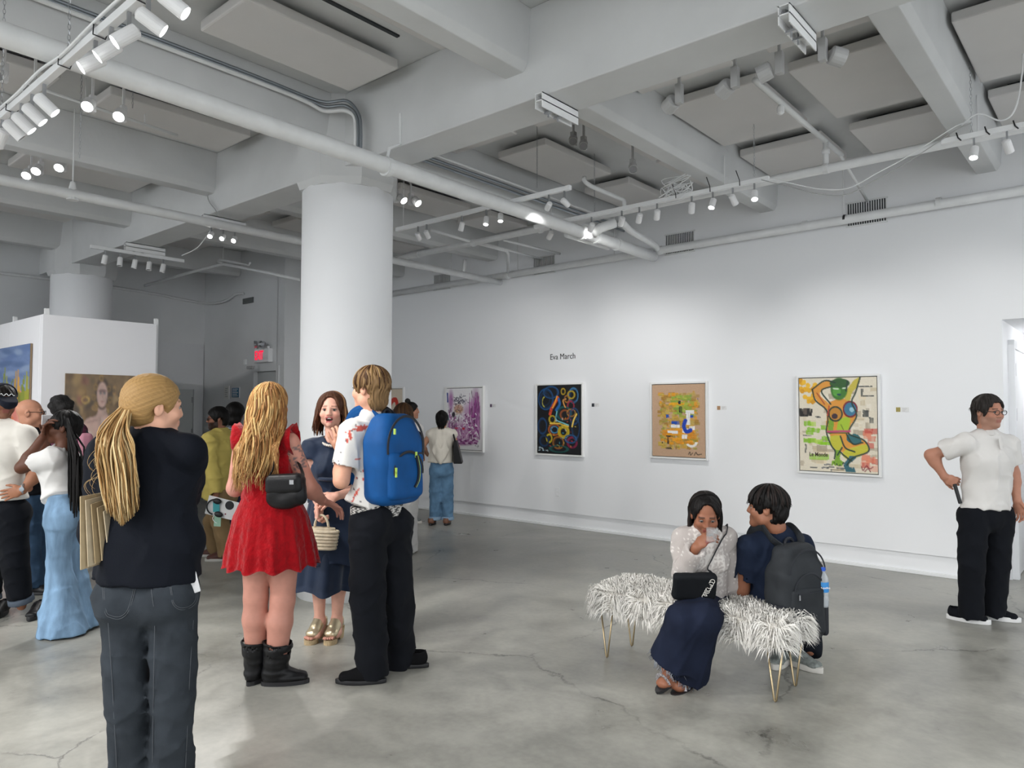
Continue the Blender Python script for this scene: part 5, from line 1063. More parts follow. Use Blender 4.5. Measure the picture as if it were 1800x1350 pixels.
def skirt(p, name, m, rings, n=96, ripple=.012, freq=13, seed=1, side=None, color=None, thick=.004, crinkle=0.):
    """rings: (centre, half width, half depth); the lower edge swings in folds"""
    sd = nrm(side if side is not None else p.hs); fw = nrm(np.cross((0, 0, 1), sd)); rs = np.random.default_rng(seed); P1, P2 = rs.uniform(0, 6, 2); vs = []; fs = []; K = len(rings)
    R_ = []
    for i in range(K - 1):
        for t in np.linspace(0, 1, 7)[:-1]: R_.append((lerp(rings[i][0], rings[i + 1][0], t), rings[i][1] * (1 - t) + rings[i + 1][1] * t, rings[i][2] * (1 - t) + rings[i + 1][2] * t, (i + t) / (K - 1)))
    R_.append((A3(rings[-1][0]), rings[-1][1], rings[-1][2], 1.))
    for off in (0, -thick):
        for c, a, b, t in R_:
            for j in range(n):
                q = 2 * math.pi * j / n; w_ = 1 + (ripple / max(a, .05)) * t * (math.sin(freq * q + P1) + .5 * math.sin((freq * 2 + 1) * q + P2) + .6 * math.sin(3 * q + P2)) + off / a + (crinkle * math.sin(31 * q + 9 * math.sin(t * 40)) * math.sin(t * 70 + 3 * math.sin(q * 7)) if off == 0 else 0)
                vs.append(c + sd * (a * w_ * math.cos(q)) + fw * (b * w_ * math.sin(q)) + np.array((0, 0, .012 * t * math.sin(freq * q + P2) * (ripple > .01))))
    m_ = len(R_)
    for o in (0, 1):
        for i in range(m_ - 1):
            for j in range(n):
                f = (o * m_ * n + i * n + j, o * m_ * n + i * n + (j + 1) % n, o * m_ * n + (i + 1) * n + (j + 1) % n, o * m_ * n + (i + 1) * n + j); fs.append(f if o else f[::-1])
    for j in range(n): a = (m_ - 1) * n; fs.append((a + j, a + (j + 1) % n, a + m_ * n + (j + 1) % n, a + m_ * n + j))
    return MB().add(vs, fs).build(name, m, p.o, True)
# ---- woman in the red dress
t0 = 4.21
J = stand(px_joints(t0, nb=(472, 752, 0), shL=(428, 778, .02), shR=(508, 778, -.02), elL=(414, 858, .03), wrL=(455, 838, .24), elR=(543, 856, .04), wrR=(566, 880, .20),
    hpL=(453, 925, 0), hpR=(500, 925, 0), knL=(450, 1050, -.01), knR=(497, 1055, -.02), anL=(450, 1185, .02), anR=(484, 1195, -.02), toL=(440, 1190, .18), toR=(522, 1200, .02)))
p = Person(J, 1.12)
H = Head(atD(477, 712, t0 + .02), view(160, 0), size=1.)
def tattoo(V, C):
    a, b = J['shR'], J['elR']; u = nrm(b - a); t = ((V - a) @ u) / np.linalg.norm(b - a); out = (np.linalg.norm((V - a) - np.outer((V - a) @ u, u), axis=1) < .09) & (t > .05) & (t < .62) & ((V - a) @ A3(CR) > .0)
    n = np.sin(V[:, 0] * 190 + 2 * np.sin(V[:, 2] * 90)) * np.sin(V[:, 2] * 160 + V[:, 1] * 70); C[out & (n > .25)] = np.array((.16, .12, .12)); return C
p.body(H, 'person with long wavy blonde hair in a short red dress and black boots, back turned', '#bf8878', hands=[dict(wr=J['wrR'], d=view(110, -25), pn=view(-60), side=(0, 0, 1)), dict(wr=J['wrL'], d=view(110, 10), pn=view(180), side=(0, 0, 1))], tint=tattoo, h=.010, legs=(.088, .060, .063, .045))
mr = mat('red_crinkle', (.29, .002, .006), .9, spec=.12, var=.18, vscale=26, bump=.9, bscale=48, sheen=.2)
F = Field(); p.torso(F, .010, waist=.135, f0=True, low=A3(atD(476, 885, t0))); F.cone(J['nb'] + p.up * .09, J['nb'] - p.up * .05, .10, .085, .01, kind='-'); F.cut(J['shR'] + p.sd * .015, p.sd, J['shR'] - .2, J['shR'] + .2); F.cut(J['shL'] - p.sd * .015, -p.sd, J['shL'] - .2, J['shL'] + .2); F.disp = add_f(wob(7, .003, 90), wob(8, .004, 30))
field_obj('dress_bodice', F, .009, mr, p.o)
skirt(p, 'dress_skirt', mr, [(atD(476, 868, t0), .150, .125), (atD(476, 905, t0), .205, .165), (atD(477, 950, t0), .240, .200), (atD(477, 993, t0), .262, .225)], ripple=.012, freq=11, crinkle=.016, n=160)
for s_, a in ((1, 'R'), (-1, 'L')):
    q = J['sh' + a]; vs = []; fs = []
    for i in range(13):
        th = math.pi * (-.35 + 1.5 * i / 12)
        for j in range(4): c = q + p.up * (.060 * math.sin(th) + .012 * j * math.sin(th)) - p.fr * (.075 * math.cos(th)) - p.sd * s_ * .028; vs.append(c + p.sd * s_ * (.022 * j) + p.up * (.012 * math.sin(i * 2.6) * j / 3 + .006 * j))
    for i in range(12):
        for j in range(3): fs.append((i * 4 + j, i * 4 + j + 1, i * 4 + j + 5, i * 4 + j + 4))
    o = MB().add(vs, fs).build('shoulder_ruffle', mr, p.o, True); o.modifiers.new('thick', 'SOLIDIFY').thickness = .004
skull_hair(p, 'hair', H, '#96703f', grow=.016, front=.07, low=-.08, sides=.10, streak=.3)
hb2 = ['#a9804f', '#8c6238', '#b8935f', '#7a5230', '#9c7042', '#c4a26e']
def lie(q):                                             # locks rest on the back instead of passing through it
    L = q - J['nb']; d = L @ -p.fr; zz = L @ p.up
    need = .02 + .125 * min(1, max(0, -zz / .10)) if zz < 0.02 else -9
    lat = abs(L @ p.sd)
    return q if d > need or lat > .21 or d < -.03 else q - p.fr * (need - d)
long_strands(p, 'long_hair', H, hb2, n=420, drop=.50, r=.0052, az=(75, 285), wave=.016, wf=24, spread=1.32, seed=3, back=.05, pull=lie, segs=24, jitter=.3)
mb = mat('black_leather', (.006, .006, .007), .42, spec=.3, bump=.1, bscale=200)
for a, dd in (('L', view(165)), ('R', view(100))):
    F = Field(); an = J['an' + a]; tp = lerp(an, J['kn' + a], .40); d = nrm(dd); lat = np.cross(d, (0, 0, 1)); z0 = np.array((an[0], an[1], 0.)); zs = np.array((0, 0, 1.))
    F.cone(an + zs * .0, tp, .064, .084, .03, f1=True); F.cone(tp + p.up * .02, lerp(an, tp, .75), .078, .07, .003, kind='-'); F.ell(z0 - d * .035 + zs * .055, z0 + d * .06 + zs * .05, (.042, .05), (.044, .046), lat, .03); F.ell(z0 + d * .06 + zs * .042, z0 + d * .155 + zs * .036, (.045, .038), (.038, .028), lat, .03); F.floor = .022; F.disp = wob(4, .003, 40, (.5, .5, 1.5))
    o = field_obj('ankle_boot', F, .008, mb, p.o)
    MB().prism([(u * .135 + .055, v * .046) for u, v in ((math.cos(q), math.sin(q)) for q in np.linspace(0, 6.283, 21)[:-1])], .024, frame(z0, (0, 0, 1), d)).build('sole', m_black, o)
# black shoulder bag
c = A3(atD(503, 861, t0 - .19)); bag = thing('shoulder_bag', 'black leather shoulder bag hanging under the arm of the red-dressed person', 'bag', c)
Mb = np.stack([p.sd, -p.fr, p.up], 1); F = Field(); F.rbox(c, (.112, .042, .085), Mb, .04, k=.02); F.ball(c - p.up * .05, (.115, .045, .05), Mb, .03); F.disp = wob(6, .004, 20); field_obj('bag_body', F, .008, mb, bag)
F = Field(); F.rbox(c - p.fr * .012 + p.up * .035, (.106, .040, .055), Mb, .03); field_obj('bag_flap', F, .008, mb, bag)
MB().tube(smooth_pts([c - p.sd * .10 + p.up * .07, lerp(c - p.sd * .1, J['shR'] - p.fr * .1, .5) - p.fr * .02, J['shR'] - p.sd * .05 + p.up * .058 - p.fr * .02, J['shR'] - p.sd * .05 + p.up * .02 + p.fr * .08, c + p.sd * .04 + p.fr * .12 + p.up * .1, c + p.sd * .10 + p.up * .07], 6), .013, 6, flat=tuple(p.sd)).build('bag_strap', mb, bag)
MB().box((-.012, -.012, 0), (.012, .012, .006), frame(c + p.sd * .06 - p.fr * .05 + p.up * .05, -p.fr)).build('bag_clasp', m_steel, bag)
# ---- woman in the navy wrap dress
t0 = 5.0
J = stand(px_joints(t0, nb=(586, 770, 0), shR=(548, 789, 0), shL=(626, 790, .06), elR=(546, 850, -.02), wrR=(561, 888, -.16), elL=(628, 862, 0), wrL=(592, 872, -.19),
    hpR=(562, 918, 0), hpL=(602, 918, .03), knR=(560, 1010, -.02), knL=(596, 1015, .0), anR=(562, 1090, .03), anL=(592, 1090, .03), toR=(549, 1120, -.10), toL=(586, 1120, -.08)))
for a in 'LR': J['an' + a][2] = .125; J['to' + a][2] = .05
p = Person(J, .95)
H = Head(atD(582, 722, t0 - .02), view(6, 2), size=1.0)
p.body(H, 'person laughing, shoulder-length brown hair, navy wrap dress and gold platform sandals', '#d9a592', '#b0565a', '#6a4a38', mouth=.016, blush=.25,
    hands=[dict(wr=J['wrR'], d=view(20, -75), pn=view(60), side=view(10), curl=(.9, 1.1, .8), thumb=(.8, .8)), dict(wr=J['wrL'], d=view(-80, -25), pn=view(175, -20), side=(0, 0, 1), curl=(.35, .35, .3))], h=.010, feet=True, legs=(.08, .052, .052, .034))
eyes(H, p.o)
teeth = MB().tube([H.w(x, .083 - abs(x) * .3, -.0535) for x in (-.018, -.009, 0, .009, .018)], .0042, 6).build('teeth', mat('teeth', (.8, .78, .72), .3), p.o)
mn = mat('navy_satin', (.010, .020, .046), .6, spec=.2, var=.12, vscale=7, bump=.1, bscale=60, sheen=.2)
F = Field(); p.torso(F, .009, waist=.130, bust=.35, low=A3(atD(584, 880, t0 + .01)), f0=True)
for a in 'LR': p.arm(F, a, .014, fr=.28, hollow=.018)
F.cone(J['nb'] + p.up * .05 + p.fr * .04, J['nb'] - p.up * .09 + p.fr * .14, .062, .012, .01, kind='-'); F.cone(J['nb'] + p.up * .05, J['nb'] - p.up * .01, .07, .06, .01, kind='-')
F.disp = add_f(wob(12, .003, 20, (1, 1, 1.2)), crease(13, .008, 36)); field_obj('dress_bodice', F, .009, mn, p.o)
skirt(p, 'dress_skirt', mn, [(atD(584, 862, t0 + .01), .138, .115), (atD(583, 900, t0 + .01), .170, .14), (atD(578, 960, t0), .185, .17), (atD(570, 1033, t0 + .02), .20, .22)], ripple=.02, freq=5, seed=4)
skirt(p, 'dress_overlap', mn, [(atD(587, 868, t0 - .01), .142, .12), (atD(588, 905, t0 - .02), .172, .15), (atD(590, 950, t0 - .03), .18, .17), (atD(592, 985, t0 - .03), .175, .175)], ripple=.012, freq=4, seed=9)
MB().tube(smooth_pts([A3(atD(x, y, t0 - .135 + d)) for x, y, d in ((551, 838, .10), (566, 842, .02), (586, 843, 0), (606, 842, .03), (622, 838, .12))], 4), .013, 8).build('waist_tie', mn, p.o, True)
for k in range(14):
    q = H.c * 0 + J['nb'] + p.fr * (.062 * math.cos(R(-75 + 150 * k / 13)) + .012) + p.sd * (.072 * math.sin(R(-75 + 150 * k / 13))) - p.up * (.020 + .030 * math.cos(R(-75 + 150 * k / 13))); MB().lathe([(.0005, -.0105), (.008, -.006), (.0105, 0), (.008, .006), (.0005, .0105)], 10, frame(q, (0, 0, 1))).build('necklace_bead', mat('pearl', (.62, .58, .52), .25), p.o, True)
skull_hair(p, 'hair', H, '#4a2e20', grow=.014, front=.066, low=-.07, sides=.035, streak=.25, part=.05)
long_strands(p, 'long_hair', H, ['#4a2e20', '#5a3826', '#6b4630', '#3c2418', '#9a7450'], n=190, drop=.20, r=.0075, az=(72, 288), wave=.010, wf=22, spread=1.25, seed=8, part=-.012, jitter=.2)
mg = mat('gold_leather', (.62, .53, .36), .28, .65, var=.06); mc = mat('cork_sole', (.45, .34, .20), .8, var=.15, vscale=60)
for a, dd in (('R', view(-18)), ('L', view(-10))):
    an = J['an' + a]; d = nrm(dd); z0 = np.array((an[0], an[1], 0.)); zs = np.array((0, 0, 1.)); lat = np.cross(d, zs); tip = z0 + d * .155
    sh_ = field_obj('platform_sandal', (lambda F: (F.ell(z0 + d * .02 + zs * .098, z0 + d * .095 + zs * .062, (.042, .030), (.046, .028), lat, .02), F.ell(z0 + d * .05 + zs * .10, z0 + d * .02 + zs * .13, (.036, .03), (.034, .03), lat, .02), F.cone(z0 - d * .04 + zs * .10, z0 - d * .03 + zs * .135, .034, .036, .02, f1=True), F)[-1])(Field()), .007, mg, p.o)
    out = [(math.cos(q) * .055, math.sin(q) * .044) for q in np.linspace(0, 6.283, 19)[:-1]]; MB().prism(out, .032, frame(z0 + d * .10, (0, 0, 1), d)).build('platform', mc, sh_); MB().add([z0 - d * .05 + lat * .03, z0 - d * .05 - lat * .03, z0 - d * .0 - lat * .03, z0 + lat * .03, z0 - d * .06 + lat * .034 + zs * .08, z0 - d * .06 - lat * .034 + zs * .08, z0 + d * .05 - lat * .036 + zs * .05, z0 + d * .05 + lat * .036 + zs * .05], [(3, 2, 1, 0), (4, 5, 6, 7), (0, 1, 5, 4), (1, 2, 6, 5), (2, 3, 7, 6), (3, 0, 4, 7)]).build('heel', mc, sh_)
    for k in range(5): q = tip + lat * (.028 - .014 * k) * (1) + zs * .044 - d * (.012 + .006 * abs(k - (1 if a == 'L' else 3))); MB().lathe([(.0005, -.02), (.009, -.012), (.0095, .006), (.006, .014), (.0005, .017)], 8, frame(q, d)).build('toe', mat('toe_skin', '#cf9684', .5), p.o, True)
# straw handbag
c = A3(atD(565, 945, t0 - .24)); bag = thing('straw_handbag', 'small cream woven straw handbag held by its handle', 'bag', c); u = nrm(A3(CR) * .9 - A3(CF) * .3)
ms = mat('straw', (.62, .54, .40), .7, bump=.5, bscale=120, var=.1, vscale=40)
for k in range(6):
    zz = -.062 + .021 * k; F = MB(); q = [(math.cos(t) * (.10 + .004 * k), math.sin(t) * .045) for t in np.linspace(0, 6.283, 29)[:-1]]; F.tube([c + u * x + np.cross(u, (0, 0, 1)) * y + np.array((0, 0, zz)) for x, y in q + [q[0]]], .012, 7, False); F.build('woven_band', ms, bag, True)
MB().prism([(math.cos(t) * .10, math.sin(t) * .044) for t in np.linspace(0, 6.283, 25)[:-1]], .135, frame(c - np.array((0, 0, .07)), (0, 0, 1), u)).build('bag_lining', ms, bag)
MB().tube([c + u * (.052 * math.cos(t)) + np.array((0, 0, .06 + .085 * math.sin(t))) for t in np.linspace(0, math.pi, 13)], .008, 7).build('bag_handle', ms, bag, True)
# ---- man with the blue backpack
t0 = 4.26
J = stand(px_joints(t0, nb=(652, 728, 0), shL=(618, 762, -.07), shR=(682, 762, .17), elL=(600, 845, -.14), wrL=(598, 792, .02), elR=(672, 842, .30), wrR=(640, 800, .30),
    hpL=(648, 918, -.06), hpR=(690, 918, .09), knL=(646, 1050, -.07), knR=(697, 1045, .12), anL=(655, 1172, -.02), anR=(703, 1152, .22), toL=(590, 1196, -.05), toR=(672, 1172, .24)))
p = Person(J, 1.0, True)
H = Head(atD(650, 684, t0), view(-114, 0), size=1.04)
p.body(H, 'person in a white paint-splashed shirt and black trousers carrying a blue backpack', '#d8a288', brow='#6a4a30', hands=[dict(wr=J['wrL'], d=(0, 0, 1), pn=view(-150), side=view(-30), curl=(.5, .7, .5))], h=.010)
eyes(H, p.o)
def splat(V):
    C = np.tile(np.array((.72, .70, .67)), (len(V), 1)); rs = np.random.default_rng(22); L = V - p.sc; x = L @ A3(CR); z = L[:, 2]
    for cx, cz, rx, rz, rot in ((-.02, .035, .026, .016, .3), (-.075, -.005, .009, .03, .25), (-.09, -.035, .008, .014, 0), (-.055, .03, .012, .005, 0), (-.045, .048, .007, .004, .4), (.03, .05, .012, .006, 0), (.02, -.12, .012, .022, .5), (.015, -.165, .010, .028, .4), (0, -.21, .016, .01, 0), (-.045, -.33, .008, .03, -.5), (-.06, -.36, .006, .025, -.4), (-.035, -.14, .01, .006, 0), (.03, -.08, .008, .012, 0), (-.05, -.25, .006, .008, 0), (-.10, .012, .006, .004, 0), (.005, -.255, .02, .012, .2)):
        q = (x - cx) * math.cos(rot) + (z - cz) * math.sin(rot); w_ = -(x - cx) * math.sin(rot) + (z - cz) * math.cos(rot); C[np.hypot(q / rx, w_ / rz) + .25 * np.sin(x * 300) * np.sin(z * 260) < 1] = np.array((.60, .10, .07))
    for _ in range(16): cx, cz = rs.uniform(-.14, .06), rs.uniform(-.4, .06); C[np.hypot(x - cx, z - cz) < .004] = np.array((.1, .09, .1))
    return C
ms_ = mat('splashed_cotton', (1, 1, 1), .85, bump=.1, bscale=200, vcol=True, sheen=.1)
tee(p, 'shirt', ms_, atD(655, 888, t0 + .02), fr=.72, waist=.142, hip=.165, seed=31, h=.008, color=splat, loose=.022, neck=.056)
F = Field(); F.cone(J['nb'] - p.up * .01, J['nb'] + p.up * .035, .072, .066, .01, f1=True); F.cone(J['nb'] + p.up * .06, J['nb'] - p.up * .02, .058, .058, .003, kind='-'); field_obj('collar', F, .007, mat('white_cotton', (.72, .70, .67), .85), p.o)
def checks(V): n = np.sign(np.sin(V[:, 2] * 330) * np.sin((V @ A3(CR)) * 210 + 2 * np.sin(V[:, 2] * 120))); return np.where(n[:, None] > 0, np.array((.6, .58, .55)), np.array((.03, .03, .03)))
F = Field(); F.ell(atD(664, 908, t0 + .02), atD(662, 884, t0 + .02), (.178, .128), (.172, .122), p.hs, .01, f0=True, f1=True); field_obj('patterned_waistband', F, .007, mat('patterned_band', (1, 1, 1), .8, vcol=True), p.o, color=checks)
mk = cloth('black_trousers', (.006, .007, .010), .9, .1, sheen=.02)
p.trousers('trousers', mk, atD(664, 900, t0 + .02), (.110, .096, .088), hemz=.035, seed=33, hipw=.172, waist=.168, folds=.004, seat=.086)
for a, dd in (('L', view(-88)), ('R', view(-95))): shoe(p, a, cloth('black_suede', (.006, .006, .007), .9), m_black, d=dd, length=.29, h=.008)
skull_hair(p, 'hair', H, '#7d6242', grow=.014, front=.055, low=-.085, sides=.03, streak=.35, gf=100, amp=.004, back=-.012, h=.005)
long_strands(p, 'hair_locks', H, ['#8a6c46', '#6d5236', '#a5855a', '#5a4028', '#4a3220'], n=170, drop=.05, r=.0065, az=(35, 325), wave=.004, wf=40, spread=.92, seed=5, jitter=.6, segs=11)
MB().tube([lerp(J['wrL'], J['elL'], .12) + np.array((math.cos(q), math.sin(q), 0)) * .034 for q in np.linspace(0, 6.283, 15)], .005, 5).build('bracelet', mat('brown_beads', (.09, .04, .025), .4), p.o)
# blue backpack: back panel rests on the wearer's back, opening side out
def backpack(label, c, n, up, w, h_, d, m, mdark, trim, H_=.009, seed=1, cat='backpack'):
    n = nrm(n); up = nrm(A3(up) - n * (A3(up) @ n)); x = np.cross(up, n); M = np.stack([x, n, up], 1); c = A3(c); t = thing('backpack', label, cat, c - up * h_)
    L = lambda a, b, e: c + x * a * w + n * b * d + up * e * h_
    F = Field(); F.rbox(L(0, 0, -.22), (w, d, h_ * .78), M, min(w, d) * .62, k=.02); F.rbox(L(0, -.08, .36), (w * .80, d * .86, h_ * .64), M, min(w, d) * .7, k=.09); F.disp = wob(seed, .004, 18); o = field_obj('pack_body', F, H_, m, t)
    F = Field(); F.rbox(L(0, .85, -.35), (w * .80, d * .42, h_ * .52), M, d * .35, k=.02); F.disp = wob(seed + 1, .003, 20); fp = field_obj('front_pocket', F, H_, m, t)
    arc = lambda rx, zc, rz, y, q0, q1, k=15: [L(rx * math.sin(a), y, zc + rz * math.cos(a)) for a in np.linspace(q0, q1, k)]
    return t, L, x, n, up, arc, o, fp
mbl = mat('blue_nylon', (.005, .068, .23), .6, spec=.2, var=.12, vscale=9, bump=.25, bscale=420); mdk = mat('dark_nylon', (.008, .010, .016), .6); mlime = mat('lime_trim', (.50, .72, .12), .5)
n_ = view(52); c = A3(atD(691, 806, t0 - .05))
t, L, x, n, up, arc, o, fp = backpack('royal blue backpack with lime zip pulls worn on the paint-splashed shirt', c, n_, (0, 0, 1), .165, .258, .105, mbl, mdk, mlime, .009)
for rx, zc, rz, y in ((.84, .25, .70, 1.02), (.66, -.25, .42, 1.25)):
    MB().tube(arc(rx, zc, rz, y, -1.75, 1.75, 21), .0085, 6, flat=tuple(n)).build('zip_seam', mdk, t)
MB().tube(smooth_pts([L(.30, 1.34, .08), L(.42, 1.33, -.2), L(.40, 1.33, -.45), L(.26, 1.30, -.62)], 5), .008, 5).build('pocket_zip', mdk, t); MB().tube(smooth_pts([L(.35, 1.36, .08), L(.47, 1.35, -.2), L(.45, 1.35, -.45), L(.31, 1.32, -.62)], 5), .002, 4).build('lime_piping', mlime, t)
for a, e in ((-.62, -.22), (-.62, -.30), (.31, .10), (-.70, .62)): MB().box((-.006, -.016, 0), (.006, .016, .006), frame(L(a, 1.27, e), n, x)).build('zip_pull', mlime, t)
MB().box((-.022, -.02, 0), (.022, .02, .003), frame(L(.62, 1.16, .06), n, x)).build('brand_patch', mdk, t); MB().lathe([(.0005, .003), (.009, .003), (.009, .0045), (.0005, .0045)], 12, frame(L(.62, 1.16, .06), n, x)).build('patch_emblem', mat('emblem_yellow', (.6, .55, .1), .5), t)
for s_ in (-1, 1):
    sh = J['shR'] if s_ > 0 else J['shL']; base = L(-s_ * .5 if False else s_ * .42, -.9, .86)
    MB().tube(smooth_pts([L(s_ * .42, -.6, .90), sh * .55 + J['nb'] * .45 + np.array((0, 0, .085)) - p.fr * .02, sh * .62 + J['nb'] * .38 + np.array((0, 0, .045)) + p.fr * .075, sh * .75 + p.cc * .25 + p.fr * .10 - p.up * .08, p.wc + p.sd * s_ * .15 + p.fr * .03 + p.up * .08, L(s_ * .7, -.7, -.62)], 6), .030, 8, flat=tuple(p.sd)).build('shoulder_strap', mbl if s_ < 0 else mdk, t)
MB().tube([L(.16 * math.cos(a), -.55, .97 + .12 * math.sin(a)) for a in np.linspace(0, math.pi, 9)], .010, 6).build('grab_handle', mdk, t)
# ================================================================== fur bench
bx0, bx1, by0, by1, bz = -2.66, -1.46, 3.90, 4.32, .40
bench = thing('fur_bench', 'low bench covered in shaggy white fur on brass hairpin legs', 'bench', ((bx0 + bx1) / 2, (by0 + by1) / 2, 0))
F = Field(); F.rbox(((bx0 + bx1) / 2, (by0 + by1) / 2, bz - .03), ((bx1 - bx0) / 2, (by1 - by0) / 2, .075), None, .06); field_obj('seat_cushion', F, .02, mat('fur_base', (.66, .63, .58), .95), bench)
mbr = mat('brass_wire', (.42, .33, .20), .3, .9)
for x, y in ((-2.61, 3.97), (-2.61, 4.27), (-1.53, 3.97), (-1.53, 4.27)):
    sx = .045; MB().tube([(x - sx, y, bz - .09), (x - .006, y, .012), (x, y, .005), (x + .006, y, .012), (x + sx, y, bz - .09)], .006, 6).build('leg', mbr, bench, True)
rs = np.random.default_rng(7); N = 15000; hx, hy = (bx1 - bx0) / 2, (by1 - by0) / 2; cx, cy = (bx0 + bx1) / 2, (by0 + by1) / 2
q = rs.random(N); u = rs.uniform(-1, 1, N); v = rs.uniform(-1, 1, N); side = q < .45; ed = rs.random(N) < hx / (hx + hy); sg = np.where(rs.random(N) < .5, -1, 1)
X = np.where(side, np.where(ed, u * hx, sg * hx), u * hx * .97); Y = np.where(side, np.where(ed, sg * hy, v * hy), v * hy * .97); Z = np.where(side, bz + rs.uniform(-.09, .035, N), bz + .042)
nx = np.where(side & ~ed, sg, 0) + np.where(~side, u ** 5, 0); ny = np.where(side & ed, sg, 0) + np.where(~side, v ** 3, 0); nz = np.where(side, .1, 1.); clump = np.stack([np.sin(X * 31 + 2 * np.sin(Y * 23)), np.cos(Y * 29 + 2 * np.sin(X * 19)), np.zeros(N)], 1)
Nn = np.stack([nx, ny, nz], 1) + .55 * clump + rs.normal(0, .28, (N, 3)); Nn /= np.linalg.norm(Nn, axis=1)[:, None]; B = np.stack([X + cx, Y + cy, Z], 1); ln = rs.uniform(.055, .10, N)[:, None]; g = np.array((0, 0, -1.))
P1 = B + Nn * ln * .55; P2 = P1 + (Nn * .45 + g * .75 + .25 * clump) * ln * .62; wd = np.cross(Nn, rs.normal(0, 1, (N, 3))); wd /= np.linalg.norm(wd, axis=1)[:, None]; r0 = .0032
Vv = np.stack([B - wd * r0, B + wd * r0, P1 - wd * r0 * .9, P1 + wd * r0 * .9, P2], 1).reshape(-1, 3); k = np.arange(N)[:, None] * 5; me = bpy.data.meshes.new('fur'); me.from_pydata(Vv.tolist(), [], np.concatenate([k + np.array([[0, 1, 3, 2]])]).tolist() + (k + np.array([[2, 3, 4]])).tolist())
link('fur', me, mat('white_fur', (.80, .78, .74), .8, var=.10, vscale=7), bench, True, kind='stuff')
# ---- seated woman with a glass
t0 = 4.36
J = px_joints(t0, nb=(1237, 932, -.06), shR=(1200, 945, -.05), shL=(1277, 945, -.03), elR=(1197, 1010, -.12), wrR=(1224, 962, -.25), elL=(1283, 1010, .02), wrL=(1283, 1064, .04),
    hpR=(1212, 1062, .0), hpL=(1252, 1062, .02), knR=(1204, 1092, -.36), knL=(1238, 1088, -.36), anR=(1176, 1160, -.24), anL=(1206, 1186, -.2), toR=(1156, 1188, -.30), toL=(1186, 1212, -.30))
J['toR'][2] = .05; J['toL'][2] = .03; J['anL'][2] = .085; J['anR'][2] = .13
p = Person(J, .90)
H = Head(atD(1240, 905, t0 - .11), view(-8, -22), size=.97)
p.body(H, 'person seated on the fur bench sipping from a glass, black hair and embroidered white blouse', '#8a5a44', '#7a4038', '#1c1410', hands=[dict(wr=J['wrR'], d=view(75, 45), pn=view(120, -10), side=view(30, 60), curl=(.75, .55, .3), thumb=(.7, .9), S=.95), dict(wr=J['wrL'], d=view(-15, -70), pn=view(180, -30), side=view(-80), curl=(.2, .3, .2), S=.95)], feet=True, legs=(.08, .055, .052, .034), blush=.05, bust=.5)
eyes(H, p.o, True)
def embr(V):
    L = V - p.sc; x = L @ A3(CR); z = L[:, 2]; n = np.sin(x * 130 + 3 * np.sin(z * 60)) * np.sin(z * 120 + 2.5 * np.sin(x * 70)); yoke = (np.abs(x) < .085) & (z > -.27); C = np.tile(np.array((.47, .43, .41)), (len(V), 1)); C[(n > -.15) & yoke] = np.array((.70, .67, .64)); C[(n > .72) & ~yoke] = np.array((.72, .69, .66)); return C
mbz = mat('sheer_blouse', (1, 1, 1), .8, vcol=True, bump=.2, bscale=150, alpha=.86)
F = Field(); p.torso(F, .010, waist=.118, bust=.5, low=A3(atD(1228, 1062, t0)), f0=True); F.ell(atD(1226, 1075, t0 - .01), atD(1236, 1010, t0 - .02), (.17, .14), (.13, .11), p.hs, .04, f0=True)
for a in 'LR': p.arm(F, a, .014, to=.93, flat=True, hollow=.012, r=(.046, .040, .028))
F.cone(p.J['nb'] + p.up * .05 + p.fr * .03, p.J['nb'] - p.up * .01, .06, .05, .006, kind='-'); F.disp = add_f(wob(41, .004, 22), crease(42, .008, 40)); bl = field_obj('blouse', F, .009, mbz, p.o, color=embr)
mdn = cloth('dark_denim', (.010, .014, .030), .85, .2, 10, .2, 380)
F = Field()
for a, e1 in (('R', lerp(J['knR'], J['anR'], .80)), ('L', lerp(J['knL'], J['anL'], .95))):
    F.cone(J['hp' + a], J['kn' + a], .088, .082, .05); F.cone(J['kn' + a], e1, .085, .125, .05, f1=True)
F.ell(p.pc - p.up * .02, p.pc + p.up * .06, (.16, .12), (.15, .115), p.hs, .05); F.disp = add_f(wob(44, .006, 16, (1.2, 1.2, .5)), crease(45, .012, 30, (1.3, 1.3, .6))); F.dmax = .03; sk = field_obj('denim_skirt', F, .010, mdn, p.o)
S_ = []; rs = np.random.default_rng(3)
for a, e1, r_ in (('R', lerp(J['knR'], J['anR'], .80), .122), ('L', lerp(J['knL'], J['anL'], .95), .122)):
    d = nrm(J['an' + a] - J['kn' + a]); x_ = nrm(np.cross(d, A3(CF))); y_ = np.cross(d, x_)
    for i in range(110): b = rs.uniform(0, 6.283); o = e1 + (x_ * math.cos(b) + y_ * math.sin(b)) * r_ * rs.uniform(.93, 1.03); S_.append(([o - d * .01, o + d * .012 + rs.normal(0, .006, 3), o + d * rs.uniform(.02, .035) + rs.normal(0, .008, 3)], [.0016, .0014, .0008], np.array((.30, .33, .38)) if rs.random() < .6 else np.array((.03, .04, .07))))
strand_obj('frayed_hem', S_, mat('fray', (1, 1, 1), .9, vcol=True), sk, 3)
skull_hair(p, 'hair', H, '#0d0a0a', grow=.012, front=.080, low=-.08, sides=.04, streak=.3, part=.048)
long_strands(p, 'long_hair', H, ['#0d0a0a', '#171210', '#221a18'], n=150, drop=.17, r=.0075, az=(98, 262), wave=.005, spread=1.06, seed=12, jitter=.15)
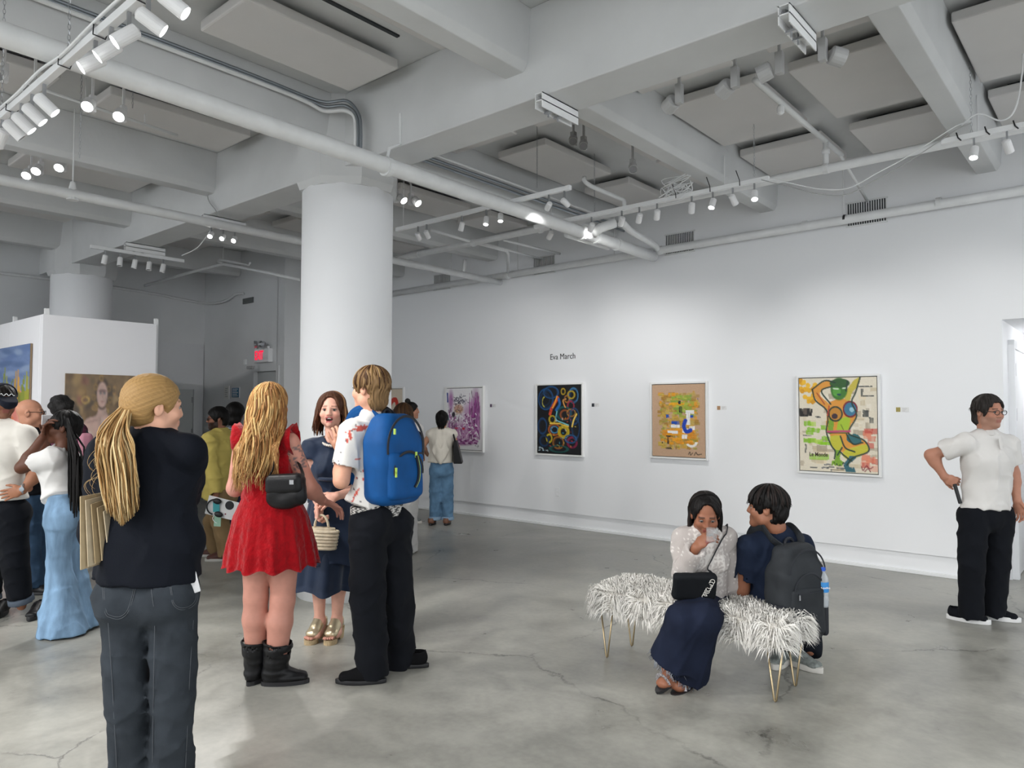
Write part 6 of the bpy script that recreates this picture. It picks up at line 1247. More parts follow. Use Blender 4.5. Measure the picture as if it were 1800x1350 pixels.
for a in 'RL':
    an, to = J['an' + a], J['to' + a]; d = nrm(to - an); d = nrm(d * np.array((1, 1, .5 if a == 'R' else 0))); lat = nrm(np.cross(d, (0, 0, 1))); upv = np.cross(lat, d); c = to - d * .10 - upv * .026
    out = [(math.cos(q) * .125, math.sin(q) * (.040 + .006 * math.cos(q))) for q in np.linspace(0, 6.283, 21)[:-1]]; sh_ = MB().prism(out, .016, frame(c - upv * .016, upv, d)).build('sandal_sole', m_black, p.o)
    for k, f_ in enumerate((.055, .02)): MB().tube([c + d * f_ + lat * .043 * math.cos(q) + upv * (.01 + .052 * math.sin(q)) for q in np.linspace(0, math.pi, 9)], .012, 6, flat=tuple(d)).build('jewelled_strap', mat('jewelled', (.35, .34, .36), .3, .3, var=.9, vscale=160), sh_)
    MB().tube([an + (lat * math.cos(q) + d * math.sin(q)) * .038 for q in np.linspace(0, 6.283, 15)], .006, 5).build('ankle_strap', m_black, sh_)
MB().tube([lerp(J['wrL'], J['elL'], .1) + (p.sd * math.cos(q) + p.fr * math.sin(q)) * .036 for q in np.linspace(0, 6.283, 15)], .010, 6).build('wristwatch', mat('watch_band', (.02, .02, .02), .3), p.o)
gc = A3(atD(1250, 942, t0 - .30)); gl = tag(MB().lathe([(.026, 0), (.027, .004), (.034, .082), (.0325, .082), (.0255, .008), (.0005, .008)], 24, frame(gc - np.array((0, 0, .04)) , nrm(view(150, 0) * .35 + np.array((0, 0, 1.))))).build('drinking_glass', mat('clear_glass', (.75, .8, .82), .03, alpha=.13), None, True), 'clear drinking glass held to the mouth of the seated person', 'glass')
c = A3(atD(1220, 1030, t0 - .21)); bag = thing('crossbody_bag', 'black crossbody bag with white floral embroidery on the lap of the seated person', 'bag', c); Mb = np.stack([A3(CR), A3(CF) * .94 + np.array((0, 0, .34)), np.array((0, 0, .94)) - A3(CF) * .34], 1)
F = Field(); F.rbox(c, (.125, .030, .082), Mb, .022); F.disp = wob(3, .003, 18); field_obj('bag_body', F, .009, cloth('black_canvas', (.008, .009, .011), .8), bag)
for i in range(7):
    a = i * .9; q = [c + Mb @ np.array((.055 + .006 * i + .014 * math.cos(a + t), -.033, -.045 + .016 * i + .014 * math.sin(a + t))) for t in np.linspace(0, 4.4, 9)]; MB().tube(q, .0022, 4).build('embroidery', mat('thread_white', (.6, .58, .54), .8), bag)
MB().tube(smooth_pts([c + Mb @ np.array((.10, .01, .08)), *[A3(q) for q in on_mesh(bl, [(1244, 1000), (1252, 982), (1262, 962), (1272, 944), (1277, 937)], .004)], J['shL'] + p.up * .075, J['shL'] - p.fr * .09], 5), .012, 6, flat=tuple(p.fr)).build('bag_strap', mdk, bag)
# ---- seated man with the charcoal backpack
t0 = 4.33
J = px_joints(t0, nb=(1362, 926, -.02), shL=(1318, 962, -.04), shR=(1410, 962, .06), elL=(1304, 1036, .03), wrL=(1310, 1062, .26), elR=(1428, 1040, .12), wrR=(1400, 1060, .32),
    hpL=(1345, 1078, 0), hpR=(1392, 1078, .08), knL=(1350, 1060, .42), knR=(1425, 1058, .46), anL=(1385, 1160, .24), anR=(1424, 1158, .20), toL=(1360, 1184, .10), toR=(1446, 1196, .04))
J['anL'][2] = J['anR'][2] = .09; J['toL'][2] = J['toR'][2] = .03
p = Person(J, 1.0, True)
H = Head(atD(1347, 893, t0 - .01), view(-116, 2), size=1.0)
p.body(H, 'person seated on the fur bench in a navy t-shirt, head turned to the neighbour', '#8d5e48', '#7a4840', '#15100e', hands=[dict(wr=J['wrL'], d=view(180), pn=(0, 0, -1), side=view(90))], blush=.05)
eyes(H, p.o)
mnv = cloth('navy_tee', (.010, .016, .034), .85, .1)
tee(p, 'tshirt', mnv, atD(1369, 1082, t0 + .02), fr=.70, waist=.15, hip=.165, seed=51, loose=.02, neck=.054)
mdj = cloth('black_denim', (.008, .010, .015), .9, .12)
F = Field(); F.ell(p.pc - p.up * .03, p.pc + p.up * .08, (.185, .14), (.165, .125), p.hs, .05)
for a in 'LR': F.cone(J['hp' + a], J['kn' + a], .10, .078, .05); F.cone(J['kn' + a], J['an' + a] - np.array((0, 0, .025)), .076, .066, .03, f1=True)
F.disp = wob(53, .005, 20); field_obj('jeans', F, .011, mdj, p.o)
mgs = mat('grey_mesh_shoe', (.20, .22, .21), .7, var=.4, vscale=40, bump=.3, bscale=200); msol = mat('cream_sole', (.58, .56, .52), .6)
for a, dd in (('R', view(30)), ('L', view(-35))): shoe(p, a, mgs, msol, d=dd, length=.29, wid=.048, sole=.035, name='running_shoe')
skull_hair(p, 'hair', H, '#0c0a0a', grow=.018, front=.05, low=-.055, sides=.025, streak=.35, gf=100, amp=.004, h=.006)
long_strands(p, 'hair_locks', H, ['#0c0a0a', '#181312', '#241c1a'], n=130, drop=.02, r=.0075, az=(0, 360), wave=.006, wf=50, spread=1.0, seed=15, jitter=.6, segs=9, lift=.012)
n_ = view(28); c = A3(atD(1398, 1040, t0 - .14))
mch = mat('charcoal_nylon', (.024, .027, .031), .65, spec=.2, var=.15, vscale=9, bump=.25, bscale=420)
t, L, x, n, up, arc, o, fp = backpack('charcoal grey backpack on the seated person, with a bottle in its side pocket', c, n_, (.0, .0, 1), .170, .275, .085, mch, mdk, mlime, .009, 7)
for rx, zc, rz, y in ((.84, .42, .50, 1.06), (.70, .08, .36, 1.18)): MB().tube(arc(rx, zc, rz, y, -1.5, 1.5, 19), .006, 6, flat=tuple(n)).build('zip_seam', mdk, t)
MB().tube([L(-.58, 1.28, .06), L(.58, 1.28, .06)], .005, 5).build('pocket_zip', mdk, t); MB().box((-.004, -.014, 0), (.004, .014, .005), frame(L(-.56, 1.3, .0), n, x)).build('zip_pull', m_steel, t); MB().box((-.004, -.018, 0), (.004, .018, .005), frame(L(-.96, .6, .30), n, x)).build('zip_pull', m_steel, t)
for s_ in (-1, 1):
    F = Field(); F.rbox(L(s_ * .98, .1, -.55), (.022, .075, .105), np.stack([x, n, up], 1), .02); field_obj('side_pocket', F, .009, mdk, t)
    sh = J['shR'] if s_ > 0 else J['shL']
    MB().tube(smooth_pts([L(s_ * .45, -.4, .95), sh * .55 + J['nb'] * .45 - p.fr * .10 + np.array((0, 0, .02)), sh * .55 + J['nb'] * .45 + np.array((0, 0, .066)), sh * .62 + J['nb'] * .38 + np.array((0, 0, .01)) + p.fr * .085, sh * .7 + p.cc * .3 + p.fr * .12 - p.up * .1], 6), .030, 8, flat=tuple(p.sd)).build('shoulder_strap', mch, t)
MB().tube([L(.2 * math.cos(a), -.5, .98 + .10 * math.sin(a)) for a in np.linspace(0, math.pi, 9)], .010, 6).build('grab_handle', mdk, t)
b0 = A3(atD(1447, 1066, t0 - .16)); bt = thing('water_bottle', 'clear plastic water bottle with blue cap in the backpack side pocket', 'bottle', b0)
wob_ = .031; MB().lathe([(.028, 0), (wob_, .01), (wob_, .06), (.029, .065), (wob_, .07), (wob_, .145), (.029, .165), (.013, .195), (.013, .205)], 20, frame(b0, (0, 0, 1))).build('bottle_body', mat('clear_plastic', (.8, .86, .92), .08, alpha=.35), bt, True)
MB().lathe([(.0315, .085), (.0318, .087), (.0318, .140), (.0315, .142)], 20, frame(b0, (0, 0, 1)), False).build('bottle_label', mat('blue_label', (.03, .22, .55), .5), bt, True); MB().lathe([(.015, .203), (.015, .222), (.001, .223)], 16, frame(b0, (0, 0, 1))).build('bottle_cap', mat('blue_cap', (.02, .09, .5), .4), bt)
Mt = frame(b0 + np.array((0, 0, .113)) - A3(CF) * .0325, -CF, CR); text_mesh('Aquafina', .016, m_wall, 'label_print', bt, Mt, .0005)
# ---- man in the white polo by the doorway
t0 = 5.45
J = stand(px_joints(t0, nb=(1735, 763, 0), shR=(1696, 780, -.04), shL=(1771, 783, .04), elR=(1636, 800, .08), wrR=(1660, 838, .05), elL=(1781, 832, .06), wrL=(1788, 880, .0),
    hpR=(1712, 905, -.02), hpL=(1756, 905, .02), knR=(1708, 990, -.04), knL=(1752, 990, .02), anR=(1707, 1072, .0), anL=(1745, 1068, .06), toR=(1742, 1098, -.06), toL=(1795, 1092, .0)))
p = Person(J, .98, True)
H = Head(atD(1738, 724, t0 - .01), view(14, -4), size=1.0)
p.body(H, 'person in a white polo shirt and black trousers standing with a hand on the hip', '#b4806a', '#965e52', '#2c2622', beard='#94786a', hands=[dict(wr=J['wrR'], d=view(70, -30), pn=view(120, -10), side=view(0, -40), curl=(.9, 1.2, .8), thumb=(.7, .8)), dict(wr=J['wrL'], d=view(30, -80), pn=view(-60), side=view(40), curl=(.4, .5, .4))], waist=.145)
eyes(H, p.o); spectacles(p, H, mat('dark_frame', (.03, .025, .02), .3))
mpo = cloth('white_polo', (.66, .64, .62), .85, .03, bump=.05)
tee(p, 'polo_shirt', mpo, atD(1733, 892, t0), fr=.62, waist=.150, hip=.172, seed=61, loose=.018, neck=.056, folds=.006)
F = Field(); F.cone(J['nb'] - p.up * .022 + p.fr * .012, J['nb'] + p.up * .022, .083, .066, .01, f0=True, f1=True); F.cone(J['nb'] + p.up * .05, J['nb'] - p.up * .05, .058, .058, .003, kind='-'); F.cone(J['nb'] + p.fr * .11 + p.up * .04, J['nb'] + p.fr * .10 - p.up * .07, .04, .015, .003, kind='-'); field_obj('collar', F, .006, mpo, p.o)
MB().box((-.012, -.05, 0), (.012, .03, .003), frame(J['nb'] + p.fr * .118 - p.up * .075, p.fr + p.up * .25, p.sd)).build('placket', mpo, p.o)
p.trousers('trousers', mk, atD(1734, 884, t0), (.104, .088, .082), hemz=.05, seed=63, hipw=.160, waist=.148, folds=.003, seat=.080)
mns = cloth('black_knit', (.008, .009, .012), .9); mws = mat('white_sole', (.72, .72, .72), .5)
for a, dd in (('R', view(52)), ('L', view(58))):
    o = shoe(p, a, mns, mws, d=dd, length=.285, sole=.036, name='sneaker'); d = nrm(dd); lat = np.cross(d, (0, 0, 1)); tip = A3(J['to' + a]); q = tip - d * .15 + np.array((0, 0, .035)) + lat * .041
    text_mesh('N', .062, m_wall, 'sneaker_emblem', o, frame(q, lat + np.array((0, 0, .35)), d), .003, True)
    MB().tube([tip - d * (.10 + .012 * (k % 2)) + lat * (.014 * (-1) ** k) + np.array((0, 0, .055 + .008 * k)) - d * .012 * k for k in range(5)], .003, 4).build('laces', m_black, o)
skull_hair(p, 'hair', H, '#2a2624', grow=.016, front=.076, low=-.075, sides=.03, streak=.4, gf=80, amp=.004)
long_strands(p, 'hair_locks', H, ['#2a2624', '#1c1918', '#34302e', '#4c4844'], n=110, drop=.045, r=.006, az=(80, 280), wave=.006, wf=40, spread=1.0, seed=18, jitter=.6, segs=11)
c = A3(atD(1683, 868, t0 - .02)); tag(MB().box((-.012, -.009, -.075), (.012, .009, .075), frame(c, nrm(A3(CR) * -.28 + np.array((0, 0, 1.))), CR)).build('phone_case', m_black, None, bevel=.004), 'slim black case gripped by the person in the white polo', 'case')
# ================================================================== people farther back
# ---- girl with braids and flared jeans, hands raised
t0 = 5.18
J = stand(px_joints(t0, nb=(112, 786, 0), shL=(92, 805, -.10), shR=(122, 805, .20), elL=(38, 822, -.10), wrL=(78, 764, -.02), elR=(70, 815, .22), wrR=(84, 762, .14),
    hpL=(104, 905, -.06), hpR=(116, 905, .10), knL=(104, 995, -.05), knR=(128, 995, .10), anL=(112, 1085, -.06), anR=(135, 1085, .10), toL=(85, 1108, -.05), toR=(108, 1100, .12)))
p = Person(J, .92)
H = Head(atD(112, 752, t0 + .03), view(-72, 2), size=.98)
p.body(H, 'person with long black braids, white t-shirt and flared pale jeans, hands raised to the face', '#5a3626', '#5a2c28', '#0e0a08', blush=.03, hands=[dict(wr=J['wrL'], d=view(50, 60), pn=view(90), side=view(-60, 40), curl=(.5, .5, .4)), dict(wr=J['wrR'], d=view(30, 60), pn=view(60), side=view(-60, 40), curl=(.5, .5, .4))])
tee(p, 'tshirt', cloth('white_tee', (.70, .69, .68), .85, .03), atD(110, 876, t0 + .02), fr=.55, waist=.115, hip=.135, seed=71)
mlj = cloth('pale_denim', (.20, .32, .47), .85, .35, 14, .2, 380, stretch=(1, 1, .2))
F = Field(); F.ell(p.pc - p.up * .02, atD(110, 868, t0 + .02), (.155, .12), (.130, .10), p.hs, .05, f1=True)
for a in 'LR': F.cone(J['hp' + a], J['kn' + a], .092, .072, .04); F.cone(J['kn' + a], lerp(J['kn' + a], J['an' + a], .25), .072, .085, .03); F.cone(lerp(J['kn' + a], J['an' + a], .25), np.append(J['an' + a][:2], .012), .082, .165, .03, f1=True); F.ball(J['hp' + a] - p.hf * .045 - p.up * .015, .095, k=.05)
F.disp = add_f(wob(72, .005, 18, (1.3, 1.3, .4)), crease(73, .010, 36, (1, 1, .7))); field_obj('flared_jeans', F, .011, mlj, p.o)
skull_hair(p, 'hair', H, '#0b0909', grow=.010, front=.055, low=-.05, sides=.03, streak=.5, gf=60, amp=.004)
S_ = []; rs = np.random.default_rng(9)
for i in range(34):
    e = rs.uniform(840, 920); x0 = 133 + rs.normal(0, 6); S_.append(([A3(atD(118 + (x0 - 118) * min(1, tt * 3), 735 + 20 * min(1, tt * 4) + (e - 755) * tt, t0 - .02 - .06 * min(1, tt * 2) + .03 * math.sin(i * 2.1))) for tt in np.linspace(0, 1, 12)], [.006 + .0012 * (k % 2) for k in range(11)] + [.003], np.array(hexc('#0d0b0b')) * rs.uniform(.7, 1.8)))
strand_obj('braids', S_, m_hair, p.o, 5)
tag(MB().box((-.036, -.075, -.004), (.036, .075, .004), frame(A3(atD(82, 738, t0 + .05)), view(-80), (0, 0, 1))).build('mobile_phone', mat('phone_white', (.7, .7, .72), .3), None, bevel=.006), 'white phone held up by the person with braids', 'phone')
# ---- man in cap, cut by the left edge
t0 = 5.53
J = stand(px_joints(t0, nb=(2, 742, 0), shR=(-42, 758, .06), shL=(46, 765, -.08), elL=(66, 832, -.06), wrL=(40, 862, -.15), elR=(-52, 835, .08), wrR=(-40, 880, 0), hpR=(-20, 900, .03), hpL=(22, 900, -.03), knR=(-22, 985, .03), knL=(28, 985, -.04), anR=(-20, 1062, .06), anL=(38, 1062, 0), toR=(-15, 1085, -.1), toL=(52, 1085, -.12)))
p = Person(J, 1.02, True)
H = Head(atD(6, 704, t0 - .03), view(48, -14), size=1.02)
p.body(H, 'person in a dark cap and cream t-shirt at the left edge, hand in pocket', '#9c6a50', '#8a5048', '#1a1210', beard='#5a3c30', hands=[dict(wr=J['wrL'], d=view(-80, -15), pn=view(180), side=(0, 0, 1), curl=(.2, .3, .2))])
eyes(H, p.o)
def scrib(V): L = V - p.cc; x = L @ A3(CR); z = L[:, 2]; C = np.tile(np.array((.66, .63, .58)), (len(V), 1)); C[(np.abs(x + .02) < .10) & (np.abs(z - .045 - .006 * np.sin(x * 90)) < .007 + .003 * np.sin(x * 55))] = np.array((.40, .24, .17)); return C
tee(p, 'tshirt', mat('cream_tee', (1, 1, 1), .85, vcol=True, bump=.1, bscale=200), atD(4, 878, t0), fr=.72, waist=.155, hip=.18, seed=81, loose=.025, color=scrib, neck=.056)
p.trousers('trousers', mk, atD(2, 872, t0), (.108, .090, .080), hemz=.16, seed=83, hipw=.178)
for a in 'LR': q = lerp(J['kn' + a], J['an' + a], .80); F = Field(); F.cone(q, J['an' + a] + np.array((0, 0, .03)), .086, .088, .01, f0=True, f1=True); field_obj('trouser_cuff', F, .011, cloth('cuff_denim', (.09, .11, .14), .9), p.o); shoe(p, a, mb, m_black, d=view(15), length=.29, sole=.035)
F = Field(); w_, Q = H.w, H.M; F.ball(w_(0, -.014, .044), (.090, .108, .085), Q, .01); F.cut(w_(0, 0, .030), -Q[:, 2]); F.cone(w_(0, .06, .035), w_(0, .150, .026), .066, .056, .01); F.cut(w_(0, .1, .046), Q[:, 2] * .9 + Q[:, 1] * .1, w_(0, .16, .06) - .09, w_(0, .16, .06) + .075)
cap = field_obj('cap', F, .007, cloth('dark_cap', (.010, .012, .020), .9), p.o); MB().tube([w_(x, .094, .066 + .008 * math.sin(x * 200)) for x in np.linspace(-.045, .045, 15)], .003, 4).build('cap_stitching', m_wall, cap)
skull_hair(p, 'hair', H, '#120d0b', grow=.005, front=.05, low=-.05, sides=.03)
MB().tube([lerp(J['wrL'], J['elL'], .10) + (np.array((0, 0, 1)) * math.cos(q) + view(10) * math.sin(q)) * .035 for q in np.linspace(0, 6.283, 15)], .009, 6).build('wristwatch', m_steel, p.o); MB().lathe([(.017, 0), (.017, .008), (.001, .009)], 14, frame(lerp(J['wrL'], J['elL'], .10) + view(10) * .034, view(10))).build('watch_face', m_galv, p.o)
# ---- man with shaved head and glasses
t0 = 6.31
J = stand(px_joints(t0, nb=(52, 752, 0), shR=(40, 772, -.16), shL=(68, 772, .2), elR=(44, 825, -.2), wrR=(52, 868, -.12), elL=(78, 825, .24), wrL=(84, 860, .2), hpR=(50, 905, -.08), hpL=(64, 905, .09), knR=(52, 968, -.08), knL=(66, 968, .1), anR=(60, 1026, -.08), anL=(72, 1020, .12), toR=(90, 1044, -.1), toL=(98, 1036, .1)))
p = Person(J, 1., True); H = Head(atD(54, 726, t0), view(112, 0), size=1.02)
p.body(H, 'person with a shaved head and black glasses in a black t-shirt and blue jeans', '#c08a70', '#a8685c', '#3a2a22', h=.012)
eyes(H, p.o); spectacles(p, H); tee(p, 'tshirt', cloth('black_tee', (.010, .011, .014), .9), atD(58, 872, t0), seed=91, fr=.7, loose=.02, h=.012); mbj = cloth('blue_denim', (.045, .085, .15), .85, .25, 8)
p.trousers('jeans', mbj, atD(57, 866, t0), (.105, .088, .078), hemz=.05, seed=93, h=.013)
for a in 'LR': shoe(p, a, m_black, m_black, d=view(80), h=.011)
# ---- person with dark curls behind the braids
t0 = 7.15
J = stand(px_joints(t0, nb=(112, 742, 0), shL=(88, 758, .05), shR=(140, 758, -.02), elL=(84, 808, .05), wrL=(100, 840, .2), elR=(150, 808, 0), wrR=(146, 850, .05), hpL=(104, 868, 0), hpR=(128, 868, 0), knL=(98, 935, 0), knR=(136, 930, 0), anL=(90, 1000, 0), anR=(143, 992, 0), toL=(84, 1012, -.1), toR=(154, 1004, -.06)))
p = Person(J, .95); H = Head(atD(110, 720, t0), view(170), size=.98)
p.body(H, 'person with dark curly hair and a plum top behind the person with braids', '#6a4434', h=.013, legs=(.075, .05, .048, .034))
tee(p, 'top', cloth('plum_top', (.10, .028, .055), .85), atD(116, 872, t0), seed=95, fr=.9, h=.013, hip=.15); p.trousers('shorts', mk, atD(116, 866, t0), (.1, .085, .085), hemz=.55, h=.014, hipw=.16)
F = Field(); F.ball(H.w(0, -.02, .04), .10); rs = np.random.default_rng(1)
for i in range(60): v = nrm(rs.normal(0, 1, 3)); F.ball(H.w(*(v * np.array((.085, .095, .085)) + np.array((0, -.02, .04)))), .030, k=.012)
field_obj('curly_hair', F, .010, mat('black_curls', (.008, .007, .007), .7, bump=.6, bscale=90), p.o)
for a, dd in (('L', view(-20)), ('R', view(60))): shoe(p, a, mat('pale_mesh', (.45, .45, .43), .8, var=.2, vscale=50), msol, d=dd, sole=.035, name='sneaker', h=.011)
c = A3(atD(150, 790, t0 - .05)); bg_ = thing('pink_bag', 'pale pink bag on the arm of the person in the plum top', 'bag', c); F = Field(); F.rbox(c, (.05, .06, .16), None, .04); field_obj('bag_body', F, .013, cloth('pink_cloth', (.55, .25, .32), .8), bg_); MB().tube(smooth_pts([c + np.array((0, -.04, .13)), J['shR'] + np.array((.05, 0, .05)), c + np.array((0, .04, .13))], 5), .008, 5).build('bag_strap', mdk, bg_)
# ---- man in the yellow blazer
t0 = 7.65
J = stand(px_joints(t0, nb=(386, 757, 0), shL=(368, 772, -.16), shR=(406, 772, .16), elL=(372, 826, -.16), wrL=(380, 868, -.2), elR=(414, 826, .2), wrR=(404, 868, .1), hpL=(382, 870, -.08), hpR=(396, 870, .08), knL=(388, 922, -.08), knR=(372, 918, .10), anL=(396, 975, -.06), anR=(378, 968, .2), toL=(360, 988, -.05), toR=(350, 975, .2)))
p = Person(J, .98, True); H = Head(atD(382, 736, t0), view(-64, -3), size=.98)
p.body(H, 'person with a black beard and glasses in a yellow blazer and khaki trousers', '#8a5c48', '#7a4840', '#0d0a0a', beard='#0d0a0a', hands=[dict(wr=J['wrL'], d=view(-30, -75), pn=view(170), side=view(-80), curl=(.5, .6, .5))], h=.012)
eyes(H, p.o); spectacles(p, H, lens=mat('tinted_lens', (.02, .02, .025), .1)); skull_hair(p, 'hair', H, '#0c0a0a', grow=.016, front=.055, low=-.05, sides=.02, streak=.3, h=.008)
tee(p, 'blazer', cloth('yellow_wool', (.52, .42, .12), .85, .06), atD(384, 872, t0), long=.97, waist=.15, hip=.175, seed=97, h=.011, e=.024, flare=.01, neck=.06, folds=.006)
MB().box((-.06, -.012, 0), (.06, .012, .004), frame(A3(atD(378, 838, t0 - .19)), view(-30), (0, 0, 1))).build('pocket_flap', cloth('yellow_wool', 0), p.o)
p.trousers('trousers', cloth('khaki', (.27, .18, .09), .85, .08), atD(386, 862, t0), (.105, .085, .078), hemz=.06, seed=99, h=.012, hipw=.17)
for a, dd in (('L', view(-84)), ('R', view(-95))): shoe(p, a, mat('brown_leather', (.09, .028, .018), .4, var=.2, vscale=20), msol, d=dd, sole=.03, h=.009)
c = A3(atD(390, 893, t0 - .30)); pp = thing('exhibition_leaflet', 'white leaflet held by the person in the yellow blazer', 'paper', c); u_, v_ = nrm(A3(CR) + np.array((0, 0, -.25))), nrm(np.array((0, 0, 1.)) + A3(CR) * .25); Mp = frame(c, -CF, u_)
MB().box((-.155, -.095, -.001), (.155, .095, .001), Mp).build('sheet', mat('leaflet_paper', (.72, .72, .72), .8), pp); MB().lathe([(.0005, .002), (.045, .002), (.045, .003), (.0005, .003)], 18, Mp @ Matrix.Translation((.07, .045, 0))).build('printed_spot', m_black, pp); MB().lathe([(.0005, .002), (.008, .002), (.008, .003), (.0005, .003)], 10, Mp @ Matrix.Translation((.05, -.05, 0))).build('printed_dot', mat('dot_red', (.2, .03, .05), .6), pp)
hd = thing('headphones', 'black headphones dangling in front of the white leaflet', 'headphones', c); MB().tube([Mp @ Vector((-.07 + .075 * math.cos(q), -.005 + .075 * math.sin(q), .018)) for q in np.linspace(1.2, 4.7, 13)], .008, 6).build('headband', m_black, hd)
for x, y in ((-.01, -.065), (-.055, .06)): F = Field(); F.ball(A3(Mp @ Vector((x, y, .02))), (.045, .030, .022), np.array(Mp.to_3x3())); field_obj('ear_cup', F, .009, m_black, hd)
fm = thing('face_mask', 'turquoise face mask hanging with its white loop below the leaflet', 'mask', c); MB().box((-.03, -.05, 0), (.035, .05, .003), Mp @ Matrix.Translation((-.055, .0, .012)) @ Matrix.Rotation(.25, 4, 'Z')).build('mask_panel', mat('turquoise', (.05, .33, .36), .7), fm); MB().box((-.035, -.06, 0), (.035, .05, .003), Mp @ Matrix.Translation((-.01, -.13, .006)) @ Matrix.Rotation(.2, 4, 'Z')).build('mask_lower_panel', mat('pale_green', (.30, .50, .38), .7), fm); MB().tube(smooth_pts([Mp @ Vector(q) for q in ((-.05, -.08, .014), (-.06, -.12, .014), (-.03, -.15, .014), (-.005, -.155, .014))], 5), .003, 4).build('ear_loop', m_wall, fm)
# ---- person with black hair and a striped top
t0 = 8.7
J = stand(px_joints(t0, nb=(414, 752, 0), shL=(396, 766, 0), shR=(432, 766, 0), elL=(392, 806, 0), wrL=(396, 840, .05), elR=(437, 806, 0), wrR=(434, 840, .05), hpL=(406, 848, 0), hpR=(423, 848, 0), knL=(406, 902, 0), knR=(423, 902, 0), anL=(406, 955, 0), anR=(424, 955, 0), toL=(404, 962, .15), toR=(426, 962, .15)))
p = Person(J, .98); H = Head(atD(414, 728, t0), view(175), size=1.0); p.body(H, 'person with black hair and a striped top behind the yellow blazer', '#6a4434', h=.014)
tee(p, 'striped_top', mat('striped', (1, 1, 1), .85, vcol=True), atD(414, 850, t0), seed=101, h=.013, color=lambda V: np.where((np.sin(V[:, 2] * 260) > 0)[:, None], np.array((.42, .45, .50)), np.array((.05, .06, .10)))); p.trousers('trousers', mdn, atD(414, 845, t0), hemz=.05, h=.015)
skull_hair(p, 'hair', H, '#0b0909', grow=.03, front=.07, low=-.10, sides=.08, h=.009)
for a in 'LR': shoe(p, a, m_black, m_black, d=view(180), h=.012)
# ---- woman in the cream draped blouse before the purple painting
t0 = 10.1
J = stand(px_joints(t0, nb=(776, 756, 0), shL=(757, 763, 0), shR=(795, 763, 0), elL=(743, 785, .05), wrL=(752, 800, .20), elR=(803, 786, .08), wrR=(798, 806, .2), hpL=(767, 826, 0), hpR=(785, 826, 0), knL=(766, 872, 0), knR=(786, 872, 0), anL=(765, 914, 0), anR=(787, 914, 0), toL=(763, 922, .15), toR=(789, 922, .15)))
p = Person(J, .92); H = Head(atD(777, 738, t0), view(176, 2), size=.98); p.body(H, 'person in a draped cream blouse and blue jeans facing the purple painting', '#b98a70', h=.013)
mcr = cloth('cream_silk', (.62, .58, .51), .6, .05); F = Field(); p.torso(F, .022, waist=.14, hip=.165, low=A3(atD(776, 812, t0)), f0=True); F.cone(J['nb'] - p.fr * .13 + p.up * .03, J['nb'] - p.fr * .16 - p.up * .22, .055, .012, .01, kind='-'); F.cone(J['nb'] + p.up * .05, J['nb'] - p.up * .01, .06, .05, .01, kind='-')
for k in range(5): F.cone(p.wc - p.fr * .10 - p.sd * (.11 - .012 * k) + p.up * (.10 + .03 * k), p.wc - p.fr * .145 + p.up * (-.06 + .035 * k), .018, .02, .02); F.cone(p.wc - p.fr * .145 + p.up * (-.06 + .035 * k), p.wc - p.fr * .10 + p.sd * (.11 - .012 * k) + p.up * (.10 + .03 * k), .02, .018, .02)
F.disp = wob(5, .005, 26, (1.4, 1.4, .4)); field_obj('draped_blouse', F, .011, mcr, p.o)
p.trousers('jeans', cloth('mid_denim', (.10, .19, .30), .85, .25, 8), atD(776, 806, t0), (.105, .088, .085), hemz=.09, h=.013, seed=111, hipw=.165)
for a in 'LR': q = np.append(J['an' + a][:2], .115); F = Field(); F.cone(q, q - np.array((0, 0, .05)), .088, .088, .005, f0=True, f1=True); field_obj('jeans_cuff', F, .012, mat('denim_cuff', (.22, .32, .43), .9), p.o); shoe(p, a, mat('tan_boot', (.16, .07, .04), .5), m_black, d=view(175), h=.011, sole=.03)
skull_hair(p, 'hair', H, '#0c0a0a', grow=.012, front=.06, low=-.06, sides=.06, h=.008); long_strands(p, 'long_hair', H, ['#0c0a0a', '#151110'], n=70, drop=.16, r=.009, az=(130, 230), spread=.6, wave=.004, seed=4)
g = spectacles(p, Head(H.w(0, -.004, .085), H.M[:, 1], H.M[:, 2], .98)); g.name = 'sunglasses'
c = A3(atD(806, 792, t0 - .05)); bg_ = thing('tote_bag', 'black tote bag under the arm of the person in the cream blouse', 'bag', c); d_ = nrm(A3(CR)); MB().add([c + d_ * x + A3(CF) * y + np.array((0, 0, z)) for x, z in ((-.06, -.17), (.06, -.17), (-.02, .14), (-.06, .14)) for y in (-.12, .12)], [(0, 2, 4, 6), (1, 7, 5, 3), (0, 1, 3, 2), (2, 3, 5, 4), (4, 5, 7, 6), (6, 7, 1, 0)]).build('bag_body', mb, bg_, bevel=.01); MB().tube(smooth_pts([c + A3(CF) * -.08 + np.array((0, 0, .13)) - d_ * .04, J['shR'] + np.array((0, 0, .06)), c + A3(CF) * .08 + np.array((0, 0, .13)) - d_ * .04], 5), .012, 5).build('bag_strap', mb, bg_)
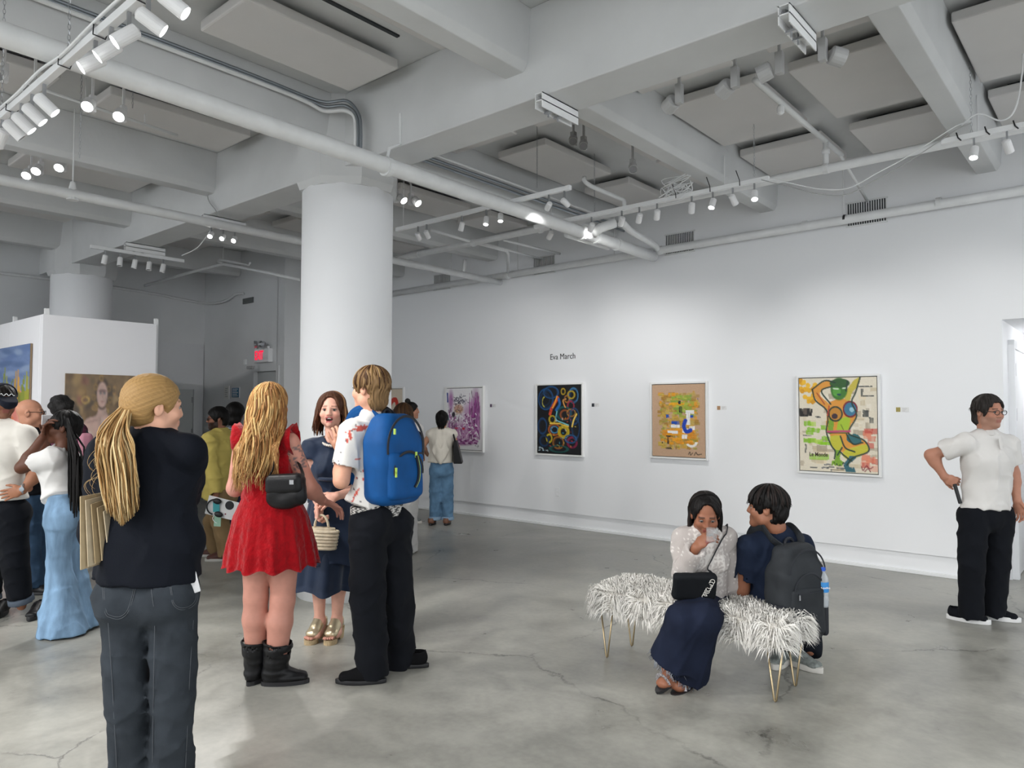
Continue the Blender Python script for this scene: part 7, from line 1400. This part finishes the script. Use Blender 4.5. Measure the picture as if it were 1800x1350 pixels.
# ---- woman with brown hair and pale wide trousers, behind the blue backpack
t0 = 7.97
J = stand(px_joints(t0, nb=(712, 752, 0), shL=(692, 768, 0), shR=(730, 768, .05), elL=(690, 808, 0), wrL=(700, 842, .1), elR=(728, 806, .1), wrR=(722, 838, .2), hpL=(704, 860, 0), hpR=(722, 860, 0), knL=(706, 912, 0), knR=(718, 912, 0), anL=(708, 962, 0), anR=(718, 962, .05), toL=(706, 976, .1), toR=(716, 976, .15)))
p = Person(J, .94); H = Head(atD(711, 730, t0), view(150), size=1.02); p.body(H, 'person with straight brown hair and pale wide trousers behind the blue backpack', '#c08a74', h=.013)
tee(p, 'dark_top', cloth('black_tee', 0), atD(713, 862, t0), seed=121, h=.013); p.trousers('wide_trousers', cloth('pale_linen', (.52, .51, .50), .85, .06), atD(713, 856, t0), (.105, .10, .105), hemz=.03, h=.013, seed=122)
for a in 'LR': shoe(p, a, m_black, m_black, d=view(160), h=.012)
skull_hair(p, 'hair', H, '#3a2618', grow=.016, front=.06, low=-.08, sides=.08, h=.008); long_strands(p, 'long_hair', H, ['#3a2618', '#4a3220', '#2e1c12', '#5a4028'], n=130, drop=.24, r=.009, az=(55, 305), spread=1.2, wave=.005, seed=6)
# ---- person with a black bun
t0 = 10.3
J = stand(px_joints(t0, nb=(722, 742, 0), shL=(710, 754, .15), shR=(736, 754, -.12), elL=(706, 785, .15), wrL=(716, 806, .1), elR=(740, 785, -.14), wrR=(744, 808, -.1), hpL=(720, 820, .08), hpR=(728, 820, -.08), knL=(722, 868, .08), knR=(728, 868, -.08), anL=(724, 908, .08), anR=(728, 908, -.08), toL=(736, 915, .06), toR=(742, 918, -.1)))
p = Person(J, .92); H = Head(atD(724, 722, t0), view(95), size=.98); p.body(H, 'person with a black hair bun and white top, mostly behind the brown hair', '#b07e66', h=.014, legs=(.075, .05, .048, .034)); eyes(H, p.o)
tee(p, 'white_top', cloth('white_tee', 0), atD(724, 825, t0), seed=131, h=.014); p.trousers('shorts', mdn, atD(724, 818, t0), (.1, .09, .09), hemz=.5, h=.015)
skull_hair(p, 'hair', H, '#0c0a0a', grow=.010, front=.055, low=-.04, h=.009); F = Field(); F.ball(H.w(0, -.06, .135), .042); F.disp = wob(3, .004, 60); field_obj('hair_bun', F, .010, mat('black_curls', 0), p.o)
for a in 'LR': shoe(p, a, mat('grey_mesh_shoe', 0), msol, d=view(80), sole=.035, h=.012, name='sneaker')
# ---- what the foreground woman carries
c = A3(atD(189, 928, 2.84 - .07)); rs = np.random.default_rng(2)
for k in range(5):
    o = c + A3(CR) * (.013 * (k - 2)) - A3(CF) * (.03 - .012 * k); M = frame(o, nrm(A3(CR) * 1. - A3(CF) * (.30 - .06 * k)), nrm(np.array((0, 0, 1)) - A3(CR) * .16 - A3(CF) * .1)) @ Matrix.Rotation(.05 * (k - 2), 4, 'Z')
    tag(MB().box((-.135 + .010 * k, -.07, -.002), (.135 - .012 * k, .07, .002), M).build('paper_folder', mat('manila_%d' % (k % 3), ((.46, .36, .22), (.55, .46, .32), (.40, .30, .17))[k % 3], .8, var=.08, vscale=20), None, bevel=.001), 'manila paper folder, %s from the elbow, under the arm of the ponytailed person' % ORD[k], 'folder', 'paper folders under the arm')
c = A3(on_mesh(jn, [(328, 1014)], -.004)[0]); tag(MB().box((-.036, -.07, -.004), (.036, .05, .004), frame(c, view(25), nrm(A3(CR) + np.array((0, 0, .22))))).build('pocket_phone', mat('phone_white', 0), None, bevel=.006), 'white phone sticking out of the back pocket of the grey jeans', 'phone')
